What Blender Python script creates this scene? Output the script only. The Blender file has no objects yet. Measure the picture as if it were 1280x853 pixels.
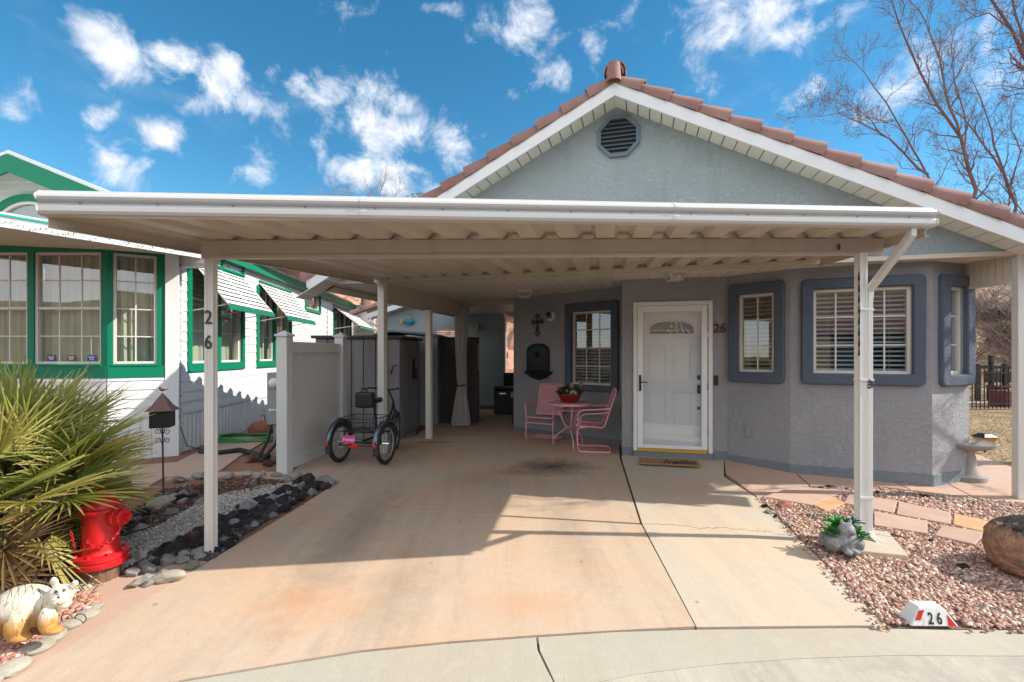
import bpy, bmesh, math, random
import numpy as np
from mathutils import Vector, Matrix, noise
random.seed(7); RNG = np.random.default_rng(5)
scn = bpy.context.scene
COL = scn.collection
F = 600.0; EYE = 1.54; HOR = 443.0
R = math.radians
# ------------------------------------------------------------------ ground model and reading positions off the plan
def g(x, y):
    z = 0.04*(min(max(y, -6), 6.7)-3.7)
    t = min(max((x-1.9)/1.0, 0), 1); t = t*t*(3-2*t)
    k = min(max((6.0-y)/1.5, 0), 1)
    return z - 0.03*t*k
def G(px, py, off=0.0):
    z = 0.0
    for _ in range(12):
        y = (EYE-z-off)*F/max(py-HOR, 6); x = (px-640)/F*y; z = g(x, y)
    return Vector((x, y, z+off))
def P(px, py, y): return Vector(((px-640)/F*y, y, EYE+(HOR-py)/F*y))
# ------------------------------------------------------------------ materials
def nt(m):
    m.use_nodes = True; t = m.node_tree; t.nodes.clear(); return t
def N(t, typ, **kw):
    n = t.nodes.new(typ)
    for k, v in kw.items():
        if k.startswith('i_'):
            key = k[2:].replace('_', ' ')
            n.inputs[int(key) if key.isdigit() else key].default_value = v
        else: setattr(n, k, v)
    return n
def L(t, a, b): t.links.new(a, b)
def c4(c): return (c[0], c[1], c[2], 1)
def mixc(t, fac, a, b, mode='MIX'):
    n = N(t, 'ShaderNodeMix', data_type='RGBA', blend_type=mode)
    for s, v in ((n.inputs[0], fac), (n.inputs[6], a), (n.inputs[7], b)):
        if isinstance(v, (float, int)): s.default_value = v
        elif isinstance(v, tuple): s.default_value = c4(v)
        else: L(t, v, s)
    return n.outputs[2]
def nz(t, co, scale, detail=4, rough=.55, dist=0):
    n = N(t, 'ShaderNodeTexNoise'); n.inputs['Scale'].default_value = scale; n.inputs['Detail'].default_value = detail
    n.inputs['Roughness'].default_value = rough; n.inputs['Distortion'].default_value = dist; L(t, co, n.inputs['Vector']); return n.outputs[0]
def ramp(t, v, a, b, ca=(0,0,0), cb=(1,1,1)):
    n = N(t, 'ShaderNodeValToRGB'); e = n.color_ramp.elements; e[0].position = a; e[1].position = b; e[0].color = c4(ca); e[1].color = c4(cb)
    L(t, v, n.inputs[0]); return n.outputs[0]
def mapping(t, co, s=(1,1,1), r=(0,0,0)):
    n = N(t, 'ShaderNodeMapping'); n.inputs['Scale'].default_value = s; n.inputs['Rotation'].default_value = r; L(t, co, n.inputs[0]); return n.outputs[0]
def pmat(name, col, rough=.6, col2=None, vs=3.0, lo=.35, hi=.7, bump=0.0, bs=60, bd=3, metal=0, spec=.5, dirt=0.0, dcol=(.25,.17,.1), ds=1.5, stretch=(1,1,1), rnd=0.0, attr=None, coat=0, sub=0, alpha=None):
    m = bpy.data.materials.new(name); t = nt(m)
    out = N(t, 'ShaderNodeOutputMaterial'); b = N(t, 'ShaderNodeBsdfPrincipled'); L(t, b.outputs[0], out.inputs[0])
    tc = N(t, 'ShaderNodeTexCoord'); co = mapping(t, tc.outputs['Object'], stretch)
    c = tuple(col)
    if attr:
        a = N(t, 'ShaderNodeAttribute', attribute_name=attr); c = a.outputs['Color']
    if col2 is not None:
        c = mixc(t, ramp(t, nz(t, co, vs), lo, hi), c, tuple(col2))
    if dirt:
        r = ramp(t, nz(t, co, ds, 6, .65), .5, .8)
        mm = N(t, 'ShaderNodeMath', operation='MULTIPLY'); L(t, r, mm.inputs[0]); mm.inputs[1].default_value = dirt
        c = mixc(t, mm.outputs[0], c, tuple(dcol))
    if rnd:
        oi = N(t, 'ShaderNodeObjectInfo'); mr = N(t, 'ShaderNodeMapRange'); L(t, oi.outputs['Random'], mr.inputs[0]); mr.inputs[3].default_value = 1-rnd; mr.inputs[4].default_value = 1+rnd
        hs = N(t, 'ShaderNodeHueSaturation'); L(t, mr.outputs[0], hs.inputs['Value'])
        if isinstance(c, tuple): hs.inputs['Color'].default_value = c4(c)
        else: L(t, c, hs.inputs['Color'])
        c = hs.outputs[0]
    if isinstance(c, tuple): b.inputs['Base Color'].default_value = c4(c)
    else: L(t, c, b.inputs['Base Color'])
    b.inputs['Roughness'].default_value = rough; b.inputs['Metallic'].default_value = metal; b.inputs['Specular IOR Level'].default_value = spec
    b.inputs['Coat Weight'].default_value = coat; b.inputs['Coat Roughness'].default_value = .1
    if bump:
        bn = N(t, 'ShaderNodeBump'); bn.inputs['Strength'].default_value = 1; bn.inputs['Distance'].default_value = bump
        L(t, nz(t, co, bs, bd), bn.inputs['Height']); L(t, bn.outputs[0], b.inputs['Normal'])
    return m
def stucco(name, col, amt=.012):
    m = bpy.data.materials.new(name); t = nt(m)
    out = N(t, 'ShaderNodeOutputMaterial'); b = N(t, 'ShaderNodeBsdfPrincipled'); L(t, b.outputs[0], out.inputs[0])
    co = N(t, 'ShaderNodeTexCoord').outputs['Object']
    n1 = nz(t, co, 22, 8, .7, .35); n2 = nz(t, co, 1.1, 4); n3 = nz(t, co, 60, 3)
    c = mixc(t, ramp(t, n2, .35, .7), tuple(x*.93 for x in col), tuple(min(1, x*1.08) for x in col))
    c = mixc(t, ramp(t, n1, .45, .75), c, tuple(min(1, x*1.05) for x in col)); c = mixc(t, ramp(t, nz(t, mapping(t, co, (3, 3, .5)), 1.6, 5, .6), .55, .8, (0,0,0), (.45,.45,.45)), c, tuple(x*.72 for x in col))
    L(t, c, b.inputs['Base Color']); b.inputs['Roughness'].default_value = .85; b.inputs['Specular IOR Level'].default_value = .25
    r = ramp(t, n1, .42, .6); a = N(t, 'ShaderNodeMath', operation='MULTIPLY_ADD'); L(t, n3, a.inputs[0]); a.inputs[1].default_value = .35; L(t, r, a.inputs[2])
    bn = N(t, 'ShaderNodeBump'); bn.inputs['Distance'].default_value = amt; bn.inputs['Strength'].default_value = .9; L(t, a.outputs[0], bn.inputs['Height']); L(t, bn.outputs[0], b.inputs['Normal'])
    return m
def concrete(name, base, tint, tintamt=.8, grey=(.33,.3,.27), spots=(), crack=None, rough=.8, dirs=(1.0, 1.0)):
    """poured concrete: broad tint patches, drag streaks, speckle, dark spots of a given place and size"""
    m = bpy.data.materials.new(name); t = nt(m)
    out = N(t, 'ShaderNodeOutputMaterial'); b = N(t, 'ShaderNodeBsdfPrincipled'); L(t, b.outputs[0], out.inputs[0])
    co = N(t, 'ShaderNodeTexCoord').outputs['Object']
    n1 = nz(t, co, .8, 5, .6, .4); 
    st = mapping(t, co, (5.5, .55, 1), (0, 0, R(8))); n2 = nz(t, st, 1.0, 7, .7, .5)
    n3 = nz(t, co, 14, 6, .7); n4 = nz(t, co, 190, 2)
    st2 = mapping(t, co, (90, 1.2, 1), (0, 0, R(-80))); n5 = nz(t, st2, 1.0, 2)
    def mul(a, k):
        n = N(t, 'ShaderNodeMath', operation='MULTIPLY'); L(t, a, n.inputs[0]); n.inputs[1].default_value = k; return n.outputs[0]
    c = mixc(t, mul(ramp(t, n1, .36, .62), tintamt), tuple(base), tuple(tint))
    c = mixc(t, mul(ramp(t, n2, .46, .72), .55), c, tuple(grey))
    c = mixc(t, mul(ramp(t, nz(t, co, 2.3, 7, .68, .8), .52, .7), .4), c, tuple(tint))
    c = mixc(t, mul(ramp(t, nz(t, co, .45, 4, .6), .5, .68), .35), c, tuple(x*1.12 for x in base))
    c = mixc(t, mul(ramp(t, n3, .5, .66), .35), c, tuple(x*1.15 for x in base))
    c = mixc(t, mul(ramp(t, n4, .58, .72), .3), c, (.16,.12,.09))
    c = mixc(t, mul(ramp(t, nz(t, co, 45, 4, .7), .6, .72), .25), c, tuple(x*.6 for x in grey))
    c = mixc(t, mul(ramp(t, n5, .5, .85), .12), c, tuple(x*.75 for x in grey))
    vo = N(t, 'ShaderNodeTexVoronoi'); vo.inputs['Scale'].default_value = 2.6; L(t, co, vo.inputs['Vector']); vn = N(t, 'ShaderNodeMath', operation='MULTIPLY_ADD'); L(t, nz(t, co, 30, 3), vn.inputs[0]); vn.inputs[1].default_value = .05; L(t, vo.outputs['Distance'], vn.inputs[2])
    c = mixc(t, mul(ramp(t, vn.outputs[0], .05, .075, (1,1,1), (0,0,0)), .45), c, (.12,.085,.06))      # drips and gum spots
    for (x, y, rx, ry, k, sc) in spots:
        mp = N(t, 'ShaderNodeMapping', vector_type='TEXTURE'); mp.inputs['Location'].default_value = (x, y, 0); mp.inputs['Scale'].default_value = (rx, ry, 100); L(t, co, mp.inputs[0])
        ln = N(t, 'ShaderNodeVectorMath', operation='LENGTH'); L(t, mp.outputs[0], ln.inputs[0])
        ad = N(t, 'ShaderNodeMath', operation='MULTIPLY_ADD'); L(t, nz(t, co, 5, 6, .7), ad.inputs[0]); ad.inputs[1].default_value = 1.6; L(t, ln.outputs['Value'], ad.inputs[2])
        f = ramp(t, ad.outputs[0], .75/2.5, 1.0); rr = N(t, 'ShaderNodeMapRange'); L(t, ad.outputs[0], rr.inputs[0]); rr.inputs[1].default_value = 1.85; rr.inputs[2].default_value = .75; rr.inputs[3].default_value = 0; rr.inputs[4].default_value = k
        c = mixc(t, rr.outputs[0], c, sc)
    if crack:
        # wandering hairline crack: distance to a line bent by noise
        (ax, ay, bx, by) = crack
        sp = N(t, 'ShaderNodeSeparateXYZ'); L(t, co, sp.inputs[0]); sl = (by-ay)/(bx-ax)
        w = nz(t, mapping(t, co, (1, .01, 1)), 3.5, 6, .7)
        e = N(t, 'ShaderNodeMath', operation='MULTIPLY_ADD'); L(t, sp.outputs[0], e.inputs[0]); e.inputs[1].default_value = -sl; L(t, sp.outputs[1], e.inputs[2])
        e2 = N(t, 'ShaderNodeMath', operation='MULTIPLY_ADD'); L(t, w, e2.inputs[0]); e2.inputs[1].default_value = .35; L(t, e.outputs[0], e2.inputs[2])
        e3 = N(t, 'ShaderNodeMath', operation='SUBTRACT'); L(t, e2.outputs[0], e3.inputs[0]); e3.inputs[1].default_value = ay-sl*ax+.175
        e4 = N(t, 'ShaderNodeMath', operation='ABSOLUTE'); L(t, e3.outputs[0], e4.inputs[0])
        c = mixc(t, ramp(t, e4.outputs[0], .003, .009, (.85,.85,.85), (0,0,0)), c, (.16,.11,.08))
    L(t, c, b.inputs['Base Color']); b.inputs['Roughness'].default_value = rough; b.inputs['Specular IOR Level'].default_value = .3
    a = N(t, 'ShaderNodeMath', operation='ADD'); L(t, nz(t, co, 110, 3), a.inputs[0]); L(t, mul(n5, .35), a.inputs[1])
    bn = N(t, 'ShaderNodeBump'); bn.inputs['Distance'].default_value = .003; bn.inputs['Strength'].default_value = .6; L(t, a.outputs[0], bn.inputs['Height']); L(t, bn.outputs[0], b.inputs['Normal'])
    return m
def glassmat(name, tint=(.75,.8,.8), spec=.0):
    m = bpy.data.materials.new(name); t = nt(m); out = N(t, 'ShaderNodeOutputMaterial')
    tr = N(t, 'ShaderNodeBsdfTransparent'); tr.inputs[0].default_value = c4(tint); gl = N(t, 'ShaderNodeBsdfGlossy'); gl.inputs['Roughness'].default_value = .012
    gl.inputs[0].default_value = (1,1,1,1)
    lw = N(t, 'ShaderNodeLayerWeight'); lw.inputs[0].default_value = .5
    p5 = N(t, 'ShaderNodeMath', operation='POWER'); L(t, lw.outputs['Facing'], p5.inputs[0]); p5.inputs[1].default_value = 5
    a = N(t, 'ShaderNodeMath', operation='MULTIPLY_ADD'); L(t, p5.outputs[0], a.inputs[0]); a.inputs[1].default_value = .92; a.inputs[2].default_value = .10+spec; a.use_clamp = True
    mx = N(t, 'ShaderNodeMixShader'); L(t, a.outputs[0], mx.inputs[0]); L(t, tr.outputs[0], mx.inputs[1]); L(t, gl.outputs[0], mx.inputs[2]); L(t, mx.outputs[0], out.inputs[0])
    return m
M = {}
M['stucco'] = stucco('stucco_grey', (.35,.41,.42), .007)
M['stucco_low'] = stucco('stucco_blue_grey', (.335,.34,.355), .007)
M['surround'] = stucco('surround_slate_blue', (.105,.13,.17), .006)
M['stucco_back'] = stucco('stucco_pale_blue', (.36,.41,.43))
M['white'] = pmat('white_trim', (.74,.75,.74), .45, dirt=.18, dcol=(.5,.45,.36), ds=3)
M['cream'] = pmat('cream_metal', (.56,.50,.41), .42, dirt=.3, dcol=(.36,.28,.18), ds=2)
M['pan'] = pmat('pan_metal', (.58,.53,.455), .42, dirt=.4, dcol=(.33,.26,.18), ds=1.6, stretch=(3,.6,1))
M['postm'] = pmat('post_enamel', (.68,.66,.61), .4, dirt=.10, dcol=(.5,.42,.33), ds=3)
M['gutter'] = pmat('gutter_enamel', (.62,.61,.585), .28, dirt=.12, dcol=(.5,.45,.38), ds=5)
M['vinyl'] = pmat('vinyl_fence', (.62,.62,.6), .4, dirt=.15, dcol=(.5,.42,.33), ds=2)
M['ceil'] = pmat('porch_ceiling', (.70,.67,.60), .5, dirt=.2, dcol=(.4,.33,.25), ds=1.3)
M['soffit'] = pmat('soffit_cream', (.72,.74,.66), .5)
M['tile'] = pmat('clay_tile', (.26,.135,.115), .8, spec=.25, col2=(.36,.22,.19), vs=2.5, bump=.004, bs=40, dirt=.6, dcol=(.2,.12,.1), ds=5)
M['green'] = pmat('green_paint', (.0,.19,.10), .45, spec=.3, bump=.002, bs=30, stretch=(1,1,6))
M['siding'] = pmat('white_siding', (.72,.72,.71), .5, bump=.0015, bs=40, stretch=(1,1,8), dirt=.1, dcol=(.5,.45,.38), ds=2)
M['wroof'] = pmat('white_metal_roof', (.75,.75,.75), .4)
M['wframe'] = pmat('window_frame', (.66,.63,.57), .4)
M['blind'] = pmat('blind_white', (.62,.62,.60), .5)
M['dark'] = pmat('interior_dark', (.03,.03,.032), .8)
M['curtain'] = pmat('curtain_cream', (.50,.52,.40), .8, bump=.002, bs=80)
M['greycloth'] = pmat('grey_canvas', (.36,.34,.32), .85, bump=.002, bs=120)
M['glass'] = glassmat('window_glass', (.8,.84,.84), .02)
M['doorglass'] = glassmat('storm_glass', (.88,.9,.92), .0)
M['doorpaint'] = pmat('door_white', (.80,.80,.79), .35)
M['gold'] = pmat('brass_threshold', (.62,.38,.06), .35, metal=.3)
M['black'] = pmat('black_plastic', (.012,.012,.014), .45)
M['blackmetal'] = pmat('black_iron', (.018,.017,.018), .5, bump=.001, bs=100)
M['fountain'] = pmat('fountain_black', (.005,.009,.012), .5, bump=.004, bs=30)
M['rubber'] = pmat('tyre_rubber', (.02,.02,.02), .8, bump=.002, bs=150)
M['chrome'] = pmat('chrome', (.6,.62,.65), .2, metal=1)
M['silver'] = pmat('silver_fender', (.10,.12,.15), .2, metal=.6)
M['gap_shade'] = pmat('awning_gap_shade', (.05,.045,.04), .7)  # shade between the awning slats, put into the colour
M['pinkm'] = pmat('pink_paint', (.78,.36,.42), .4, dirt=.12, dcol=(.4,.18,.2), ds=8)
M['pinkplate'] = pmat('pink_plate', (.75,.05,.3), .4)
M['redrefl'] = pmat('red_reflector', (.7,.02,.02), .25)
M['red'] = pmat('hydrant_red', (.58,.012,.018), .36, bump=.001, bs=60, dirt=.4, dcol=(.3,.03,.02), ds=9)
M['redpot'] = pmat('red_glaze', (.22,.012,.012), .35)
M['wood'] = pmat('weathered_wood', (.22,.12,.07), .85, col2=(.12,.07,.045), vs=20, stretch=(4,4,.6), bump=.003, bs=40)
M['rust'] = pmat('rusty_copper', (.17,.09,.065), .6, col2=(.12,.07,.06), vs=12)
M['shed'] = pmat('resin_shed', (.25,.25,.265), .6, col2=(.17,.165,.17), vs=2, stretch=(3,3,.4), bump=.0015, bs=60)
M['shedblue'] = pmat('shed_blue_grey', (.24,.27,.29), .55)
M['sheddark'] = pmat('shed_charcoal', (.05,.047,.045), .6, bump=.0015, bs=60)
M['meter'] = pmat('utility_grey', (.26,.30,.31), .5, metal=.2, dirt=.2, ds=6)
M['mglass'] = glassmat('meter_glass', (.9,.92,.9), .05)
M['hose'] = pmat('green_hose', (.06,.26,.08), .5)
M['terra'] = pmat('terracotta_rock', (.36,.13,.075), .8, col2=(.27,.1,.06), vs=4, bump=.008, bs=14)
M['sandstone'] = pmat('sandstone_paver', (.50,.33,.25), .85, col2=(.42,.29,.23), vs=6, bump=.003, bs=60, rnd=.08)
M['orangestone'] = pmat('orange_flagstone', (.62,.36,.18), .85, col2=(.5,.28,.14), vs=9, stretch=(1,5,1), bump=.004, bs=30)
M['lava'] = pmat('lava_rock', (.04,.036,.04), .95, spec=.2, col2=(.085,.07,.068), vs=5, bump=.03, bs=9, bd=8, rnd=.45)
M['greyrock'] = pmat('grey_rock', (.27,.27,.28), .85, col2=(.44,.43,.41), vs=4, bump=.03, bs=7, bd=8, rnd=.3)
M['greenrock'] = pmat('green_grey_rock', (.26,.25,.2), .85, col2=(.38,.36,.29), vs=8, bump=.008, bs=20, rnd=.2)
M['browrock'] = pmat('brown_rock', (.17,.07,.045), .85, col2=(.1,.05,.035), vs=9, bump=.01, bs=20)
M['whiterock'] = pmat('white_rock', (.62,.56,.5), .8, col2=(.4,.3,.24), vs=12, lo=.5, hi=.62, bump=.012, bs=24)
M['river'] = pmat('river_stone', (.07,.07,.075), .7, rnd=.35, bump=.002, bs=30)
M['palestone'] = pmat('pale_border_stone', (.5,.45,.36), .8, col2=(.4,.37,.31), vs=8, bump=.004, bs=40, rnd=.1)
M['gravel'] = pmat('gravel_mix', (1,1,1), .85, attr='col', bump=.002, bs=90)
M['bark'] = pmat('bark', (.085,.052,.042), .85, col2=(.15,.1,.085), vs=14, stretch=(3,3,.6), bump=.006, bs=40)
M['twig'] = pmat('twig_bark', (.20,.125,.11), .8)
M['brushm'] = pmat('brush_twigs', (.27,.23,.21), .9, rnd=.2)
M['numred'] = pmat('house_number_red', (.11,.02,.02), .5)
M['fish'] = pmat('fish_teal', (.01,.2,.26), .35, col2=(.02,.16,.33), vs=8)
M['fishy'] = pmat('fish_orange', (.7,.33,.03), .4)
M['star'] = pmat('star_brass', (.42,.36,.24), .4, metal=.5)
M['jute'] = pmat('jute_mat', (.36,.21,.09), .95, bump=.006, bs=160)
M['leaf'] = pmat('succulent_green', (.05,.33,.035), .45, col2=(.02,.16,.03), vs=9)
M['leafteal'] = pmat('succulent_teal', (.01,.13,.09), .5)
M['leafdark'] = pmat('flower_leaves', (.03,.075,.025), .6, col2=(.05,.11,.03), vs=30)
M['stonegrey'] = pmat('cast_stone', (.17,.17,.175), .85, col2=(.3,.3,.3), vs=22, lo=.45, hi=.62, bump=.006, bs=70)
M['blockwhite'] = pmat('block_white', (.76,.75,.71), .6, bump=.001, bs=120, dirt=.15, ds=9)
M['blockred'] = pmat('block_red', (.55,.03,.02), .35)
M['ink'] = pmat('black_ink', (.015,.015,.015), .6)
M['inkgrey'] = pmat('number_iron', (.03,.03,.035), .5)
M['amber'] = pmat('amber_glass', (.5,.22,.06), .3)
M['bath'] = pmat('birdbath_concrete', (.3,.29,.27), .85, col2=(.2,.17,.14), vs=8, bump=.006, bs=40)
M['iron'] = pmat('fence_iron', (.012,.011,.011), .6)
M['yellow'] = pmat('petal_yellow', (.65,.4,.06), .6)
M['peach'] = pmat('petal_peach', (.6,.35,.22), .6)
M['palefl'] = pmat('petal_pale', (.45,.5,.42), .6)
M['whiteplastic'] = pmat('white_plastic', (.7,.7,.68), .35)
M['lens'] = pmat('lamp_lens', (.6,.55,.42), .2)
M['sign_purple'] = pmat('sticker_purple', (.06,.04,.16), .5)
M['sign_maroon'] = pmat('sticker_maroon', (.14,.05,.05), .5)
M['sign_blue'] = pmat('sticker_blue', (.02,.05,.35), .5)
M['terrafence'] = pmat('red_block', (.2,.07,.055), .85, bump=.006, bs=20)
# ------------------------------------------------------------------ mesh builder
ID = lambda x, y, z: (x, y, z)
class MB:
    def __init__(s): s.v = []; s.f = []; s.sm = []
    def add(s, vs, fs, smooth=False):
        n = len(s.v); s.v.extend([tuple(v) for v in vs]); s.f.extend([tuple(i+n for i in q) for q in fs]); s.sm.extend([smooth]*len(fs)); return s
    def box(s, x0, x1, y0, y1, z0, z1, f=ID):
        vs = [f(x, y, z) for x in (x0, x1) for y in (y0, y1) for z in (z0, z1)]
        return s.add(vs, [(0,1,3,2),(4,6,7,5),(0,4,5,1),(2,3,7,6),(0,2,6,4),(1,5,7,3)])
    def quad(s, *p): return s.add(p, [tuple(range(len(p)))])
    def prism(s, pts, d, cap=True, smooth=False):
        """closed outline pts (3D) swept by vector d"""
        n = len(pts); d = Vector(d); vs = [Vector(p) for p in pts]+[Vector(p)+d for p in pts]
        fs = [(i, (i+1) % n, n+(i+1) % n, n+i) for i in range(n)]
        s.add(vs, fs, smooth)
        if cap: s.f += [tuple(len(s.v)-2*n+i for i in reversed(range(n))), tuple(len(s.v)-n+i for i in range(n))]; s.sm += [False, False]
        return s
    def tube(s, pts, r, n=8, closed=False, cap=True, smooth=True):
        pts = [Vector(p) for p in pts]; m = len(pts)
        if not hasattr(r, '__len__'): r = [r]*m
        up = None; rings = []
        for i, p in enumerate(pts):
            a = pts[(i-1) % m] if (i or closed) else p; b = pts[(i+1) % m] if (i < m-1 or closed) else p
            d = (b-a)
            if d.length < 1e-9: d = Vector((0,0,1))
            d.normalize()
            if up is None: up = d.orthogonal().normalized()
            up = up-d*up.dot(d)
            if up.length < 1e-6: up = d.orthogonal()
            up.normalize(); q = d.cross(up)
            rings.append([p+(up*math.cos(2*math.pi*k/n)+q*math.sin(2*math.pi*k/n))*r[i] for k in range(n)])
        vs = [v for rg in rings for v in rg]; fs = []
        for i in range(m if closed else m-1):
            j = (i+1) % m
            for k in range(n): fs.append((i*n+k, i*n+(k+1) % n, j*n+(k+1) % n, j*n+k))
        s.add(vs, fs, smooth)
        if cap and not closed and n > 2:
            b = len(s.v)-m*n; s.f += [tuple(b+k for k in reversed(range(n))), tuple(b+(m-1)*n+k for k in range(n))]; s.sm += [False, False]
        return s
    def lathe(s, prof, n=24, c=(0,0,0), smooth=True, sx=1, sy=1):
        """profile (r, z) turned about the vertical through c"""
        m = len(prof); vs = []
        for (r, z) in prof:
            for k in range(n):
                a = 2*math.pi*k/n; vs.append((c[0]+r*math.cos(a)*sx, c[1]+r*math.sin(a)*sy, c[2]+z))
        fs = [(i*n+k, i*n+(k+1) % n, (i+1)*n+(k+1) % n, (i+1)*n+k) for i in range(m-1) for k in range(n)]
        return s.add(vs, fs, smooth)
    def ball(s, c, r, n=12, m=8, rot=None, smooth=True, fn=None):
        if not hasattr(r, '__len__'): r = (r, r, r)
        vs = []
        for i in range(m+1):
            th = math.pi*i/m
            for k in range(n):
                a = 2*math.pi*k/n; v = Vector((math.sin(th)*math.cos(a)*r[0], math.sin(th)*math.sin(a)*r[1], math.cos(th)*r[2]))
                if fn: v = fn(v)
                if rot: v = rot @ v
                vs.append(v+Vector(c))
        fs = [(i*n+k, (i+1)*n+k, (i+1)*n+(k+1) % n, i*n+(k+1) % n) for i in range(m) for k in range(n)]
        return s.add(vs, fs, smooth)
    def mesh(s, name, mat=None):
        me = bpy.data.meshes.new(name); me.from_pydata([tuple(v) for v in s.v], [], s.f); me.validate()
        if len(me.polygons) == len(s.sm): me.polygons.foreach_set('use_smooth', s.sm)
        if mat: me.materials.append(M[mat] if isinstance(mat, str) else mat)
        if any(s.sm) and hasattr(me, 'set_sharp_from_angle'): me.set_sharp_from_angle(angle=R(38))
        me.update(); return me
    def build(s, name, mat, parent=None, world=True, bevel=0, loc=None, seg=2, fixn=True):
        me = s.mesh(name, mat)
        if fixn:
            bm = bmesh.new(); bm.from_mesh(me); bmesh.ops.recalc_face_normals(bm, faces=bm.faces); bm.to_mesh(me); bm.free()
        o = link(name, me, parent, world)
        if loc is not None and parent is None: o.location = loc
        if bevel: bev(o, bevel, seg)
        return o
def bev(o, w, seg=2):
    b = o.modifiers.new('edge', 'BEVEL'); b.width = w; b.segments = seg; b.limit_method = 'ANGLE'; b.angle_limit = R(35)
def wm(o):
    b = Matrix.LocRotScale(o.location, o.rotation_euler, o.scale)
    return b if o.parent is None else wm(o.parent) @ o.matrix_parent_inverse @ b
def link(name, me, parent=None, world=True):
    o = bpy.data.objects.new(name, me); COL.objects.link(o)
    if parent is not None:
        o.parent = parent
        if world:
            o.matrix_parent_inverse = wm(parent).inverted()
    return o
def tag(o, label, cat, group=None, kind=None):
    o['label'] = label; o['category'] = cat
    if group: o['group'] = group
    if kind: o['kind'] = kind
    return o
def thing(name, label, cat, loc=(0,0,0), rz=0, group=None):
    o = bpy.data.objects.new(name, None); COL.objects.link(o); o.location = loc; o.rotation_euler = (0, 0, rz); o.empty_display_size = .1
    return tag(o, label, cat, group)
def dup(o, parent=None):
    c = o.copy(); COL.objects.link(c)
    if parent is not None: c.parent = parent; c.matrix_parent_inverse = o.matrix_parent_inverse.copy()
    for ch in [x for x in o.children]: dup(ch, c)
    return c
def text(s, size, ext, mat, parent, fn, name='lettering', bold=0, align='CENTER', shear=0, sx=1, world=True):
    """letters in the local x-z plane, moved by fn(x, depth, z)"""
    cu = bpy.data.curves.new('txt', 'FONT'); cu.body = s; cu.size = size; cu.extrude = ext; cu.align_x = align; cu.offset = bold; cu.shear = shear
    o = bpy.data.objects.new('txt', cu); COL.objects.link(o); bpy.context.view_layer.update()
    me = bpy.data.meshes.new_from_object(o.evaluated_get(bpy.context.evaluated_depsgraph_get())); bpy.data.objects.remove(o)
    for v in me.vertices: v.co = Vector(fn(v.co.x*sx, v.co.z, v.co.y))
    me.materials.clear(); me.materials.append(M[mat]); me.update()
    q = link(name, me, parent, world); return q
class WF:
    """upright frame from A to B (left to right): u along, d outward to the viewer's side, z up"""
    def __init__(s, A, B):
        s.A = Vector((A[0], A[1])); s.B = Vector((B[0], B[1])); s.L = (s.B-s.A).length; s.e = (s.B-s.A)/s.L; s.n = Vector((s.e.y, -s.e.x))
    def __call__(s, u, d, z):
        q = s.A+s.e*u+s.n*d; return (q.x, q.y, z)
    def uy(s, px, d=0):
        r = (px-640)/F; a = s.A+s.n*d
        u = (r*a.y-a.x)/(s.e.x-r*s.e.y); return u, a.y+s.e.y*u
    def u(s, px, d=0): return s.uy(px, d)[0]
    def z(s, px, py, d=0): return EYE+(HOR-py)/F*s.uy(px, d)[1]
    def rect(s, x0, y0, x1, y1, d=0):
        xm = (x0+x1)/2; return s.u(x0, d), s.u(x1, d), s.z(xm, y1, d), s.z(xm, y0, d)
def wall_mb(w, z0, z1, holes=(), th=.14, u0=0, u1=None, mb=None):
    mb = mb or MB(); u1 = w.L if u1 is None else u1
    us = sorted({u0, u1} | {h[0] for h in holes} | {h[1] for h in holes}); zs = sorted({z0, z1} | {h[2] for h in holes} | {h[3] for h in holes})
    for a, b in zip(us, us[1:]):
        for c, d in zip(zs, zs[1:]):
            um, zm = (a+b)/2, (c+d)/2
            if any(h[0] < um < h[1] and h[2] < zm < h[3] for h in holes): continue
            mb.quad(w(a,0,c), w(b,0,c), w(b,0,d), w(a,0,d)); mb.quad(w(a,-th,c), w(a,-th,d), w(b,-th,d), w(b,-th,c))
    for (a, b, c, d) in holes:
        mb.quad(w(a,0,c), w(a,-th,c), w(b,-th,c), w(b,0,c)); mb.quad(w(a,0,d), w(b,0,d), w(b,-th,d), w(a,-th,d))
        mb.quad(w(a,0,c), w(a,0,d), w(a,-th,d), w(a,-th,c)); mb.quad(w(b,0,c), w(b,-th,c), w(b,-th,d), w(b,0,d))
    for a in (u0, u1): mb.quad(w(a,0,z0), w(a,0,z1), w(a,-th,z1), w(a,-th,z0))
    mb.quad(w(u0,0,z1), w(u1,0,z1), w(u1,-th,z1), w(u0,-th,z1))
    return mb
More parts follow.
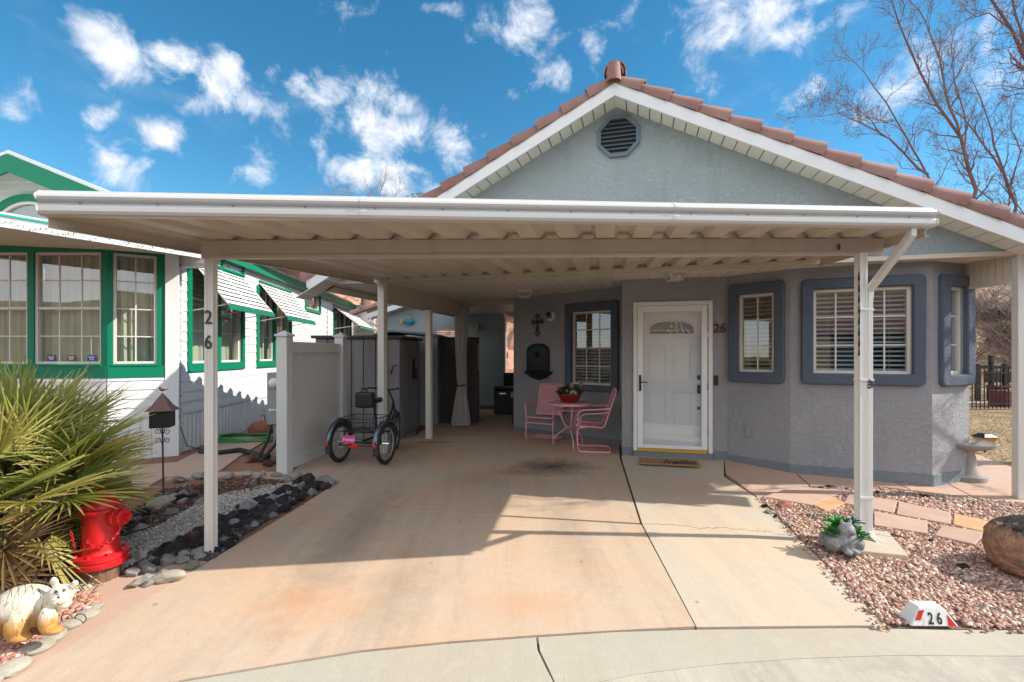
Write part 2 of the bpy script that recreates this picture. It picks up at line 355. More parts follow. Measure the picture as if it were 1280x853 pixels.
def ring_mb(w, ro, ri, d0, d1, rad=.06, n=5):
    """raised surround: rounded outer outline, square inner one"""
    mb = MB(); (a, b, c, d) = ro; (e, f, h, i) = ri; O = []; I = []
    for (cx, cz, ix, iz, s0) in ((b-rad, d-rad, f, i, 0), (a+rad, d-rad, e, i, 90), (a+rad, c+rad, e, h, 180), (b-rad, c+rad, f, h, 270)):
        for k in range(n+1):
            t = R(s0+90*k/n); O.append((cx+rad*math.cos(t), cz+rad*math.sin(t))); I.append((ix, iz))
    m = len(O)
    for k in range(m):
        j = (k+1) % m
        mb.quad(w(O[k][0], d1, O[k][1]), w(O[j][0], d1, O[j][1]), w(I[j][0], d1, I[j][1]), w(I[k][0], d1, I[k][1])) if I[k] != I[j] else mb.add([w(O[k][0], d1, O[k][1]), w(O[j][0], d1, O[j][1]), w(I[j][0], d1, I[j][1])], [(0,1,2)])
        mb.quad(w(O[k][0], d0, O[k][1]), w(O[j][0], d0, O[j][1]), w(O[j][0], d1, O[j][1]), w(O[k][0], d1, O[k][1]))
        if I[k] != I[j]: mb.quad(w(I[k][0], d0, I[k][1]), w(I[j][0], d0, I[j][1]), w(I[j][0], d1, I[j][1]), w(I[k][0], d1, I[k][1]))
    return mb
def weld(o, dist=.0005):
    bm = bmesh.new(); bm.from_mesh(o.data); bmesh.ops.remove_doubles(bm, verts=bm.verts, dist=dist); bmesh.ops.recalc_face_normals(bm, faces=bm.faces); bm.to_mesh(o.data); bm.free(); return o
def window(w, parent, ri, nx, ny, ro=None, slats=True, frame='wframe', fw=.035, mull=(), back=None, glass='glass'):
    """one window: frame with muntins, pane, blind; surround when ro is given"""
    a, b, c, d = ri
    f = MB(); f.box(a, a+fw, -.09, -.02, c, d, w).box(b-fw, b, -.09, -.02, c, d, w).box(a+fw, b-fw, -.09, -.02, c, c+fw, w).box(a+fw, b-fw, -.09, -.02, d-fw, d, w)
    for k in range(1, nx):
        u = a+(b-a)*k/nx; f.box(u-.009, u+.009, -.062, -.047, c+fw, d-fw, w)
    for k in range(1, ny):
        z = c+(d-c)*k/ny; f.box(a+fw, b-fw, -.0625, -.0465, z-.009, z+.009, w)
    for u in mull: f.box(u-.02, u+.02, -.085, -.03, c+fw, d-fw, w)
    fo = f.build('window', frame, parent, bevel=.004)
    MB().quad(w(a+fw/2, -.055, c+fw/2), w(b-fw/2, -.055, c+fw/2), w(b-fw/2, -.055, d-fw/2), w(a+fw/2, -.055, d-fw/2)).build('pane', glass, fo)
    if slats:
        s = MB(); n = int((d-c)/.055)
        for k in range(n):
            z = c+.05+(d-c-.09)*k/(n-1); s.add([w(a+.02,-.10,z-.013), w(b-.02,-.10,z-.013), w(b-.02,-.138,z+.011), w(a+.02,-.138,z+.011)], [(0,1,2,3)])
        for k in range(3):
            u = a+(b-a)*(.18+.32*k); s.box(u-.002, u+.002, -.12, -.118, c+.03, d-.03, w)
        s.build('blind', 'blind', fo, fixn=False)
    if ro: 
        q = weld(ring_mb(w, ro, (a-.004, b+.004, c-.004, d+.004), -.01, .055).build('surround', 'surround', fo)); bev(q, .018, 3)
    return fo
def drape_mesh(name, poly, off=.0, mat=None, th=.06, step=.5, parent=None, zf=None, bevel=0):
    """flat polygon cut by a grid and laid over the ground model; thickness th"""
    zf = zf or g
    bm = bmesh.new(); vs = [bm.verts.new((p[0], p[1], 0)) for p in poly]; bm.faces.new(vs)
    xs = [p[0] for p in poly]; ys = [p[1] for p in poly]
    for ax, lo, hi in ((0, min(xs), max(xs)), (1, min(ys), max(ys))):
        k = math.ceil(lo/step)*step; cuts = []
        while k < hi: cuts.append(k); k += step
        if ax: cuts += [6.7, 6.0, 4.5]
        for c in cuts:
            if lo < c < hi:
                no = (1,0,0) if ax == 0 else (0,1,0); co = (c,0,0) if ax == 0 else (0,c,0)
                bmesh.ops.bisect_plane(bm, geom=bm.verts[:]+bm.edges[:]+bm.faces[:], plane_co=co, plane_no=no, dist=1e-5)
    bmesh.ops.recalc_face_normals(bm, faces=bm.faces)
    for f in bm.faces:
        if f.normal.z < 0: f.normal_flip()
    bmesh.ops.triangulate(bm, faces=[f for f in bm.faces if len(f.verts) > 4])
    be = [e for e in bm.edges if e.is_boundary]
    for v in bm.verts: v.co.z = zf(v.co.x, v.co.y)+off
    lo = {}
    for e in be:
        for v in e.verts:
            if v not in lo: lo[v] = bm.verts.new(v.co-Vector((0,0,th)))
    for e in be:
        a, b = e.verts; bm.faces.new((a, b, lo[b], lo[a]))
    bmesh.ops.recalc_face_normals(bm, faces=[f for f in bm.faces if abs(f.normal.z) < .3])
    me = bpy.data.meshes.new(name); bm.to_mesh(me); bm.free()
    if mat: me.materials.append(M[mat] if isinstance(mat, str) else mat)
    return link(name, me, parent)
def GP(*pp): return [(lambda q: (q.x, q.y))(G(*p)) for p in pp]
def struct(o, kind='structure'): o['kind'] = kind; return o
def arc(cx, cy, r, a0, a1, n): return [(cx+r*math.cos(R(a0+(a1-a0)*k/n)), cy+r*math.sin(R(a0+(a1-a0)*k/n))) for k in range(n+1)]
# ================================================================== world, sun, camera
SUN_EL = R(35.8); SAZ = Vector((.999, -.045)).normalized()
cam = bpy.data.cameras.new('camera'); cam.lens = 36*600/1280; cam.sensor_width = 36; cam.shift_y = 16.5/1280; cam.clip_end = 3000; cam.clip_start = .05
co = bpy.data.objects.new('camera', cam); COL.objects.link(co); co.location = (0, 0, EYE); co.rotation_euler = (R(90), 0, 0); scn.camera = co
sl = bpy.data.lights.new('sun', 'SUN'); sl.energy = 4.1; sl.angle = R(.5); sl.color = (1, .93, .83)
so = bpy.data.objects.new('sun', sl); COL.objects.link(so)
sd = Vector((SAZ.x*math.cos(SUN_EL), SAZ.y*math.cos(SUN_EL), math.sin(SUN_EL))); so.rotation_euler = sd.to_track_quat('Z', 'Y').to_euler(); so.location = (8, -1, 9)
wd = bpy.data.worlds.new('World'); scn.world = wd; wd.use_nodes = True; t = wd.node_tree; t.nodes.clear()
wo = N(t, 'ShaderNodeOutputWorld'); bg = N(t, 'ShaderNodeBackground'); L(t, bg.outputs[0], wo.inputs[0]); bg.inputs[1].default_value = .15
sky = N(t, 'ShaderNodeTexSky', sky_type='NISHITA'); sky.sun_disc = False; sky.sun_elevation = SUN_EL; sky.sun_rotation = math.atan2(SAZ.x, SAZ.y); sky.air_density = 1.0; sky.dust_density = .3; sky.ozone_density = 2.0; sky.altitude = 900
hs = N(t, 'ShaderNodeHueSaturation'); hs.inputs['Saturation'].default_value = 1.32; hs.inputs['Value'].default_value = .76; hs.inputs['Hue'].default_value = .484; L(t, sky.outputs[0], hs.inputs['Color'])
tc = N(t, 'ShaderNodeTexCoord'); dirv = tc.outputs['Generated']
# clouds: puffs at chosen compass directions, edges broken up by noise, over a faint field of wisps all round
nv = N(t, 'ShaderNodeTexNoise'); nv.inputs['Scale'].default_value = 9; nv.inputs['Detail'].default_value = 4; L(t, dirv, nv.inputs['Vector'])
sb = N(t, 'ShaderNodeVectorMath', operation='SUBTRACT'); L(t, nv.outputs['Color'], sb.inputs[0]); sb.inputs[1].default_value = (.5,.5,.5)
sc_ = N(t, 'ShaderNodeVectorMath', operation='SCALE'); L(t, sb.outputs[0], sc_.inputs[0]); sc_.inputs['Scale'].default_value = .07
wv = N(t, 'ShaderNodeVectorMath', operation='ADD'); L(t, dirv, wv.inputs[0]); L(t, sc_.outputs[0], wv.inputs[1])
acc = None
CL = [(150,56,62,34,1),(207,68,28,22,.9),(95,55,30,20,.4),(18,122,26,34,.9),(45,150,34,18,.5),(122,152,16,24,.7),(150,212,46,34,.75),(197,165,24,22,.75),(60,188,20,14,.45),
      (278,95,30,40,1),(318,128,50,24,.7),(340,92,13,16,.6),(255,130,34,18,.5),(402,118,34,24,1),(322,213,27,25,.85),(492,125,34,26,1),(478,168,62,36,.9),(472,218,56,36,.95),(572,185,32,34,.7),(410,178,40,18,.5),
      (618,8,22,18,.5),(655,32,42,36,.75),(690,92,30,24,.6),(740,68,16,40,.7),(545,5,32,11,.8),(434,10,30,16,.6),(486,80,12,10,.35),(918,34,62,40,.85),(992,42,34,30,.8),(1015,5,50,12,.6),(840,48,14,20,.55),
      (1105,115,60,44,.75),(1010,112,40,20,.5),(950,115,18,16,.35),(1060,15,40,20,.4),(1238,28,24,28,.7),(1262,88,34,40,.6),(1180,60,30,26,.35),(1000,180,40,18,.3),(880,120,30,20,.25),(70,35,22,16,.5),(355,160,30,14,.5),(240,60,16,12,.35),(540,235,30,14,.6),(235,190,16,10,.3),(350,20,24,8,.3),(590,60,18,14,.35),(780,20,24,16,.4),(880,75,26,14,.4),(1150,95,40,24,.5),(120,95,18,10,.35)]
for (x, y, rx, ry, k) in CL:
    d = Vector(((x-640)/F, 1, (HOR-y)/F)); l = d.length; d.normalize()
    s1 = N(t, 'ShaderNodeVectorMath', operation='SUBTRACT'); L(t, wv.outputs[0], s1.inputs[0]); s1.inputs[1].default_value = d
    ax = 1.25*rx/F/l*(1/ max(.5, (1+((x-640)/F)**2)**.5)**.6); az = 1.25*ry/F/l*.85
    s2 = N(t, 'ShaderNodeVectorMath', operation='MULTIPLY'); L(t, s1.outputs[0], s2.inputs[0]); s2.inputs[1].default_value = (1/ax, 1/ax, 1/az)
    s3 = N(t, 'ShaderNodeVectorMath', operation='LENGTH'); L(t, s2.outputs[0], s3.inputs[0])
    m1 = N(t, 'ShaderNodeMapRange', interpolation_type='SMOOTHSTEP'); L(t, s3.outputs['Value'], m1.inputs[0]); m1.inputs[1].default_value = 1.5; m1.inputs[2].default_value = .1; m1.inputs[3].default_value = 0; m1.inputs[4].default_value = k
    if acc is None: acc = m1.outputs[0]
    else:
        a = N(t, 'ShaderNodeMath', operation='MAXIMUM'); L(t, acc, a.inputs[0]); L(t, m1.outputs[0], a.inputs[1]); acc = a.outputs[0]
f1 = nz(t, dirv, 13, 9, .64, .35); f2 = nz(t, mapping(t, dirv, (1,1,2.2)), 2.6, 7, .6, .3)
m2 = N(t, 'ShaderNodeMath', operation='MULTIPLY_ADD'); L(t, f1, m2.inputs[0]); m2.inputs[1].default_value = 2.7; L(t, acc, m2.inputs[2])
dens = N(t, 'ShaderNodeMapRange', interpolation_type='SMOOTHSTEP'); L(t, m2.outputs[0], dens.inputs[0]); dens.inputs[1].default_value = 1.62; dens.inputs[2].default_value = 2.5; dens.inputs[3].default_value = 0; dens.inputs[4].default_value = 1
wsp = N(t, 'ShaderNodeMapRange', interpolation_type='SMOOTHSTEP'); L(t, f2, wsp.inputs[0]); wsp.inputs[1].default_value = .56; wsp.inputs[2].default_value = .85; wsp.inputs[4].default_value = .3
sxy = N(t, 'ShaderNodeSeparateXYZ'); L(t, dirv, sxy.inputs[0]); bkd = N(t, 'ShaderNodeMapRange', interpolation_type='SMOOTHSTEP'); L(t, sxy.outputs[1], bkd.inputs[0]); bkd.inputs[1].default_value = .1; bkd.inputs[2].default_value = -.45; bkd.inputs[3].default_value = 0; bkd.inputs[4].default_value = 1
bk1 = N(t, 'ShaderNodeMapRange', interpolation_type='SMOOTHSTEP'); L(t, f2, bk1.inputs[0]); bk1.inputs[1].default_value = .36; bk1.inputs[2].default_value = .56; bk2 = N(t, 'ShaderNodeMath', operation='MULTIPLY'); L(t, bkd.outputs[0], bk2.inputs[0]); L(t, bk1.outputs[0], bk2.inputs[1])   # bright broken clouds, unseen, added behind the viewer to lift the shade
mxx = N(t, 'ShaderNodeMath', operation='MAXIMUM'); L(t, dens.outputs[0], mxx.inputs[0]); L(t, wsp.outputs[0], mxx.inputs[1])
shade = ramp(t, nz(t, dirv, 22, 6, .6), .3, .7, (2.9,3.2,3.9), (5.2,5.25,5.4))
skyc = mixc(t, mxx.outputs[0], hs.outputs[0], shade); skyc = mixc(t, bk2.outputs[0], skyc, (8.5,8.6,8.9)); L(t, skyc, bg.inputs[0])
scn.view_settings.view_transform = 'Standard'; scn.view_settings.look = 'None'; scn.view_settings.gamma = 1; scn.view_settings.exposure = .70
wd.cycles.sampling_method = 'MANUAL'; wd.cycles.sample_map_resolution = 512
scn.render.engine = 'CYCLES'; cy = scn.cycles; cy.use_denoising = True; cy.max_bounces = 8; cy.diffuse_bounces = 4; cy.glossy_bounces = 3; cy.transmission_bounces = 4; cy.transparent_max_bounces = 12
cy.caustics_reflective = False; cy.caustics_refractive = False; cy.sample_clamp_indirect = 6
# ================================================================== ground, slabs
gs = [i for i in (-300,-120,-60,-30,-15,-10,-7,-5,-4,-3,-2,-1,0,1,1.9,2.1,2.4,2.7,2.9,4,5,7,10,15,30,60,120,300)]
ys = [-200,-60,-20,-6,-3,0,1,2,3,4,4.5,5,5.5,6,6.7,8,12,20,40,80,200,600]
mb = MB(); nxg = len(gs)
mb.add([(x, y, g(x, y)-.045) for y in ys for x in gs], [(j*nxg+i, j*nxg+i+1, (j+1)*nxg+i+1, (j+1)*nxg+i) for j in range(len(ys)-1) for i in range(nxg-1)])
M['dirt'] = pmat('red_dirt', (.30,.14,.085), .95, col2=(.2,.1,.065), vs=3, bump=.012, bs=18, bd=6)
struct(mb.build('ground', 'dirt', fixn=False))
def off(c, k): return tuple(min(1, x*k) for x in c)
sp = [G(690,583), G(640,590), G(540,553), G(500,548), G(712,600)]
M['drive'] = concrete('driveway_concrete', (.50,.405,.31), (.55,.36,.23), .85, (.36,.29,.23),
    spots=[(sp[0].x, sp[0].y, .62, .45, .95, (.05,.042,.038)), (sp[1].x, sp[1].y, .3, .2, .4, (.1,.07,.05)), (sp[2].x, sp[2].y, .5, .1, .7, (.12,.055,.03)), (sp[3].x+.1, sp[3].y-.9, .5, .5, .5, (.42,.17,.07)),
           (-1.35, 4.0, .28, 1.5, .6, (.2,.15,.12)), (-.75, 3.2, .3, .9, .5, (.26,.2,.15)), (.5, 4.0, .22, 1.0, .4, (.24,.19,.15)), (.1, 3.0, .5, .25, .45, (.55,.27,.13)), (-1.3, 3.0, .5, .3, .5, (.58,.30,.15)), (-.4, 5.6, .5, .4, .4, (.3,.22,.17))])
M['strip'] = concrete('side_strip_concrete', (.49,.445,.36), (.60,.44,.30), .7, (.42,.37,.31), crack=(.9,4.35,2.6,4.05), spots=[(2.0,5.2,.9,.6,.5,(.5,.28,.18))])
M['curb'] = concrete('kerb_concrete', (.43,.40,.325), (.45,.36,.27), .5, (.37,.35,.29))
M['pan_c'] = concrete('gutter_pan_concrete', (.50,.45,.36), (.36,.32,.27), .9, (.25,.23,.2))
M['walk'] = concrete('walkway_concrete', (.47,.37,.29), (.50,.31,.22), .7, (.33,.27,.23))
M['patio'] = concrete('stamped_sidewalk', (.50,.36,.28), (.54,.33,.23), .7, (.40,.29,.24))
fe = [(-260,960),(-160,925),(0,897),(110,876),(230,851.5),(340,833),(450,815),(560,804),(670,796),(768,790),(868,785)]   # upper edge of the kerb slab
struct(drape_mesh('driveway', GP((869,783),(801.5,656),(378,631.5),(166,759),(14,852),(-90,912),*[(x, y-2) for x, y in fe[2:]]), .0, 'drive'))
struct(drape_mesh('driveway', GP((380,630),(800,654),(774.5,573),(774,540),(640,530),(640,497),(588,497),(519,545),(429,598.5)), .0, 'drive'))
struct(drape_mesh('side_strip', GP((871,784),(1109,782.5),(953,627),(905,596),(905,560),(778,560),(777,573),(803,655)), .0, 'strip'))
struct(drape_mesh('kerb', GP(*fe[:9],(670,796),(672,812),(683,835),(702,872),(-300,1010)), -.004, 'curb'))
struct(drape_mesh('kerb', GP((673,796),(768,789.5),(868,786.5),(1000,785),(1110,785),(1280,787),(1420,792),(1420,826),(1280,819),(1130,818),(1000,822),(900,829),(800,841),(706,860),(701,868),(686,835),(675,812)), -.004, 'curb'))
struct(drape_mesh('gutter_pan', GP((1430,827),(1280,819),(1130,818),(1000,822),(900,829),(800,841),(700,861),(700,930),(1430,930)), -.008, 'pan_c'))
M['asph'] = pmat('street_asphalt', (.09,.085,.08), .9, bump=.006, bs=120)
struct(drape_mesh('street', [(-60,-30),(60,-30),(60,2.1),(2.5,2.12),(.2,2.0),(-2.0,1.5),(-4,0.9),(-60,-3)], -.03, 'asph', step=2))
# walkway along the fence, neighbour's path, house sidewalk
struct(drape_mesh('walkway', GP((427,599.5),(518,546),(520,538),(470,535),(430,550),(364,590),(230,590),(205,600),(300,594),(412,602)), .0, 'walk'))
struct(drape_mesh('garden_path', GP((60,640),(148,628),(205,597),(275,588),(330,552),(372,530),(345,524),(221,578),(-60,600)), .002, 'patio'))
struct(drape_mesh('forecourt', GP((262,699),(165,761),(13,853.5),(-90,915),(-160,900),(-60,800),(60,740),(118,728),(200,706)), -.004, 'patio'))
struct(drape_mesh('sidewalk', GP((907,592),(953,626),(1011,607.5),(985,584),(960,566),(905,562)), .002, 'patio'))
struct(drape_mesh('sidewalk', GP((1013,607.5),(1085,606.5),(1138,613),(1100,594),(1050,570),(962,566),(987,584)), .002, 'patio'))
struct(drape_mesh('sidewalk', GP((1140,613),(1216,622),(1160,592),(1110,565),(1052,570),(1102,594)), .002, 'patio'))
struct(drape_mesh('sidewalk', GP((1218,622),(1273,628),(1420,640),(1420,600),(1300,596),(1235,574),(1200,560),(1112,565),(1162,592)), .002, 'patio'))
struct(drape_mesh('yard_soil', [(-14,.6),(-2.0,.9),(-1.9,7),(-2.5,9),(-14,9)], -.02, 'dirt'))
M['lawn'] = pmat('dry_lawn', (.36,.255,.14), .95, col2=(.23,.16,.09), vs=1.3, bump=.03, bs=25, dirt=.7, dcol=(.2,.11,.06), ds=.9)
struct(drape_mesh('lawn', [(4.2,6.6),(6.0,5.5),(60,5.0),(60,60),(4.2,60)], -.012, 'lawn', step=3))
M['soil'] = pmat('gravel_bed_soil', (.2,.12,.09), .95, bump=.01, bs=40)
struct(drape_mesh('gravel_bed', GP((951,625),(1108,782),(1280,784),(1420,790),(1460,640),(1272,627),(1160,617),(1085,607),(1012,608.5)), -.012, 'soil'))
# ================================================================== gravel (countless stones)
def inpoly(p, poly):
    x, y = p[:, 0], p[:, 1]; ins = np.zeros(len(p), bool); n = len(poly)
    for i in range(n):
        x0, y0 = poly[i]; x1, y1 = poly[(i+1) % n]
        c = ((y0 > y) != (y1 > y)) & (x < (x1-x0)*(y-y0)/((y1-y0) or 1e-9)+x0); ins ^= c
    return ins
def gravel(name, label, poly, n, smin, smax, cols, wts, holes=(), lift=0.0, flat=.6):
    poly = np.array(poly); lo = poly.min(0); hi = poly.max(0); pts = []
    c = 0
    while c < n:
        p = RNG.uniform(lo, hi, (n*3, 2)); p = p[inpoly(p, poly)]
        for h in holes: p = p[~inpoly(p, h)]
        pts.append(p); c += len(p)
    p = np.concatenate(pts)[:n]
    cube = np.array([[a, b, c] for a in (-1, 1) for b in (-1, 1) for c in (-1, 1)], float); fc = np.array([(0,1,3,2),(4,6,7,5),(0,4,5,1),(2,3,7,6),(0,2,6,4),(1,5,7,3)])
    s = RNG.uniform(smin, smax, (n, 1, 1)); v = cube[None]*RNG.uniform(.45, 1.0, (n, 8, 3))*s*np.array([1, .8, flat])
    ang = RNG.normal(0, .5, (n, 2)); az = RNG.uniform(0, 6.283, n)
    def rot(v, a, i, j):
        c, s_ = np.cos(a)[:, None], np.sin(a)[:, None]; x = v[..., i].copy(); y = v[..., j].copy(); v[..., i] = c*x-s_*y; v[..., j] = s_*x+c*y
    rot(v, ang[:, 0], 1, 2); rot(v, ang[:, 1], 0, 2); rot(v, az, 0, 1)
    z = np.array([g(a, b) for a, b in p])+lift+RNG.uniform(-.006, .012, n)
    v += np.concatenate([p, z[:, None]], 1)[:, None, :]
    me = bpy.data.meshes.new(name); me.vertices.add(n*8); me.vertices.foreach_set('co', v.reshape(-1)); me.loops.add(n*24); me.polygons.add(n*6)
    fi = (fc[None]+np.arange(n)[:, None, None]*8).reshape(-1); me.loops.foreach_set('vertex_index', fi); me.polygons.foreach_set('loop_start', np.arange(n*6)*4); me.polygons.foreach_set('loop_total', np.full(n*6, 4))
    at = me.color_attributes.new('col', 'FLOAT_COLOR', 'POINT'); cc = np.array(cols)[RNG.choice(len(cols), n, p=np.array(wts)/sum(wts))]*RNG.uniform(.75, 1.2, (n, 1)); cc = np.concatenate([cc, np.ones((n, 1))], 1)
    at.data.foreach_set('color', np.repeat(cc, 8, 0).reshape(-1)); me.update(); me.validate(); me.materials.append(M['gravel'])
    o = link(name, me); tag(o, label, 'gravel', kind='stuff'); return o
pinks = [(.48,.285,.22),(.38,.22,.16),(.60,.44,.35),(.52,.36,.25),(.29,.15,.12),(.66,.58,.5),(.2,.15,.14)]
pw = [5,4,4,2,3,1.3,1]
blk = GP((1122,765),(1206,765),(1214,797),(1114,797))
gr = GP((952,625),(1109,781),(1200,782),(1290,784),(1400,790),(1440,645),(1272,629),(1160,619),(1085,609),(1012,611))
pad = GP((1027,682),(1062,692),(1132,700),(1108,672),(1048,664))
pav = [GP((953,624),(992,611),(1059,616),(1015,635)), GP((1015,634),(1042,624),(1057,632),(1032,642)), GP((1061,620),(1122,629),(1118,645),(1054,632)), GP((1123,630),(1189,644),(1189,659),(1120,646)),
       GP((1092,642),(1160,655),(1160,671),(1092,660)), GP((1192,645),(1252,659),(1235,670),(1191,659)), GP((1177,660),(1232,669),(1219,685),(1168,673))]
gravel('gravel', 'crushed pink and tan gravel covering the bed right of the driveway', gr, 32000, .008, .019, pinks, pw, holes=[pad, GP((1133,775),(1200,775),(1204,796),(1128,796))]+[p for p in pav])
gravel('gravel', 'larger angular stones scattered through the pink gravel bed', gr, 350, .018, .027, pinks, pw, holes=[pad, blk]+[p for p in pav], lift=.006)
gravel('gravel', 'stray gravel chips spilled on the side slab and kerb edge', GP((945,624),(1095,790),(1125,790),(1290,792),(1290,786),(1112,784),(960,624)), 260, .005, .014, pinks, pw, lift=.006, holes=[blk])
rb = GP((-160,900),(14,835),(60,798),(122,757),(118,742),(84,748),(40,770),(-60,800),(-220,850))
gravel('gravel', 'coarse salmon gravel around the armadillo statue beside the kerb', rb, 2600, .016, .032, [(.56,.3,.22),(.5,.24,.17),(.62,.42,.34),(.4,.2,.15)], [4,3,3,2])
ws = GP((20,735),(150,675),(205,655),(262,622),(330,608),(372,604),(380,614),(350,622),(290,640),(240,668),(190,690),(140,720),(60,760))
gravel('gravel', 'fine pale pebbles in the dry stream between the dark rocks', ws, 9000, .008, .018, [(.5,.45,.4),(.62,.58,.53),(.34,.3,.27),(.42,.34,.28)], [4,3,2,2])
mu = GP((150,650),(205,612),(300,600),(372,602),(330,612),(262,625),(200,655),(120,700),(-60,760),(-60,640))
gravel('mulch', 'reddish brown bark mulch between pebbles and path', mu, 9000, .01, .024, [(.16,.075,.045),(.11,.055,.035),(.2,.1,.06),(.3,.25,.2)], [4,4,2,1], flat=.35)
gb = GP((10,760),(60,730),(150,700),(265,700),(300,670),(400,605),(380,612),(240,668),(120,720),(-20,790))
gravel('gravel', 'dark crushed lava filling the gaps between the larger rocks', gb, 5000, .014, .03, [(.06,.055,.06),(.1,.09,.09),(.035,.035,.04),(.2,.16,.13)], [4,3,3,1], lift=-.008)
# ================================================================== the grey house
O = Vector((1.312, 6.054)); E = Vector((.966, -.259)).normalized(); NB = Vector((.259, .966)).normalized()
def H(u, v, z): q = O+E*u+NB*v; return (q.x, q.y, z)      # u along the gable, v into the house
CEIL = 2.60; LINT = 2.62
house = thing('grey_house', 'grey stucco house with pink tiled gable roof, slate blue window surrounds and white front door', 'house', H(0, .8, .1))
# wall lines (left to right)
Rb = (.03, 8.97); Ra = (1.71, 7.54); D0 = (1.552, 6.78); D1 = (2.9, 6.47); V1 = (3.42, 5.9); V2 = (4.71, 5.38); V3 = (5.35, 5.62)
Rb2 = tuple(Vector(Rb)+ (Vector(Rb)-Vector(Ra)).normalized()*0.0)
wr = WF(Rb, (1.74, 7.514)); wdoor = WF(D0, D1); w1 = WF(D1, V1); w2 = WF(V1, V2); w3 = WF(V2, V3)
wret = WF((1.86, 7.9), D0)
ztop = 2.66
r_w1 = wr.rect(715.5, 389, 764.5, 481.5); r_o1 = wr.rect(707.5, 378, 774.0, 489.5)
r_w2 = w1.rect(923.5, 367.5, 968, 465.5); r_o2 = w1.rect(911.5, 354, 981.5, 479)
r_w3 = w2.rect(1016.5, 360, 1139.5, 467.5); r_o3 = w2.rect(1001, 346.5, 1156, 481.5)
r_w4 = w3.rect(1183, 363, 1203.5, 467.5); r_o4 = w3.rect(1172.5, 347.5, 1212.5, 482)
r_w4 = (r_w4[0], r_w4[1], r_w3[2], r_w3[3]); r_o4 = (r_o4[0], r_o4[1]+.01, r_o3[2], r_o3[3])
r_door = wdoor.rect(791.5, 377, 890.5, 567); r_door = (r_door[0], r_door[1], .19, r_door[3])
wall = MB(); wall_mb(wr, .0, ztop, [r_w1], mb=wall); wall_mb(wdoor, .0, ztop, [r_door], mb=wall); wall_mb(w1, .0, ztop, [r_w2], mb=wall); wall_mb(w2, .0, ztop, [r_w3], mb=wall); wall_mb(w3, .0, ztop, [r_w4], mb=wall)
wall_mb(wret, 0, ztop, mb=wall)
back = H(-1.3, 9.0, 0); bR = H(4.05, 9, 0)
wall_mb(WF(V3, (bR[0], bR[1])), 0, ztop, mb=wall); wall_mb(WF((back[0], back[1]), Rb), 0, ztop, mb=wall); wall_mb(WF((bR[0], bR[1]), (back[0], back[1])), 0, ztop, mb=wall)
wo_ = weld(wall.build('wall', 'stucco_low', house, fixn=False), .0003)
# plinth: the blue painted band at the foot of the walls
pl = MB()
for w in (wr, wdoor, w1, w2, w3):
    a, b = 0, w.L
    if w is wdoor: pl.box(0, r_door[0], -.05, .012, .0, .23, w).box(r_door[1], w.L, -.05, .012, 0, .23, w).box(r_door[0]+.001, r_door[1]-.001, -.1, .05, .05, .185, w)
    else: pl.box(-.002, b+.004, -.05, .012+.001*(w is w2), .0, .19+.004*(w is w1), w)
M['plinth'] = stucco('plinth_blue_grey', (.21,.235,.26), .006)
bev(pl.build('plinth', 'plinth', house), .006)
window(wr, house, r_w1, 3, 4, r_o1); window(w1, house, r_w2, 2, 3, r_o2, mull=()); window(w2, house, r_w3, 4, 3, r_o3, mull=((r_w3[0]+r_w3[1])/2,)); window(w3, house, r_w4, 2, 3, r_o4)
# gable wall
PT = .51; AZ = 4.68; UL = (AZ-LINT)/PT
gw = MB()
pr = [H(-UL-.05, 0, LINT), H(UL+.05, 0, LINT), H(UL+.05, 0, LINT+.03), H(0, 0, AZ+.02), H(-UL-.05, 0, LINT+.03)]
gw.prism(pr, Vector((NB.x, NB.y, 0))*.12); gw.build('gable_wall', 'stucco', house)
# octagon louvre vent: centre px (772,171)
gwf = WF(H(-5, 0, 0)[:2], H(5, 0, 0)[:2]); vu = gwf.u(773); vz = gwf.z(773, 171.5); rv = 27.5/F*gwf.uy(773)[1]
v = MB(); oc = [(math.cos(R(22.5+45*k)), math.sin(R(22.5+45*k))) for k in range(8)]
for k in range(8):
    a, b = oc[k], oc[(k+1) % 8]
    v.add([gwf(vu+p[0]*rv*s, d, vz+p[1]*rv*s) for s in (1, .84) for d in (.0, .035) for p in (a, b)], [(2,3,7,6),(0,2,3,1),(6,7,5,4)])
vent = v.build('vent', 'ventm' if 'ventm' in M else 'surround', house)
M['ventm'] = pmat('vent_slate', (.12,.17,.21), .6); vent.data.materials[0] = M['ventm']
s = MB()
for k in range(9):
    z = vz-rv*.76+rv*1.52*k/8; hw = min(rv*.84*math.cos(R(22.5)), (rv*.84*(math.cos(R(22.5))+math.sin(R(22.5)))-abs(z-vz))) 
    s.add([gwf(vu-hw, .004, z+.02), gwf(vu+hw, .004, z+.02), gwf(vu+hw, .03, z-.008), gwf(vu-hw, .03, z-.008)], [(0,1,2,3)])
s.build('louvre', M['ventm'], vent, fixn=False)
MB().add([gwf(vu+p[0]*rv*.86, .002, vz+p[1]*rv*.86) for p in oc], [tuple(range(8))]).build('vent_backing', 'dark', vent)
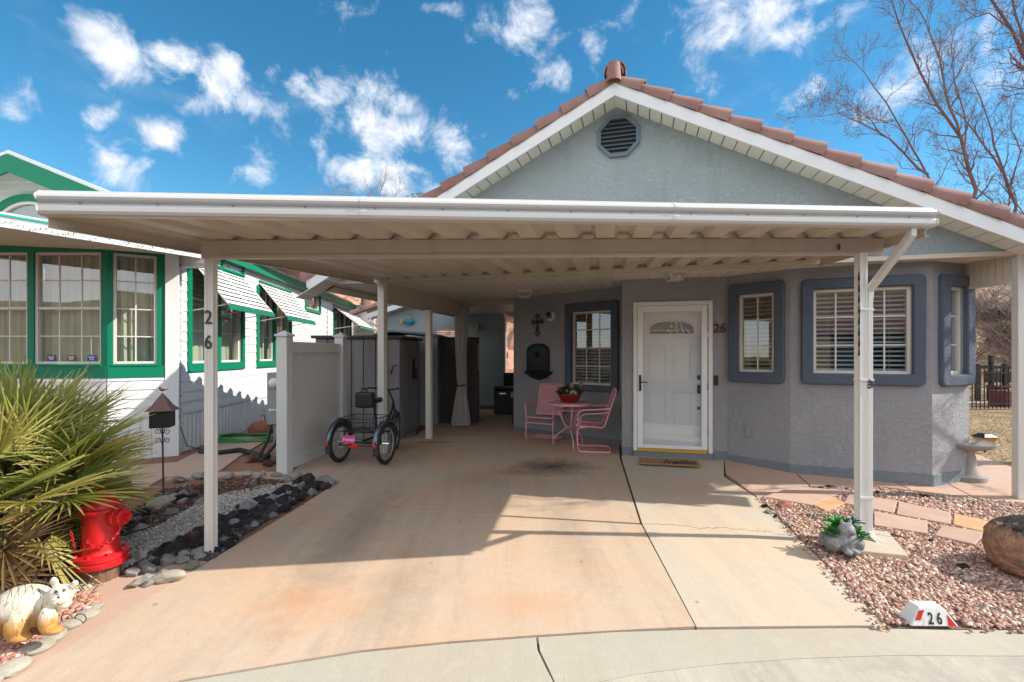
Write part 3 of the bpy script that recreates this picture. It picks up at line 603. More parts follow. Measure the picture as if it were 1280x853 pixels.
# roof: deck, rake fascia, soffit, tiles, ridge
UE = 4.28; rf = MB(); VF = -.30; VB = 9.3
def zr(u, top): return top-PT*abs(u)
for sgn in (-1, 1):
    ue = UE*sgn
    a = [H(0, VF, 4.765), H(ue, VF, zr(ue, 4.765)), H(ue, VF, zr(ue, 4.785)), H(0, VF, 4.785)]
    rf.prism(a, Vector((NB.x, NB.y, 0))*(VB-VF))
roof = rf.build('roof', 'tile', house)
fa = MB()
for sgn in (-1, 1):
    ue = UE*sgn; fa.prism([H(0, VF-.03, 4.79), H(ue, VF-.03, zr(ue, 4.79)), H(ue, VF-.03, zr(ue, 4.635)), H(0, VF-.03, 4.635)], Vector((NB.x, NB.y, 0))*.03)
    fa.prism([H(ue, VF-.03, zr(ue, 4.785)), H(ue, VF-.03, LINT-.13), H(ue+.03*sgn, VF-.03, LINT-.13), H(ue+.03*sgn, VF-.03, zr(ue, 4.785))], Vector((NB.x, NB.y, 0))*(VB-VF))
fa.build('fascia', 'white', roof, bevel=.004)
sf = MB(); bw = .145; nb = int(UE/math.cos(math.atan(PT))/.135/1.0)
for sgn in (-1, 1):
    n = 33; du = UL*1.12/n
    for k in range(n):
        a, b = sgn*k*du, sgn*(k*du+du-.012)
        zz = lambda u: 4.655-PT*abs(u)
        sf.prism([H(a, VF, zz(a)), H(b, VF, zz(b)), H(b, VF, zz(b)+.012), H(a, VF, zz(a)+.012)], Vector((NB.x, NB.y, 0))*(-VF-.002))
sf.build('rake_soffit', 'soffit', roof)
sb_ = MB()
for sgn in (-1, 1):
    sb_.prism([H(0, VF, 4.672), H(sgn*UE, VF, zr(UE, 4.672)), H(sgn*UE, VF, zr(UE, 4.69)), H(0, VF, 4.69)], Vector((NB.x, NB.y, 0))*(-VF+.1))
sb_.build('soffit_backing', 'wood', roof)
tl = MB(); step = .355; sl_ = math.hypot(1, PT)
def barrel(mb, p0, p1, r0, r1, up, a0=-100, a1=100, n=10, th=.014):
    p0, p1 = Vector(p0), Vector(p1); d = (p1-p0).normalized(); up = Vector(up); up = (up-d*up.dot(d)).normalized(); q = d.cross(up); vs = []
    for p, r in ((p0, r0), (p1, r1)):
        for rr in (r, r-th):
            for k in range(n+1):
                a = R(a0+(a1-a0)*k/n); vs.append(p+(up*math.cos(a)+q*math.sin(a))*rr)
    m = n+1; fs = []
    for k in range(n): fs += [(k, k+1, 2*m+k+1, 2*m+k), (m+k, 3*m+k, 3*m+k+1, m+k+1), (k, m+k, m+k+1, k+1), (2*m+k, 2*m+k+1, 3*m+k+1, 3*m+k)]
    fs += [(0, 2*m, 3*m, m), (n, m+n, 3*m+n, 2*m+n)]
    mb.add(vs, fs, False)
    for i in range(len(fs)-2):
        if i % 4 < 2: mb.sm[-len(fs)+i] = True
for sgn in (-1, 1):
    n = int((UE+.05)*sl_/step)
    for k in range(n+1):
        u0 = (k*step-.06)/sl_+.02; u1 = min(((k+1)*step+.0)/sl_, UE+.1)
        if u0 > UE: continue
        jz = random.uniform(-.004, .004)
        barrel(tl, H(sgn*max(u0, .02), VF+.055, zr(max(u0, .02), 4.825)+jz), H(sgn*u1, VF+.055, zr(u1, 4.848)+jz), .09, .126, (0, 0, 1), -115, 115, 12)
tl.build('rake_tiles', 'tile', roof)
# field tiles: rows of shallow barrels running down both slopes
fl = MB()
for sgn in (-1, 1):
    for i in range(28):
        vv = VF+.22+i*.33
        barrel(fl, H(sgn*.05, vv, 4.80), H(sgn*(UE+.04), vv, zr(UE+.04, 4.80)), .085, .09, (0, 0, 1), -85, 85, 6)
fl.build('roof_tiles', 'tile', roof)
rg = MB()
for k in range(22):
    barrel(rg, H(0, VF+.02+k*.42+.46, 4.935), H(0, VF+.02+k*.42, 4.955), .112, .135, (0, 0, 1), -105, 105, 14)
barrel(rg, H(0, VF+.07, 4.945), H(0, VF+.03, 4.945), .105, .105, (0, 0, 1), -105, 105, 14, th=.02); barrel(rg, H(0, VF+.10, 4.94), H(0, VF+.045, 4.94), .075, .075, (0, 0, 1), -105, 105, 14, th=.02)
rgo = rg.build('ridge_tiles', 'tile', roof); 
MB().box(-.1, .1, 0, .2, 4.78, 4.99, lambda x, y, z: H(x*(.7), VF+.06+y, z)).build('ridge_mortar', 'wood', roof)
ct = MB(); barrel(ct, H(-.01, VF-.045, 5.0), H(-.01, VF-.045, 4.79), .075, .088, (-NB.x, -NB.y, 0), -100, 100, 12); ct.build('apex_tile', 'tile', roof)
# lintel, ceiling, eave soffit
lt = MB(); lt.box(-UE, UE, -.02, .10, LINT-.05, LINT+.0, H); lt.build('lintel_trim', 'cream', house, bevel=.005)
ce = MB(); u = -UE
while u < UE:
    ce.box(u, u+.15, -.0 if abs(u) < UL else VF, 8.9, CEIL-.012, CEIL, H)
    ce.box(u+.15, u+.162, -.0 if abs(u) < UL else VF, 8.9, CEIL-.004, CEIL, H); u += .162
ce.build('porch_ceiling', 'ceil', house)
for q_ in ((-UE, -UL), (UL, UE)): MB().box(q_[0], q_[1], VF, VF+.02, LINT-.02, LINT+.2, H).build('eave_return', 'soffit', house)
MB().box(-UE, UE, VB-.02, VB, LINT, 2.75, H).build('rear_trim', 'white', house)
bk = MB(); bk.prism([H(-UE, VB-.3, LINT), H(UE, VB-.3, LINT), H(0, VB-.3, 4.7)], Vector((NB.x, NB.y, 0))*.1); bk.build('rear_gable', 'stucco', house)
# left side valance, porch posts
def vframe(A, B, name):
    w = WF(A, B); mb = MB(); n = int(w.L/.075)
    for k in range(n):
        a, b = w.L*k/n, w.L*(k+1)/n; mb.box(a, b-.006, -.014, .014, CEIL-.285, CEIL-.012, w)
    mb.box(0, w.L, -.008, .008, CEIL-.28, CEIL-.013, w).box(0, w.L, -.022, .022, CEIL-.31, CEIL-.285, w)
    return mb.build(name, 'cream', house)
p2 = Vector((-1.87, 6.93)); p3 = Vector((-1.40, 8.1)); p4 = Vector((-.97, 9.6)); p5 = Vector((5.33, 5.03))
vframe(p4, p2+(p4-p2).normalized()*.07, 'valance'); vframe((5.28, 5.7), (p5.x-.02, p5.y+.07), 'valance')
def post(p, name='porch_post', w=.066, z0=.1, z1=CEIL-.03, mat='postm', rz=0):
    f = lambda x, y, z: (p[0]+x*math.cos(rz)-y*math.sin(rz), p[1]+x*math.sin(rz)+y*math.cos(rz), z)
    mb = MB(); mb.box(-w, w, -w, w, z0, z1, f); o = mb.build(name, mat, house, bevel=.006)
    MB().box(-w-.008, w+.008, -w-.008, w+.008, z1-.03, z1-.001, f).build('cap', mat, o, bevel=.003); return o
post(p2, w=.052, rz=-.26); post(p3, w=.046, z1=CEIL-.31, rz=-.26); post(p4, w=.055, rz=-.26); post(p5, w=.05, rz=-.26, z0=.02)
bh = WF(p4, (.15, 9.2)); MB().box(0, 1.2, -.03, .03, CEIL-.1, CEIL-.012, bh).build('rear_beam', 'cream', house, bevel=.004)
# ---- front door
du0, du1, dz0, dz1 = r_door
d = MB(); fwd = .055
d.box(du0, du0+fwd, -.1, .03, dz0, dz1, wdoor).box(du1-fwd, du1, -.1, .03, dz0, dz1, wdoor).box(du0+fwd, du1-fwd, -.1, .03, dz1-fwd, dz1, wdoor)
door = d.build('door_frame', 'white', house, bevel=.008)
a, b = du0+fwd+.003, du1-fwd-.012; z0 = dz0+.045; z1 = dz1-fwd-.004; sw = .075
st = MB(); st.box(a, a+sw, -.005, .028, z0, z1, wdoor).box(b-sw, b, -.005, .028, z0, z1, wdoor).box(a+sw, b-sw, -.005, .028, z1-sw-.01, z1, wdoor).box(a+sw, b-sw, -.005, .028, z0, z0+.05, wdoor)
sto = st.build('storm_door', 'doorpaint', door, bevel=.004)
MB().quad(wdoor(a+sw, .012, z0+.05), wdoor(b-sw, .012, z0+.05), wdoor(b-sw, .012, z1-sw-.01), wdoor(a+sw, .012, z1-sw-.01)).build('storm_pane', 'doorglass', door)
hd = MB(); hd.box(a+.02, a+.05, .028, .04, 1.03, 1.25, wdoor).tube([wdoor(a+.035, .04, 1.15), wdoor(a+.035, .075, 1.15), wdoor(a+.10, .08, 1.155), wdoor(a+.13, .08, 1.145)], .008, 8); hd.build('handle', 'black', door)
MB().box(a, b, -.02, .035, dz0-.002, dz0+.04, wdoor).build('threshold', 'gold', door, bevel=.003)
ip = MB(); ip.box(a+.01, b-.01, -.09, -.045, z0-.03, z1, wdoor); inner = ip.build('inner_door', 'doorpaint', door)
W_ = b-a; pm = MB()
def panel(x0, x1, y0, y1):
    for (p, q, r_, s_) in ((x0, x1, y0, y0+.014), (x0, x1, y1-.014, y1), (x0, x0+.014, y0, y1), (x1-.014, x1, y0, y1)): pm.box(p, q, -.045, -.037, r_, s_, wdoor)
    pm.box(x0+.03, x1-.03, -.045, -.040, y0+.03, y1-.03, wdoor)
hz = z1-z0
for k in (0, 1):
    x0 = a+W_*(.17+.36*k); x1 = x0+W_*.25+.01; panel(x0, x1, z0+hz*.15, z0+hz*.40); panel(x0, x1, z0+hz*.49, z0+hz*.72)
pm.build('door_panel', 'doorpaint', door, bevel=.004)
# arched light in the door
ac = (a+b)/2; aw = W_*.32; ab = z0+hz*.80; at_ = z0+hz*.885
arch = [(ac-aw, ab), (ac+aw, ab)]+[(ac+aw*math.cos(R(180*k/16)), ab+(at_-ab)*.55+(at_-ab)*.6*math.sin(R(180*k/16))) for k in range(17)]
MB().add([wdoor(x, -.036, z) for x, z in arch], [tuple(range(len(arch)))]).build('door_light', M['glass'], door)
MB().add([wdoor(x, -.042, z) for x, z in arch], [tuple(range(len(arch)))]).build('door_light_backing', 'black', door)
le = MB(); pts = [wdoor(x, -.034, z) for x, z in arch]; le.tube(pts, .011, 6, closed=True)
le.build('door_light_rim', 'doorpaint', door)
cm = MB()
for k in range(-3, 4): cm.tube([wdoor(ac+aw*k*.27, -.034, ab+.01), wdoor(ac+aw*k*.2, -.034, ab+(at_-ab)*(1.1-.06*k*k))], .003, 4)
cm.tube([wdoor(ac+.05*math.cos(x*.5), -.034, ab+.07+.05*math.sin(x*.5)) for x in range(13)], .004, 5, closed=True); cm.tube([wdoor(ac-aw*.9, -.034, ab+.055), wdoor(ac+aw*.9, -.034, ab+.055)], .003, 4)
cm.build('leading', 'chrome', door)
kn = MB()
for zz, hh in ((1.22, .03), (1.06, .06), (.8, .02)): kn.box(b-sw-.045, b-sw-.012, -.045, -.02, zz-hh, zz+hh, wdoor)
kn.build('lock', 'black', door, bevel=.004)
hg = MB()
for zz in (.5, 1.1, 1.8): hg.box(b-.004, b+.012, .015, .036, zz-.045, zz+.045, wdoor)
hg.build('hinge', 'chrome', door)
# numbers, doorbell, outlet, porch fixtures
un = wdoor.u(899.5); zn = wdoor.z(899.5, 415.5)
# slab-serif 26 beside the door
text('26', .165, .006, 'numred', house, lambda x, dd, z: wdoor(un+x, .012+dd*.5, zn+z), 'house_number', bold=.004)
ser = MB()
for x0 in (-.085, .012): ser.box(un+x0-.004, un+x0+.03, .004, .017, zn-.003, zn+.012, wdoor)
ser.build('number_serif', 'numred', house)
x = wdoor.u(895); MB().box(x-.025, x+.025, 0, .022, wdoor.z(895, 482), wdoor.z(895, 469.5), wdoor).build('doorbell', 'black', house, bevel=.006)
x = w1.u(936); MB().box(x-.04, x+.04, 0, .02, w1.z(936, 546), w1.z(936, 532), w1).build('outlet_cover', 'meter', house, bevel=.006)
def plight(px, py, y):
    p = P(px, py, y); zt = CEIL-.012; 
    fr = MB(); f = lambda a, b, z: (p.x+a, p.y+b, z)
    o = MB().box(-.12, .12, -.12, .12, zt-.025, zt, f).build('ceiling_light', 'whiteplastic', house, bevel=.006)
    vs = [f(a*s, b*s, z) for s, z in ((.115, zt-.025), (.075, zt-.105)) for a, b in ((-1,-1),(1,-1),(1,1),(-1,1))]
    for k in range(4): fr.tube([vs[k], vs[k+4]], .006, 5); fr.tube([vs[k+4], vs[4+(k+1) % 4]], .007, 5)
    fr.build('lantern_frame', 'whiteplastic', o); MB().add([f(a*s, b*s, z) for s, z in ((.107, zt-.028), (.068, zt-.1)) for a, b in ((-1,-1),(1,-1),(1,1),(-1,1))], [(0,1,5,4),(1,2,6,5),(2,3,7,6),(3,0,4,7),(4,5,6,7)]).build('lens', 'mglass', o)
    MB().ball(f(0, 0, zt-.06), .028).build('bulb', 'lens', o)
plight(655.5, 362, 7.95); plight(844, 345, 6.1)
uc = wr.u(691); zc = wr.z(691, 398)
c = MB(); c.box(uc-.055, uc+.055, 0, .07, zc-.05, zc-.01, wr).box(uc-.0, uc+.06, .0, .04, zc-.01, zc+.10, wr); cao = c.build('security_camera', 'whiteplastic', house, bevel=.006)
MB().ball(wr(uc-.035, .09, zc+.065), .04, 14, 10).build('camera_lens', 'black', cao)
# ================================================================== things hung on the porch wall
uX = wr.u(672.5); zX = wr.z(672.5, 407)
cr = MB(); sX = .235/40*1.0
def XP(x, z, d=.02): return wr(uX+x*.0135, d, zX-z*.0135)
def loop(c, pts, r=.007): c.tube([XP(*p) for p in pts], r, 6, closed=True)
def quat(cx, cy, rot, s=1):
    o_ = []
    for k in range(24):
        a = 2*math.pi*k/24; rr = 2.9*s*(1+.18*math.cos(4*a)); x_, z_ = rr*math.cos(a), rr*math.sin(a)*.9; o_.append((cx+x_, cy+z_))
    return o_
loop(cr, quat(0, -12, 0)); loop(cr, quat(-6.6, -4.5, 0)); loop(cr, quat(6.6, -4.5, 0)); loop(cr, quat(0, -4.5, 0, .8)); loop(cr, quat(0, -4.5, 0, .4), .005); loop(cr, quat(0, -12, 0, .5), .004); loop(cr, quat(6.6, -4.5, 0, .5), .004); loop(cr, quat(-6.6, -4.5, 0, .5), .004)
loop(cr, [(-1.3,-2),(1.3,-2),(2.2,8),(4.2,9.5),(3,12),(0,14.5),(-3,12),(-4.2,9.5),(-2.2,8)]); loop(cr, [(0,1),(.9,8),(2.2,10.5),(0,13),(-2.2,10.5),(-.9,8)], .005)
tag(cr.build('wall_cross', 'blackmetal'), 'dark openwork metal cross hanging on the porch wall above the fountain', 'cross')
uf = wr.u(673.5); zt_ = wr.z(673.5, 429.5); zb_ = wr.z(673.5, 475); wf_ = (wr.u(687)-wr.u(660))/2
ft = thing('wall_fountain', 'black arched wall fountain with a basin, hung beneath the metal cross', 'fountain', wr(uf, 0, zb_))
zc0 = zb_+.14
out_ = [(uf-wf_, zc0), (uf+wf_, zc0), (uf+wf_, zt_-.13)]+[(uf+wf_*math.cos(R(180*k/12)), zt_-.13+.13*math.sin(R(180*k/12))) for k in range(1, 12)]+[(uf-wf_, zt_-.13)]
MB().prism([wr(x, 0, z) for x, z in out_], wr.n.to_3d()*.06).build('back_panel', 'fountain', ft, bevel=.015)
rm = MB(); rm.tube([wr(uf+(x-uf)*.86, .062, zc0+.02+(z-zc0)*.92) for x, z in out_], .012, 6, closed=True); rm.tube([wr(uf+.05*math.cos(k*.5), .065, zt_-.2+.05*math.sin(k*.5)) for k in range(13)], .012, 6, closed=True)
rm.ball(wr(uf, .07, zt_-.2), (.03,.03,.035)); rm.build('relief_moulding', 'fountain', ft)
bs = MB(); nn = 14
prof = [(.02, zb_-.0), (.10, zb_+.03), (.15, zb_+.08), (.19, zb_+.115), (.2, zb_+.14)]
vs = []
for (r_, z_) in prof:
    for k in range(nn+1):
        aa = math.pi*k/nn; vs.append(wr(uf+math.cos(aa)*r_*1.05*(wf_+.05)/.2, math.sin(aa)*r_*.9, z_))
bs.add(vs, [(i*(nn+1)+k, i*(nn+1)+k+1, (i+1)*(nn+1)+k+1, (i+1)*(nn+1)+k) for i in range(len(prof)-1) for k in range(nn)], True)
bs.add([vs[(len(prof)-1)*(nn+1)+k] for k in range(nn+1)], [tuple(range(nn+1))]); bs.tube([vs[(len(prof)-1)*(nn+1)+k] for k in range(nn+1)], .012, 6)
bs.build('basin', 'fountain', ft)
MB().tube([wr(uf+.02, .02, zb_+.02), wr(uf+.06, .02, zb_-.07), wr(uf+.2, .02, zb_-.02), wr(uf+.24, .015, zb_+.13)], .004, 5).build('cord', 'black', ft)
# ================================================================== carport
def pz(x, y): return EYE+.706+.057*y+.01526*x      # underside of the roof pans
GL = Vector((-2.765, 2.86)); GR = Vector((3.115, 3.60)); ge = (GR-GL).normalized(); dd_ = Vector((.2, 1.0)).normalized()
car = thing('carport', 'cream metal carport with ribbed roof, white gutter and two posts over the driveway', 'carport', (0, 3.8, 0))
bline = WF(H(-4.6, .03, 0)[:2], H(4.6, .03, 0)[:2])
def hit(p, q, d, wf):  # where p + t*d meets wf's line
    e_ = wf.e; den = d.x*(-e_.y)+d.y*e_.x; rx = wf.A.x-p.x; ry = wf.A.y-p.y; return (rx*(-e_.y)+ry*e_.x)/den
pn = MB(); Lg = (GR-GL).length; x = 0; prof = []
per = .305
while x < Lg-.02:
    for dx, h in ((0, 0), (.145, 0), (.185, .052), (.265, .052)): prof.append((min(x+dx, Lg), h))
    x += per
prof.append((Lg, 0)); vs = []; LT = []
for (x_, h) in prof:
    p = GL+ge*x_-dd_*.012; tt = hit(p, None, dd_, bline)-.0
    for k in range(2):
        q = p+dd_*(tt*k); vs.append((q.x, q.y, pz(q.x, q.y)+h))
    q = p+dd_*tt
n = len(prof); pn.add(vs, [(2*i, 2*i+2, 2*i+3, 2*i+1) for i in range(n-1)]); 
po = pn.build('roof_pan', 'pan', car, fixn=False); sdm = po.modifiers.new('t', 'SOLIDIFY'); sdm.thickness = .003; sdm.offset = 1
# gutter
gp = [(0,0),(.035,0),(.062,.006),(.074,.022),(.076,.048),(.066,.060),(.054,.066),(.052,.074),(.066,.080),(.082,.090),(.088,.104),(.084,.120),(.072,.130),(.060,.134),(.058,.146),(.0,.148)]
gp = [(a_, b_*.98) for a_, b_ in gp]
go_ = Vector((ge.y, -ge.x)); zl, zr_ = pz(*GL)-.012, pz(*GR)-.02
vs = []
for P0, zz, in ((GL, zl), (GR, zr_)):
    for (o_, h) in gp: q = P0+go_*o_; vs.append((q.x, q.y, zz+h))
m = len(gp); gm = MB(); gm.add(vs, [(k, k+1, m+k+1, m+k) for k in range(m-1)]+[(m-1, 0, m, 2*m-1)]); 
gut = gm.build('gutter', 'gutter', car)
for P0, zz, s_ in ((GL, zl, -1), (GR, zr_, 1)):
    ec = MB(); pp = [(-.03,-.008)]+[(a_+.006*(0 < k < m-1), b_) for k, (a_, b_) in enumerate(gp)]+[(-.03,.15)]
    ec.prism([((P0+go_*a_).x, (P0+go_*a_).y, zz+b_) for a_, b_ in pp], (ge.x*.006*s_, ge.y*.006*s_, 0)); ec.build('end_cap', 'silverpaint' if 0 else 'gutter', gut)
for fr_q in (.31, .66):
    q_ = GL+ge*Lg*fr_q; zq = zl+(zr_-zl)*fr_q; sm_ = MB(); sm_.add([((q_+go_*(a_+.003)+ge*w_).x, (q_+go_*(a_+.003)+ge*w_).y, zq+b_) for w_ in (-.02, .02) for a_, b_ in gp[1:-1]], [(k, k+1, len(gp)-2+k+1, len(gp)-2+k) for k in range(len(gp)-3)]); sm_.build('joint_sleeve', 'gutter', gut)
for k in range(14): q_ = GL+ge*(Lg*(k+.5)/14)+go_*.056; MB().ball((q_.x, q_.y, zl+(zr_-zl)*(k+.5)/14+.068), .006, 6, 4).build('screw', 'chrome', gut)
# side fascia channels under the outer edges
for P0, nm in ((GL, 'side_channel'), (GR-ge*.02, 'side_channel')):
    tt = hit(P0, None, dd_, bline)-.12; q = P0+dd_*tt; sc = MB(); n_ = ge*.03
    for a_, b_, z0_, z1_ in ((0, .004, -.075, .07), (0, .03, -.075, -.071), (0, .03, .066, .07)):
        sc.add([((s0+ge*o_).x, (s0+ge*o_).y, pz(*(s0))+zz) for s0 in (P0, q) for o_ in (a_, b_) for zz in (z0_, z1_)], [(0,1,3,2),(4,6,7,5),(0,4,5,1),(2,3,7,6),(0,2,6,4),(1,5,7,3)])
    sc.build(nm, 'cream', car)
# beam (C channel)
B0 = Vector((-2.385, 3.69)); B1 = Vector((3.13, 4.05)); be_ = (B1-B0).normalized(); bo = Vector((be_.y, -be_.x)); bh_ = .142
def beam_at(P0, P1, depth, zoff, hh):
    mb = MB()
    for o0, o1, z0_, z1_ in ((0, .005, 0, hh), (.0, -.05, 0, .005), (.0, -.05, hh-.005, hh), (-.045, -.05, .0, .02)):
        mb.add([((s0+bo*o_).x, (s0+bo*o_).y, pz(*s0)-hh-.003+zz) for s0 in (P0, P1) for o_ in (o0, o1) for zz in (z0_, z1_)], [(0,1,3,2),(4,6,7,5),(0,4,5,1),(2,3,7,6),(0,2,6,4),(1,5,7,3)])
    for zz in (.012, hh-.018):
        mb.add([((s0+bo*o_).x, (s0+bo*o_).y, pz(*s0)-hh+z_) for s0 in (P0, P1) for o_ in (.004, .012) for z_ in (zz, zz+.008)], [(0,1,3,2),(4,6,7,5),(0,4,5,1),(2,3,7,6),(0,2,6,4),(1,5,7,3)])
    return mb
beam_at(B0, B1, 0, 0, bh_).build('beam', 'pan', car)
rs_ = P(1053, 303, 3.96); MB().box(rs_.x-.005, rs_.x+.004, rs_.y+.03, rs_.y+.052, rs_.z-.055, rs_.z-.005).build('rust_spot', 'rust', car)
# posts: fluted aluminium
def cpost(p, z0, z1, name='post', w=.033):
    o2 = []; 
    side = [(-w, -w), (-w*.45, -w), (-w*.38, -w*.86), (w*.38, -w*.86), (w*.45, -w)]
    for k in range(4):
        c_, s_ = math.cos(math.pi/2*k), math.sin(math.pi/2*k); o2 += [(x*c_-y*s_, x*s_+y*c_) for x, y in side]
    th = math.atan2(be_.y, be_.x); ct_, st_ = math.cos(th), math.sin(th)
    pts = [(p[0]+x*ct_-y*st_, p[1]+x*st_+y*ct_, z0) for x, y in o2]
    o_ = MB().prism(pts, (0, 0, z1-z0)).build(name, 'postm', car)
    f = lambda x, y, z: (p[0]+x*ct_-y*st_, p[1]+x*st_+y*ct_, z)
    MB().box(-w-.012, w+.012, -w-.03, w+.012, z0, z0+.006, f).ball(f(-.02, -w-.016, z0+.008), .009, 8, 5).build('foot_plate', 'chrome', o_)
    return o_, f
P1_ = P(263.8, 690, 3.715); p1o, f1 = cpost((P1_.x, P1_.y), -.01, pz(P1_.x, P1_.y)-bh_)
P2_ = Vector((P(1076, 690, 3.98).x, 3.98)); zb2 = -.035; p2o, f2 = cpost((P2_.x, P2_.y), zb2, pz(P2_.x, P2_.y)-bh_)
for s_, zc in (('2', 405), ('6', 436)):
    z_ = P(264, zc, 3.68).z
    text(s_, .15, .004, 'inkgrey', car, lambda x, dd, z: f1(x, -.04+dd, z_+z), 'post_number', bold=.0, sx=.8)
# downspout: outlet under the gutter, slanting back to the post, down its side, kicked out at the foot
dp = MB()
def rtube(mb, pts, w, h, side=(0, 1, 0)):
    pts = [Vector(p) for p in pts]; rings = []
    for i, p in enumerate(pts):
        d0 = (p-pts[i-1]).normalized() if i else (pts[1]-p).normalized(); d1 = (pts[i+1]-p).normalized() if i < len(pts)-1 else d0
        d = (d0+d1).normalized(); s_ = Vector(side); s_ = (s_-d*s_.dot(d)).normalized(); q = d.cross(s_); k = 1/max(.6, d.dot(d0))
        rings.append([p+s_*a_*h+q*b_*w*k for a_, b_ in ((-1,-1),(1,-1),(1,1),(-1,1))])
    vs = [v_ for r_ in rings for v_ in r_]; fs = [(4*i+k, 4*i+(k+1) % 4, 4*i+4+(k+1) % 4, 4*i+4+k) for i in range(len(pts)-1) for k in range(4)]
    mb.add(vs, fs+[(3,2,1,0), tuple(len(vs)-4+k for k in range(4))]); return mb
ou = P(1139, 287, 3.58); q1 = Vector((ou.x, ou.y, zr_+.0)); q2 = q1-Vector((0,0,.05)); q3 = Vector((P2_.x+.056, P2_.y-.006, 2.02)); 
rtube(dp, [q1, q2, q3+Vector((.01, 0, .05)), q3-Vector((0,0,.06)), (q3.x, q3.y, zb2+.11), (q3.x+.01, q3.y-.04, zb2+.06), (q3.x+.03, q3.y-.13, zb2+.02)], .020, .03)
dpo = dp.build('downspout', 'postm', car, bevel=.004)
st_ = MB()
for z_ in (.35, 1.32, 1.9): st_.box(-.036, .082, -.042, .036, z_, z_+.018, lambda x, y, z: f2(x, y, z))
st_.build('strap', 'postm', dpo)
nt_ = MB(); 
for k in range(4): nt_.tube([f2(.055+.032*math.cos(i*.7), -.006+.042*math.sin(i*.7), 1.27+.018*k+.01*math.sin(i*2+k)) for i in range(10)], .008, 5, closed=True)
nt_.build('tape_wrap', 'silver', dpo)
fc = MB(); zt = 2.2
fc.tube([f2(-.04, -.03, 2.22-.03*k+0) for k in range(24)], [.003+.003*(k % 3) for k in range(24)], 6); fc.build('light_string', 'black', car)
# ================================================================== neighbour's white and green home
def siding(w, u0, u1, z0, z1, holes=(), rh=.125, mb=None, d=.012):
    mb = mb or MB(); z = z0
    while z < z1-.01:
        zt = min(z+rh, z1); segs = [(u0, u1)]
        for (a, b, c, dd) in holes:
            if c < zt-.02 and dd > z+.02:
                ns = []
                for (p, q) in segs:
                    if b <= p or a >= q: ns.append((p, q))
                    else:
                        if a > p: ns.append((p, a))
                        if b < q: ns.append((b, q))
                segs = ns
        for (p, q) in segs:
            mb.add([w(p, d+.012, z), w(q, d+.012, z), w(q, d, zt), w(p, d, zt), w(p, 0, z), w(q, 0, z)], [(0,1,2,3), (4,5,1,0)])
        z = zt
    return mb
nh = thing('white_house', 'white sided house with green trim, slatted window awnings and a cream curtained bay', 'house', (-7, 7, .05))
nA = WF((-9.4, 6.42), (-5.41, 6.42)); nB = WF((-5.41, 6.42), (-4.885, 6.76)); nS = WF((-4.86, 6.93), (-4.86-.083*10.3, 6.93+10.3))
wA1 = nA.rect(-46, 315, 34, 455.5); wA2 = nA.rect(42, 315, 126, 455.5); wB = nB.rect(141, 317, 196, 455.5)
zlo, zhi = wA1[2], wA1[3]; wB = (wB[0], wB[1], zlo, zhi); SK = .68; BAND = 1.215
mb = MB(); wall_mb(nA, SK, 3.0, [wA1, wA2], mb=mb); wall_mb(nB, SK, 3.0, [wB], mb=mb)
weld(mb.build('bay_wall', 'green', nh, fixn=False))
gb_ = MB()
for w, L_, rr in ((nA, nA.L, (wA1, wA2)), (nB, nB.L, (wB,))):
    gb_.box(.0, L_, .0, .02, BAND, zlo-.03, w)
    for r_ in rr: gb_.box(r_[0]-.02, r_[1]+.02, .0, .03, zlo-.03, zlo-.005, w)
gb_.build('bay_trim', 'green', nh, bevel=.004)
mb = MB(); siding(nA, 0, nA.L, SK, BAND, mb=mb); siding(nB, 0, nB.L, SK, BAND, mb=mb)
S1 = (.35, 1.95, 1.40, 2.92); S2 = (2.66, 4.3, 1.40, 2.85); S3 = (7.9, 9.9, .9, 2.9)
C1 = nS.rect(277, 324, 301, 343); C2 = nS.rect(381, 367, 398.5, 387)
wS = MB(); wall_mb(nS, SK, 3.4, [S1, S2, S3, C2], mb=wS)
weld(wS.build('side_wall', 'siding', nh, fixn=False))
siding(nS, .05, nS.L, SK, 3.3, [S1, S2, S3, C2], rh=.15, mb=mb)
mb.build('siding', 'siding', nh, fixn=False)
# corner board, skirting with ribs
cb = MB(); cb.box(-.06, .06, -.0, .05, -.02, 3.1, nS).box(nB.L-.0, nB.L+.16, -.05, .03, -.02, 3.0, nB); cb.build('corner_board', 'siding', nh, bevel=.004)
sk = MB()
for w in (nA, nB, nS):
    n = int(w.L/.11)
    for k in range(n):
        a = w.L*k/n; b = w.L*(k+1)/n; sk.add([w(a, 0, -.05), w(a+.012, .018, -.05), w(b-.035, .018, -.05), w(b-.023, 0, -.05), w(b, 0, -.05), w(a, 0, SK), w(a+.012, .018, SK), w(b-.035, .018, SK), w(b-.023, 0, SK), w(b, 0, SK)], [(k_, k_+1, k_+6, k_+5) for k_ in range(4)])
    sk.box(0, w.L, -.01, .035, SK-.02, SK+.035, w)
sk.build('skirting', 'siding', nh, fixn=False)
def curtain(w, parent, r, n=9, gap=None):
    a, b, c, d = r; m_ = 120; vs = []
    for i in range(m_+1):
        u = a-.02+(b-a+.04)*i/m_; ph = 2*math.pi*n*i/m_+1.3*math.sin(i*.13); 
        for k, z in enumerate((c-.03, (c+d)/2, d-.02)):
            dd = -.19+.028*math.sin(ph+.5*k)*(1 if k < 2 else .6)+.008*math.sin(ph*2.7+k); vs.append(w(u, dd, z))
    o = MB().add(vs, [(3*i+k, 3*i+3+k, 3*i+4+k, 3*i+1+k) for i in range(m_) for k in range(2)], True).build('curtain', 'curtain', parent, fixn=False)
    return o
M['glass2'] = glassmat('window_glass_clear', (.86,.9,.88), .04)
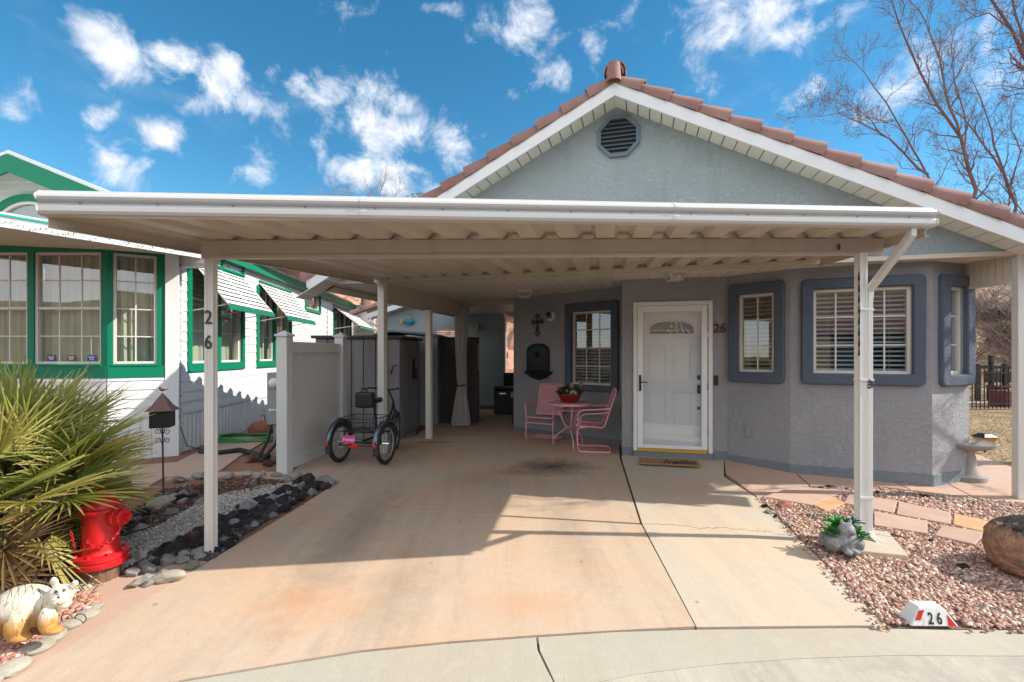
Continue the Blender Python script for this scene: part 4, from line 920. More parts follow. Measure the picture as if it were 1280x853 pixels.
for w, r_, nx, ny in ((nA, wA1, 3, 4), (nA, wA2, 3, 4), (nB, wB, 2, 4)):
    fo = window(w, nh, r_, nx, ny, slats=False, glass='glass2'); curtain(w, fo, r_, 8 if nx == 3 else 6)
    if nx == 3: MB().box(r_[0]+.035, r_[1]-.035, -.088, -.03, (r_[2]+r_[3])/2-.018, (r_[2]+r_[3])/2+.018, w).build('meeting_rail', 'wframe', fo, bevel=.003)
wo2 = [c for c in nh.children if c.name.startswith('window')][1]
for px, col, s1, s2 in ((60, 'sign_purple', 'WELCOME', 'HOME'), (85, 'sign_maroon', 'PLEASE', 'KNOCK'), (111, 'sign_blue', '', '')):
    u = nA.u(px); z0 = zlo+.045; 
    so_ = MB().box(u-.06, u+.06, -.05, -.047, z0, z0+.075, nA).build('sticker', col, wo2)
    m_ = MB(); 
    for k, (l_, q) in enumerate(((-.045, .04), (-.03, .03))): m_.box(u+l_, u+q, -.0465, -.0455, z0+.044-.026*k, z0+.056-.026*k, nA)
    m_.build('sticker_print', 'siding', so_)
for S_, nx in ((S1, 2), (S2, 2), (S3, 2)):
    a, b, c, d = S_
    tr = MB(); tr.box(a-.1, a, .012, .045, c-.13, d+.05, nS).box(b, b+.1, .012, .045, c-.13, d+.05, nS).box(a, b, .012, .046, c-.13, c, nS).box(a, b, .012, .046, d, d+.05, nS)
    tr.box((a+b)/2-.05, (a+b)/2+.05, -.03, .04, c, d, nS)
    tr.build('window_trim', 'green', nh, bevel=.003)
    for r_ in ((a, (a+b)/2-.05, c, d), ((a+b)/2+.05, b, c, d)):
        fo = window(nS, nh, r_, 2 if S_ is S2 else 1, 3, slats=False, glass='glass2'); curtain(nS, fo, r_, 5)
tr = MB(); a, b, c, d = C2; tr.box(a-.07, a, .012, .05, c-.08, d+.12, nS).box(b, b+.07, .012, .05, c-.08, d+.12, nS).box(a, b, .012, .05, c-.08, c, nS).box(a, b, .012, .05, d, d+.12, nS); tr.build('window_trim', 'green', nh)
fo = window(nS, nh, C2, 2, 1, slats=False); curtain(nS, fo, C2, 3)
a, b, c, d = C1; cl_ = MB(); cl_.box(a-.06, a, .012, .05, c-.07, d+.1, nS).box(b, b+.06, .012, .05, c-.07, d+.1, nS).box(a, b, .012, .05, c-.07, c, nS).box(a, b, .012, .05, d, d+.1, nS); cq = cl_.build('window_trim', 'green', nh)
MB().box(a, b, .014, .022, c, d, nS).build('pane', 'glass', cq); MB().box(a, b, .0125, .0135, c, d, nS).build('pane_backing', 'meter', cq)
# slatted awnings over side windows
def awning(u0, u1, zt, zb, out):
    ns = 9; mb = MB(); fr = MB()
    for k in range(ns):
        t0 = k/ns; t1 = (k+.64)/ns
        mb.add([nS(u0, .03+out*t0, zt+(zb-zt)*t0), nS(u1, .03+out*t0, zt+(zb-zt)*t0), nS(u1, .03+out*t1, zt+(zb-zt)*t1), nS(u0, .03+out*t1, zt+(zb-zt)*t1)], [(0,1,2,3)])
    o = mb.build('awning', 'siding', nh, fixn=False)
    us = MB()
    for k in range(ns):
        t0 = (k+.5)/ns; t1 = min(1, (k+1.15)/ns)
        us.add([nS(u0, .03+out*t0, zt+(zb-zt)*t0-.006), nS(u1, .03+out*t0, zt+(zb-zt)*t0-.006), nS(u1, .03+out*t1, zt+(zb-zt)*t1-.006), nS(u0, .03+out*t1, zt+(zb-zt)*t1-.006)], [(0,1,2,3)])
    us.build('awning_shade_strip', 'gap_shade', o, fixn=False)  # dark strips just below the slats stand in for shade in the gaps
    q = MB().box(u0-.01, u1+.01, .03+out-.01, .03+out+.012, zb-.07, zb+.0, nS).box(u0, u1, .015, .06, zt+.01, zt+.05, nS).build('awning_edge', 'green', o, bevel=.003)
    for uu in (u0+.02, (u0+u1)/2, u1-.02): fr.tube([nS(uu, .03, zt-.0), nS(uu, .03+out, zb-.02)], .012, 5).tube([nS(uu, .03+out*.9, zb), nS(uu, .03, zb-.1)], .009, 5)
    fr.build('awning_frame', 'wframe', o)
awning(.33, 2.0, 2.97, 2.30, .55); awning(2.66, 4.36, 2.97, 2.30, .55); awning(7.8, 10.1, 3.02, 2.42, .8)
# side fascia and roof
MB().box(0.9, nS.L+.15, .10, .14, 3.13, 3.30, nS).build('side_fascia', 'green', nh, bevel=.003)
AX, AZn = -6.95, 4.30; SLN = .41
def nz_(x, top=AZn): return top-SLN*abs(x-AX)
r_ = MB()
xe = -4.70
for sg in (-1, 1):
    x1 = AX+sg*(xe-AX)
    r_.prism([(AX, 6.62, AZn+.005), (x1, 6.62, nz_(x1)+.005), (x1, 6.62, nz_(x1)+.06), (AX, 6.62, AZn+.06)], (-.9*0, 11.0, 0))
r_.build('roof', 'wroof', nh)
ff = MB()
for sg in (-1, 1):
    x1 = AX+sg*(xe-AX); ff.prism([(AX, 6.60, AZn+.0), (x1, 6.60, nz_(x1)), (x1, 6.60, nz_(x1)-.23), (AX, 6.60, AZn-.25)], (0, .03, 0))
ff.build('rake_fascia', 'green', nh)
gwf2 = WF((AX-2.55, 6.93), (AX+2.55, 6.93)); gm_ = MB(); z = 2.85
while z < AZn-.05:
    hw = min(2.55, (AZn-.02-z)/SLN); hw2 = min(2.55, max(0, (AZn-.02-z-.13)/SLN))
    gm_.add([gwf2(2.55-hw, .02, z), gwf2(2.55+hw, .02, z), gwf2(2.55+hw2, .004, z+.13), gwf2(2.55-hw2, .004, z+.13), gwf2(2.55-hw, 0, z), gwf2(2.55+hw, 0, z)], [(0,1,2,3), (4,5,1,0)]); z += .13
gm_.prism([(AX-2.5, 6.94, 2.8), (AX+2.5, 6.94, 2.8), (AX+2.5, 6.94, 3.4), (AX, 6.94, AZn), (AX-2.5, 6.94, 3.4)], (0, .1, 0))
gm_.build('gable_siding', 'siding', nh, fixn=False)
acx, acz, ar = -6.93, 3.17, .52
ar_o = [(acx+ar*math.cos(R(180*k/24)), 6.905, acz+ar*math.sin(R(180*k/24))) for k in range(25)]
aw_ = MB().add(ar_o, [tuple(range(25))]).build('arch_pane', 'glass', nh); MB().add([(x, 6.909, z) for x, y, z in ar_o], [tuple(range(25))]).build('arch_backing', 'meter', nh)
def rib(r0, r1, y0, y1, mat, nm):
    mb = MB(); 
    for k in range(24):
        a0, a1 = R(180*k/24), R(180*(k+1)/24)
        mb.add([(acx+r*math.cos(a), y, acz+r*math.sin(a)) for a in (a0, a1) for r in (r0, r1) for y in (y0, y1)], [(0,4,5,1),(2,3,7,6),(0,2,6,4),(1,5,7,3)])
    return weld(mb.build(nm, mat, nh))
rib(.52, .56, 6.87, 6.93, 'wframe', 'arch_frame'); rib(.56, .66, 6.85, 6.93, 'green', 'arch_trim')
MB().box(AX-2.9, AX-2.6, 6.9, 17, 0, 3.0).box(AX-2.6, xe-.2, 17.1, 17.2, 0, 3.3).build('rear_wall', 'siding', nh)
# patio cover along the front
c0 = Vector((-7.9, 3.25)); c1 = Vector((-3.98, 6.2)); cw = WF(c0, c1)
def ztop_(u): return 3.04+(2.92-3.04)*(u-3.07)/(cw.L-3.07)
pc = MB(); U_ = cw.L
pc.add([cw(0, 0, ztop_(0)), cw(U_, 0, ztop_(U_)), (-4.7, 7.35, 3.02), (-9.4, 7.2, 3.1), cw(0, 0, ztop_(0)-.03), cw(U_, 0, ztop_(U_)-.03), (-4.7, 7.35, 2.99), (-9.4, 7.2, 3.06)], [(0,1,2,3),(7,6,5,4),(0,4,5,1),(1,5,6,2),(2,6,7,3),(3,7,4,0)])
pco = pc.build('patio_cover', 'soffit', nh)
fs_ = MB(); prf = [(0, .01), (.03, .01), (.03, -.045), (.018, -.05), (.018, -.06), (.035, -.065), (.035, -.15), (0, -.15)]
fs_.add([cw(u, o_, ztop_(u)+h) for u in (0, U_) for o_, h in prf], [(k, k+1, len(prf)+k+1, len(prf)+k) for k in range(len(prf)-1)]+[tuple(range(len(prf), 2*len(prf)))]); fs_.build('cover_fascia', 'wroof', pco)
st2 = MB(); st2.add([cw(u, .036, ztop_(u)+h) for u in (0, U_) for h in (-.012, -.038)], [(0,1,3,2)]); 
M['teal'] = pmat('teal_stripe', (.0,.36,.27), .4); st2.add([cw(u, .0375, ztop_(u)+h) for u in (0, U_) for h in (-.012, -.038)], [(0,2,3,1)]); st2.build('stripe', 'teal', pco, fixn=False)
rb_ = MB()
for k in range(26):
    t_ = k/25; a_ = Vector(cw(U_*t_, -.02, 0)); b_ = Vector((-9.4+4.7*t_, 7.3, 0)); za = ztop_(U_*t_)-.032; rb_.tube([(a_.x, a_.y, za), (b_.x, b_.y, 3.03-.02*t_)], .009, 4)
rb_.build('cover_ribs', 'soffit', pco)
ls = MB(); pts = []
for k in range(150): u = 2.6+(U_-2.7)*k/149; pts.append(cw(u, .05+random.uniform(0, .01), ztop_(u)-.11+.018*math.sin(k*.37)+random.uniform(-.006, .006)))
ls.tube(pts, .0014, 3)
for p in pts[::3]: ls.tube([p, Vector(p)+Vector((random.uniform(-.012,.012), -.005, random.uniform(-.03,.02)))], .004, 4)
tag(ls.build('string_lights', 'black'), 'unlit string of little dark lights along the white patio cover edge', 'string lights')
ls2 = MB(); ls2.tube([nS(.0, .07, 3.0-.05*k+0) for k in range(50)], .0025, 3)
for k in range(25): ls2.tube([nS(.0, .07, 2.95-.1*k), nS(.02*(-1)**k, .085, 2.93-.1*k)], .004, 4)
ls2.tube([nS(0, .07, .5), nS(.1, .1, .2), nS(.3, .2, .1), nS(.1, .3, .1)], .006, 4)
tag(ls2.build('string_lights', 'black'), 'unlit string of lights hanging down the white corner behind the birdhouse', 'string lights')
# ================================================================== vinyl fence, sheds, rear building
vf = thing('vinyl_fence', 'pale grey vinyl privacy fence panel between two capped posts beside the tricycle', 'fence', (-2.9, 6.1, .08))
fA = G(356, 590); fB = G(421, 560); fA = (fA.x, fA.y); fB = (-2.62, 7.35); fw_ = WF(fA, fB)
def fpost(u, zt, w=.07):
    f = lambda x, y, z: fw_(u+x, y, z)
    o = MB().box(-w, w, -w, w, .0, zt, f).build('fence_post', 'vinyl', vf, bevel=.008)
    MB().box(-w-.015, w+.015, -w-.015, w+.015, zt, zt+.025, f).add([f(a*(w+.004), b*(w+.004), zt+.025) for a, b in ((-1,-1),(1,-1),(1,1),(-1,1))]+[f(0, 0, zt+.075)], [(0,1,4),(1,2,4),(2,3,4),(3,0,4)]).build('post_cap', 'vinyl', o)
fpost(.0, 1.76); fpost(fw_.L, 1.80)
fp = MB(); n = 13; U = fw_.L-.14
for k in range(n): fp.box(.07+U*k/n, .07+U*(k+1)/n-.006, -.012, .012, .22, 1.58, fw_)
fp.box(.07, fw_.L-.07, -.006, .006, .2, 1.6, fw_); fp.build('fence_panel', 'vinyl', vf)
MB().box(.07, fw_.L-.07, -.026, .026, 1.56, 1.70, fw_).build('top_rail', 'vinyl', vf, bevel=.005); MB().box(.07, fw_.L-.07, -.026, .026, .10, .24, fw_).build('bottom_rail', 'vinyl', vf, bevel=.005)
# shed 1
sh = thing('resin_shed', 'grey plank-effect shed standing directly behind the tricycle', 'shed', (-2.3, 8.5, .12))
s0 = WF((-3.25, 7.92), (-1.87, 8.0)); s1 = WF((-1.87, 8.0), (-1.82, 9.45)); zt = 1.80
MB().prism([s0(0, -.03, .1), s0(s0.L-.03, -.03, .1), s1(s1.L, -.03, .1), (-3.25, 9.4, .1)], (0, 0, zt-.1)).build('wall', 'shed', sh)
for k in range(7):
    w_ = s0.L/7; MB().box(w_*k+.006, w_*(k+1)-.008, -.04, .0, .13, zt-.01, s0).build('door_panel' if k in (2, 4) else 'plank', 'shed', sh, bevel=.006)
for k in range(6):
    w_ = s1.L/6; MB().box(w_*k+.004, w_*(k+1)-.005, -.04, .0, .13, zt-.01, s1).build('plank', 'shed', sh, bevel=.006)
MB().prism([(-3.3, 7.86, zt), (-1.80, 7.94, zt), (-1.76, 9.5, zt), (-3.3, 9.45, zt)], (0, 0, .05)).build('roof', 'sheddark', sh, bevel=.01)
bx = s1.u(516); b_ = MB(); b_.box(bx-.07, bx+.07, .0, .07, 1.08, 1.27, s1).tube([s1(bx-.04, .03, 1.27), s1(bx-.03, .03, 1.4), s1(bx+.02, .03, 1.45)], .02, 6); b_.build('lock_box', 'black', sh, bevel=.008)
kb = s0.u(493); MB().tube([s0(kb-.05, .02, 1.22), s0(kb, .12, 1.34), s0(kb+.06, .14, 1.36)], .012, 6).build('door_handle', 'black', sh)
sb2 = thing('blue_shed', 'blue-grey lap-sided shed with a shallow peaked roof behind the plank shed', 'shed', (-2.4, 10.2, .12))
t0_ = WF((-3.1, 9.75), (-1.5, 9.68)); m_ = MB(); siding(t0_, 0, t0_.L, .1, 1.88, rh=.11, mb=m_); m_.prism([t0_(0, 0, .1), t0_(t0_.L, 0, .1), t0_(t0_.L, -1.5, .1), t0_(0, -1.5, .1)], (0, 0, 1.80)); m_.build('wall', 'shedblue', sb2, fixn=False)
MB().prism([t0_(-.06, .06, 1.86), t0_(t0_.L*.42, .06, 1.99), t0_(t0_.L+.03, .06, 1.90), t0_(t0_.L+.03, .06, 1.94), t0_(t0_.L*.42, .06, 2.04), t0_(-.06, .06, 1.90)], (0, 1.6, 0)).build('roof', 'shedblue', sb2, bevel=.005)
s3 = thing('charcoal_shed', 'dark charcoal shed with a hinged door between the thin post and tied curtain', 'shed', (-1.1, 10, .12))
t1_ = WF((-1.53, 9.92), (-.71, 9.92)); m_ = MB()
for k in range(7): m_.box(t1_.L*k/7, t1_.L*(k+1)/7-.008, -.02, .0, .14, 1.84, t1_)
m_.build('door', 'sheddark', s3); MB().prism([t1_(0, -.015, .1), t1_(t1_.L, -.015, .1), t1_(t1_.L, -.5, .1), t1_(0, -.5, .1)], (0, 0, 1.75)).build('wall', 'sheddark', s3)
MB().box(-.03, t1_.L+.03, -.55, .03, 1.85, 1.89, t1_).build('roof', 'black', s3, bevel=.006)
hh = MB()
for z in (.35, 1.1, 1.75): hh.box(t1_.L-.02, t1_.L+.03, -.01, .03, z, z+.12, t1_)
hh.build('hinge', 'black', s3)
# tied curtain by the rear post
cu = MB(); nn = 96; rows = 34; vs = []
for j in range(rows+1):
    z = .14+(2.47-.14)*j/rows; tz = .92
    if z > tz: k = min(1, (z-tz)/1.5); wd_ = .06+(.13-.06)*k**.8; cx = -.985-.02*(1-k); 
    else: k = (tz-z)/.8; wd_ = .06+.115*min(1, k)**.75; cx = -1.0-.01*k
    for i in range(nn):
        a = 2*math.pi*i/nn; pl_ = 1+.16*math.sin(9*a+.6*math.sin(z*3))+.05*math.sin(17*a); vs.append((cx+wd_*math.cos(a)*pl_, 9.42+wd_*.45*math.sin(a)*pl_, z))
cu.add(vs, [(j*nn+i, j*nn+(i+1) % nn, (j+1)*nn+(i+1) % nn, (j+1)*nn+i) for j in range(rows) for i in range(nn)], True)
ct2 = cu.build('curtain', 'greycloth'); tag(ct2, 'taupe outdoor curtain tied at the waist beside the rear porch post', 'curtain')
MB().tube([(-1.0+.085*math.cos(k*.4), 9.42+.05*math.sin(k*.4), .93+.01*math.sin(k)) for k in range(16)], .012, 6, closed=True).build('tieback', 'black', ct2)
# rear building
gh = thing('rear_building', 'pale blue stucco outbuilding with tiled gable roof behind the sheds', 'outbuilding', (-1.6, 12.5, .12))
gw2 = WF((-3.25, 12.45), (-.22, 12.35)); zE = 2.60
win_r = gw2.rect(544, 411, 578, 440)
m_ = MB(); wall_mb(gw2, .0, zE, [win_r], mb=m_); m_.prism([gw2(0, 0, zE), gw2(gw2.L, 0, zE), gw2(gw2.L/2, 0, zE+.50)], (0, .1, 0))
wall_mb(WF((-.22, 12.35), (-.2, 17)), 0, zE, mb=m_); wall_mb(WF((-3.25, 17), (-3.25, 12.45)), 0, zE, mb=m_)
m_.build('wall', 'stucco_back', gh, fixn=False); window(gw2, gh, win_r, 2, 2, slats=True, frame='white')
MB().box(0, gw2.L+.01, .0, .02, .12, .22, gw2).build('base_strip', 'wood', gh)
rr = MB(); fs2 = MB(); cxr = gw2.L/2
for sg in (-1, 1):
    u1 = cxr+sg*(cxr+.42); rr.prism([gw2(cxr, .3, zE+.62), gw2(u1, .3, zE+.62-.33*(cxr+.42)), gw2(u1, .3, zE+.72-.33*(cxr+.42)), gw2(cxr, .3, zE+.72)], (0, 5, 0))
    fs2.prism([gw2(cxr, .32, zE+.60), gw2(u1, .32, zE+.60-.33*(cxr+.42)), gw2(u1, .32, zE+.47-.33*(cxr+.42)), gw2(cxr, .32, zE+.47)], (0, .4, 0))
    for k in range(7):
        b0 = cxr+sg*(k*.33); b1 = cxr+sg*(k*.33+.36); barrel(rr, gw2(b0, .28, zE+.72-.33*abs(b0-cxr)), gw2(b1, .28, zE+.73-.33*abs(b1-cxr)), .08, .1, (0,0,1), -110, 110, 8)
rro = rr.build('roof', 'tile', gh); fs2.build('fascia', 'white', rro)
MB().tube([gw2(-.3, .28, zE-.1), gw2(-.35, .3, zE-.25), gw2(-.1, .1, zE-.4), gw2(-.06, .06, zE-.7), gw2(-.06, .06, .2)], .035, 8).build('downspout', 'white', gh)
# fish ornament, starfish
fu, fz = gw2.u(511), gw2.z(511, 402)
fi = thing('fish_ornament', 'painted teal and orange fish ornament hung on the pale blue wall', 'ornament', gw2(fu, .05, fz))
MB().ball(gw2(fu+.02, .08, fz), (.15, .03, .085), 18, 10).build('fish_body', 'fish', fi)
fn = MB(); fn.add([gw2(fu-.12, .08, fz), gw2(fu-.22, .08, fz+.08), gw2(fu-.2, .08, fz), gw2(fu-.22, .08, fz-.08), gw2(fu-.12, .1, fz)], [(0,1,2),(0,2,3),(4,2,1),(4,3,2)]).add([gw2(fu-.05, .08, fz+.07), gw2(fu+.0, .08, fz+.14), gw2(fu+.08, .08, fz+.07)], [(0,1,2)]).add([gw2(fu-.03, .08, fz-.07), gw2(fu, .08, fz-.12), gw2(fu+.05, .08, fz-.07)], [(0,1,2)]); fn.build('fin', 'fishy', fi)
su, sz = gw2.u(598), gw2.z(598, 409); m_ = MB(); pts = []
for k in range(10): a = R(90+36*k+14); r_ = (.2 if k % 2 == 0 else .06); pts.append(gw2(su+r_*math.cos(a), .03, sz+r_*math.sin(a)))
m_.add(pts+[gw2(su, .09, sz)], [(k, (k+1) % 10, 10) for k in range(10)]); tag(m_.build('star_ornament', 'star'), 'tarnished brass starfish ornament mounted right of the tied curtain', 'ornament')
# black cooler cabinet beyond the porch
bq = thing('deck_box', 'black storage box with a chrome latch against the far end of the porch', 'storage box', (-.2, 11.3, .12))
MB().box(-.42, .28, 11.3, 11.8, .13, .70).build('cabinet', 'black', bq, bevel=.015); MB().box(-.44, .30, 11.28, 11.82, .71, .76).build('lid', 'black', bq, bevel=.012)
MB().box(-.30, -.14, 11.28, 11.30, .60, .63).build('latch', 'chrome', bq); MB().box(-.03, .06, 11.29, 11.30, .52, .65).build('sticker', 'whiteplastic', bq)
mm_ = MB(); mm_.box(-.22, .4, 12.6, 12.8, .12, 1.05); tag(mm_.build('panel_screen', 'black', bevel=.01), 'dark low screen panel standing behind the storage box', 'screen')
# electric meter on its pedestal, pipe, terracotta boulder, hose, black pipe
me_ = thing('electric_meter', 'grey utility cabinet with a round glass meter behind the vinyl fence end', 'meter', (-3.25, 6.7, 0))
q0 = P(333.5, 531, 6.7); q1 = P(354, 466, 6.7)
MB().box(q0.x, q1.x, 6.7, 6.88, q0.z, q1.z).build('cabinet', 'meter', me_, bevel=.008); MB().box(q0.x+.07, q1.x-.03, 6.75, 6.85, -.05, q0.z).build('pedestal', 'meter', me_)
mc = P(342, 479, 6.68); rot = Matrix.Rotation(R(90), 3, 'X'); m_ = MB(); 
m_.ball((mc.x, 6.68, mc.z), (.072, .072, .05), 20, 8, rot); m_.build('meter_dial', 'whiteplastic', me_); MB().tube([(mc.x+.078*math.cos(k*.3), 6.69, mc.z+.078*math.sin(k*.3)) for k in range(21)], .01, 6, closed=True).build('dial_rim', 'chrome', me_)
MB().tube([(q0.x-.07, 6.7, q0.z+.12), (q0.x-.03, 6.7, q0.z+.13), (q0.x-.03, 6.7, q0.z+.06), (q0.x+.02, 6.72, q0.z+.06)], .014, 6).build('valve', 'chrome', me_)
ar_ = MB(); az_ = P(341, 512.5, 6.69); ar_.add([(az_.x-.07, 6.69, az_.z), (az_.x-.03, 6.69, az_.z+.03), (az_.x-.03, 6.69, az_.z+.01), (az_.x+.07, 6.69, az_.z+.01), (az_.x+.07, 6.69, az_.z-.01), (az_.x-.03, 6.69, az_.z-.01), (az_.x-.03, 6.69, az_.z-.03)], [tuple(range(7))]); ar_.build('arrow_mark', 'whiteplastic', me_)
ca = MB(); ca.tube([(q0.x+.08, 6.66, q0.z), (q0.x+.06, 6.6, .35), (q0.x-.02, 6.5, .12), (q0.x-.2, 6.35, .05)], .022, 7).tube([(q0.x+.2, 6.66, q0.z), (q0.x+.17, 6.6, .3), (q0.x+.05, 6.4, .08)], .02, 7); ca.build('conduit', 'black', me_)
def coil(name, mat, label, cx, cy, rx, ry, n, r, cat, rz=.3, z=None):
    mb = MB()
    for k in range(n):
        pts = [(cx+(rx-.03*k)*math.cos(a*.2+k)*1+random.uniform(-.02,.02), cy+(ry-.02*k)*math.sin(a*.2+k), g(cx, cy)+.02+r*k*.9+.01*math.sin(a)) for a in range(32)]
        mb.tube(pts, r, 6, closed=True)
    return tag(mb.build(name, mat), label, cat)
h_ = G(305, 551); coil('garden_hose', 'hose', 'green garden hose in a loose coil beside the terracotta boulder', h_.x-.1, h_.y+.1, .6, .32, 4, .014, 'hose')
b0, b1, b2 = G(250, 567), G(300, 566), G(336, 574); mb = MB(); mb.tube([tuple(b0+Vector((0,0,.03))), tuple(G(275, 566, .03)), tuple(b1+Vector((0,0,.04))), tuple(b2+Vector((0,0,.03)))], .035, 8); tag(mb.build('drain_pipe', 'black'), 'black corrugated drain pipe lying on soil by the neighbour path', 'pipe')
# ================================================================== rocks
def rockmesh(name, seed, mat, cuts=16, sub=3, rough=.10, cutd=(.5, .82)):
    rnd = random.Random(seed); bm = bmesh.new(); bmesh.ops.create_icosphere(bm, subdivisions=sub, radius=1)
    pls = [(Vector((rnd.gauss(0,1), rnd.gauss(0,1), rnd.gauss(0,1))).normalized(), rnd.uniform(*cutd)) for _ in range(cuts)]
    for v in bm.verts:
        for n_, d in pls:
            k = v.co.dot(n_)
            if k > d: v.co -= n_*(k-d)
        v.co += v.co.normalized()*rough*(noise.noise(v.co*2.3+Vector((seed, 0, 0))))+v.co.normalized()*rough*.4*noise.noise(v.co*6+Vector((0, seed, 0)))
    me = bpy.data.meshes.new(name); bm.to_mesh(me); bm.free(); me.materials.append(M[mat]); return me
RK = {m: [rockmesh('rock_'+m, i*7+3+len(m), m, sub=3 if m != 'lava' else 2) for i in range(5)] for m in ('lava', 'greyrock', 'greenrock', 'browrock', 'whiterock')}
for m in ('river', 'palestone', 'terra'): RK[m] = [rockmesh('stone_'+m, i*5+1, m, cuts=3, sub=3, rough=.1, cutd=(.8, .95)) for i in range(4)]
cnt = {}
def rock(px, py, wpx, kind, label, group=None, asp=(1, .8, .62), name='rock', sink=.25, cat='rock', var=None, rz=None, tilt=.25):
    p = G(px, py); s = wpx/2*p.y/F
    o = bpy.data.objects.new(name, RK[kind][random.randrange(len(RK[kind])) if var is None else var]); COL.objects.link(o)
    o.scale = (s*asp[0], s*asp[1], s*asp[2]); o.rotation_euler = (random.uniform(-tilt, tilt), random.uniform(-tilt, tilt), random.uniform(0, 6.28) if rz is None else rz)
    o.location = (p.x, p.y+s*asp[1]*.8, p.z+s*asp[2]*(1-sink*2)*.9); tag(o, label, cat, group); return o
placed = []
def fill(poly, n, wmin, wmax, kinds, label, group, mind=.7, asp=(1, .85, .65)):
    xs = [p[0] for p in poly]; ys = [p[1] for p in poly]; k = 0; tries = 0
    while k < n and tries < n*60:
        tries += 1; x = random.uniform(min(xs), max(xs)); y = random.uniform(min(ys), max(ys))
        if not inpoly(np.array([[x, y]]), poly)[0]: continue
        q = G(x, y); w = random.uniform(wmin, wmax); sw_ = w*q.y/F
        if any((q.x-a)**2+(q.y-b)**2 < ((sw_+c)/2*mind)**2 for a, b, c in placed): continue
        placed.append((q.x, q.y, sw_)); rock(x, y, w, random.choice(kinds), label, group, asp=asp); k += 1
# single rocks one can point at
def one(px, py, w, kind, label, **kw):
    q = G(px, py); placed.append((q.x, q.y, w*q.y/F)); return rock(px, py, w, kind, label, **kw)
one(304, 639, 25, 'greyrock', 'large pale grey rock in the middle of the dark lava strip', asp=(1, .8, .8))
one(336, 627, 22, 'greyrock', 'flat pale grey rock lying farther up the lava strip', asp=(1, .7, .45))
one(290, 659, 21, 'greyrock', 'light grey rock just right of the fluted post with 26', asp=(1, .8, .6))
one(277, 680, 14, 'greyrock', 'mottled tan grey stone touching the foot of the 26 post', asp=(1, .8, .8))
one(236, 678, 24, 'browrock', 'rusty brown rock between pale pebbles and the dark rocks', asp=(1, .8, .75))
one(170, 703, 22, 'whiterock', 'white and brown rock right of the hydrant flange', asp=(1, .8, .85))
one(212, 645, 21, 'greyrock', 'blue-grey rock below the birdhouse pole', asp=(1, .8, .6))
one(246, 633, 20, 'greyrock', 'smooth grey rock beside the 26 post in the mulch', asp=(1, .8, .7))
one(172, 665, 20, 'greyrock', 'grey rock beside the hydrant nozzle', asp=(1, .8, .75))
one(315, 609, 14, 'greyrock', 'small upright pale rock near the far end of the mulch', asp=(.8, .8, 1.1))
one(405, 604, 26, 'greyrock', 'low whitish rock at the far tip of the rock garden', asp=(1, .7, .5))
one(357, 605, 20, 'greyrock', 'broad pale rock before the vinyl fence post', asp=(1, .8, .7))
one(382, 606, 24, 'lava', 'biggest black lava rock near the far tip of the rock garden', asp=(1, .9, .9))
one(188, 640, 42, 'greenrock', 'big slanted grey-green boulder behind the hydrant', asp=(1, .8, .55), rz=.6)
one(205, 730, 42, 'palestone', 'long buff block of stone at the driveway edge in front of the rock pile', asp=(1, .45, .36), rz=.12, sink=.12)
one(142, 616, 34, 'browrock', 'dark brown stone mostly hidden by palm leaves near the path', asp=(.8, .8, .9))
gl = 'green-grey broken rock in the sunlit front edge of the rock pile'
fill([(150,735),(165,706),(200,700),(262,690),(262,700),(232,722),(196,742)], 15, 18, 30, ['greenrock', 'greenrock', 'greyrock'], gl, 'green-grey rocks at the sunlit edge of the rock pile', .6, asp=(1, .8, .6))
dl = 'dark lava rock in the strip along the left driveway edge'
fill([(170,716),(262,698),(278,690),(300,668),(345,645),(414,608),(372,604),(345,618),(300,634),(255,662),(205,683)], 110, 12, 23, ['lava']*9+['greyrock'], dl, 'dark rocks along the left driveway edge', .62)
fill([(20,740),(120,690),(150,668),(222,634),(268,612),(255,610),(190,632),(60,700)], 40, 13, 24, ['lava']*4+['greyrock'], 'grey or black rock between the pale pebbles and the mulch', 'rocks on the far side of the pebble stream', .7)
for i, (px, py, w) in enumerate([(218,600,26),(243,596,26),(262,601,22),(283,596,22),(304,593,22),(324,594,22),(343,594,20),(371,595,20),(230,607,16)]):
    rock(px, py+3, w, 'greyrock' if i % 2 else 'greenrock', 'low rounded border stone between the mulch and the far walkway', 'border stones along the far walkway', asp=(1, .6, .45))
for (px, py, w) in [(38,727,30),(60,733,26),(72,722,22),(26,742,26),(88,716,24),(100,708,22),(50,715,24),(16,722,28),(112,700,20)]:
    rock(px, py, w, 'river', 'smooth black river stone behind the armadillo statue', 'black river stones behind the armadillo statue', asp=(1, .8, .75))
for (px, py, w) in [(4,838,40),(34,812,36),(58,796,32),(80,780,30),(100,768,28),(112,757,20),(-30,856,40)]:
    rock(px, py+8, w, 'palestone', 'pale worn edging stone between salmon gravel and driveway', 'pale edging stones by the salmon gravel', asp=(1, .8, .4), name='edging_stone', tilt=.08, cat='edging stone')
one(322, 546, 34, 'terra', 'smooth terracotta-red boulder against the white skirting', asp=(1, .7, .66), name='boulder', cat='boulder', rz=0, sink=.1)
for (px, py, w) in [(313,578,20),(350,580,24),(333,583,16)]: rock(px, py, w, 'browrock', 'brown rock on the red soil patch below the meter', 'brown rocks below the meter', asp=(1, .8, .7))
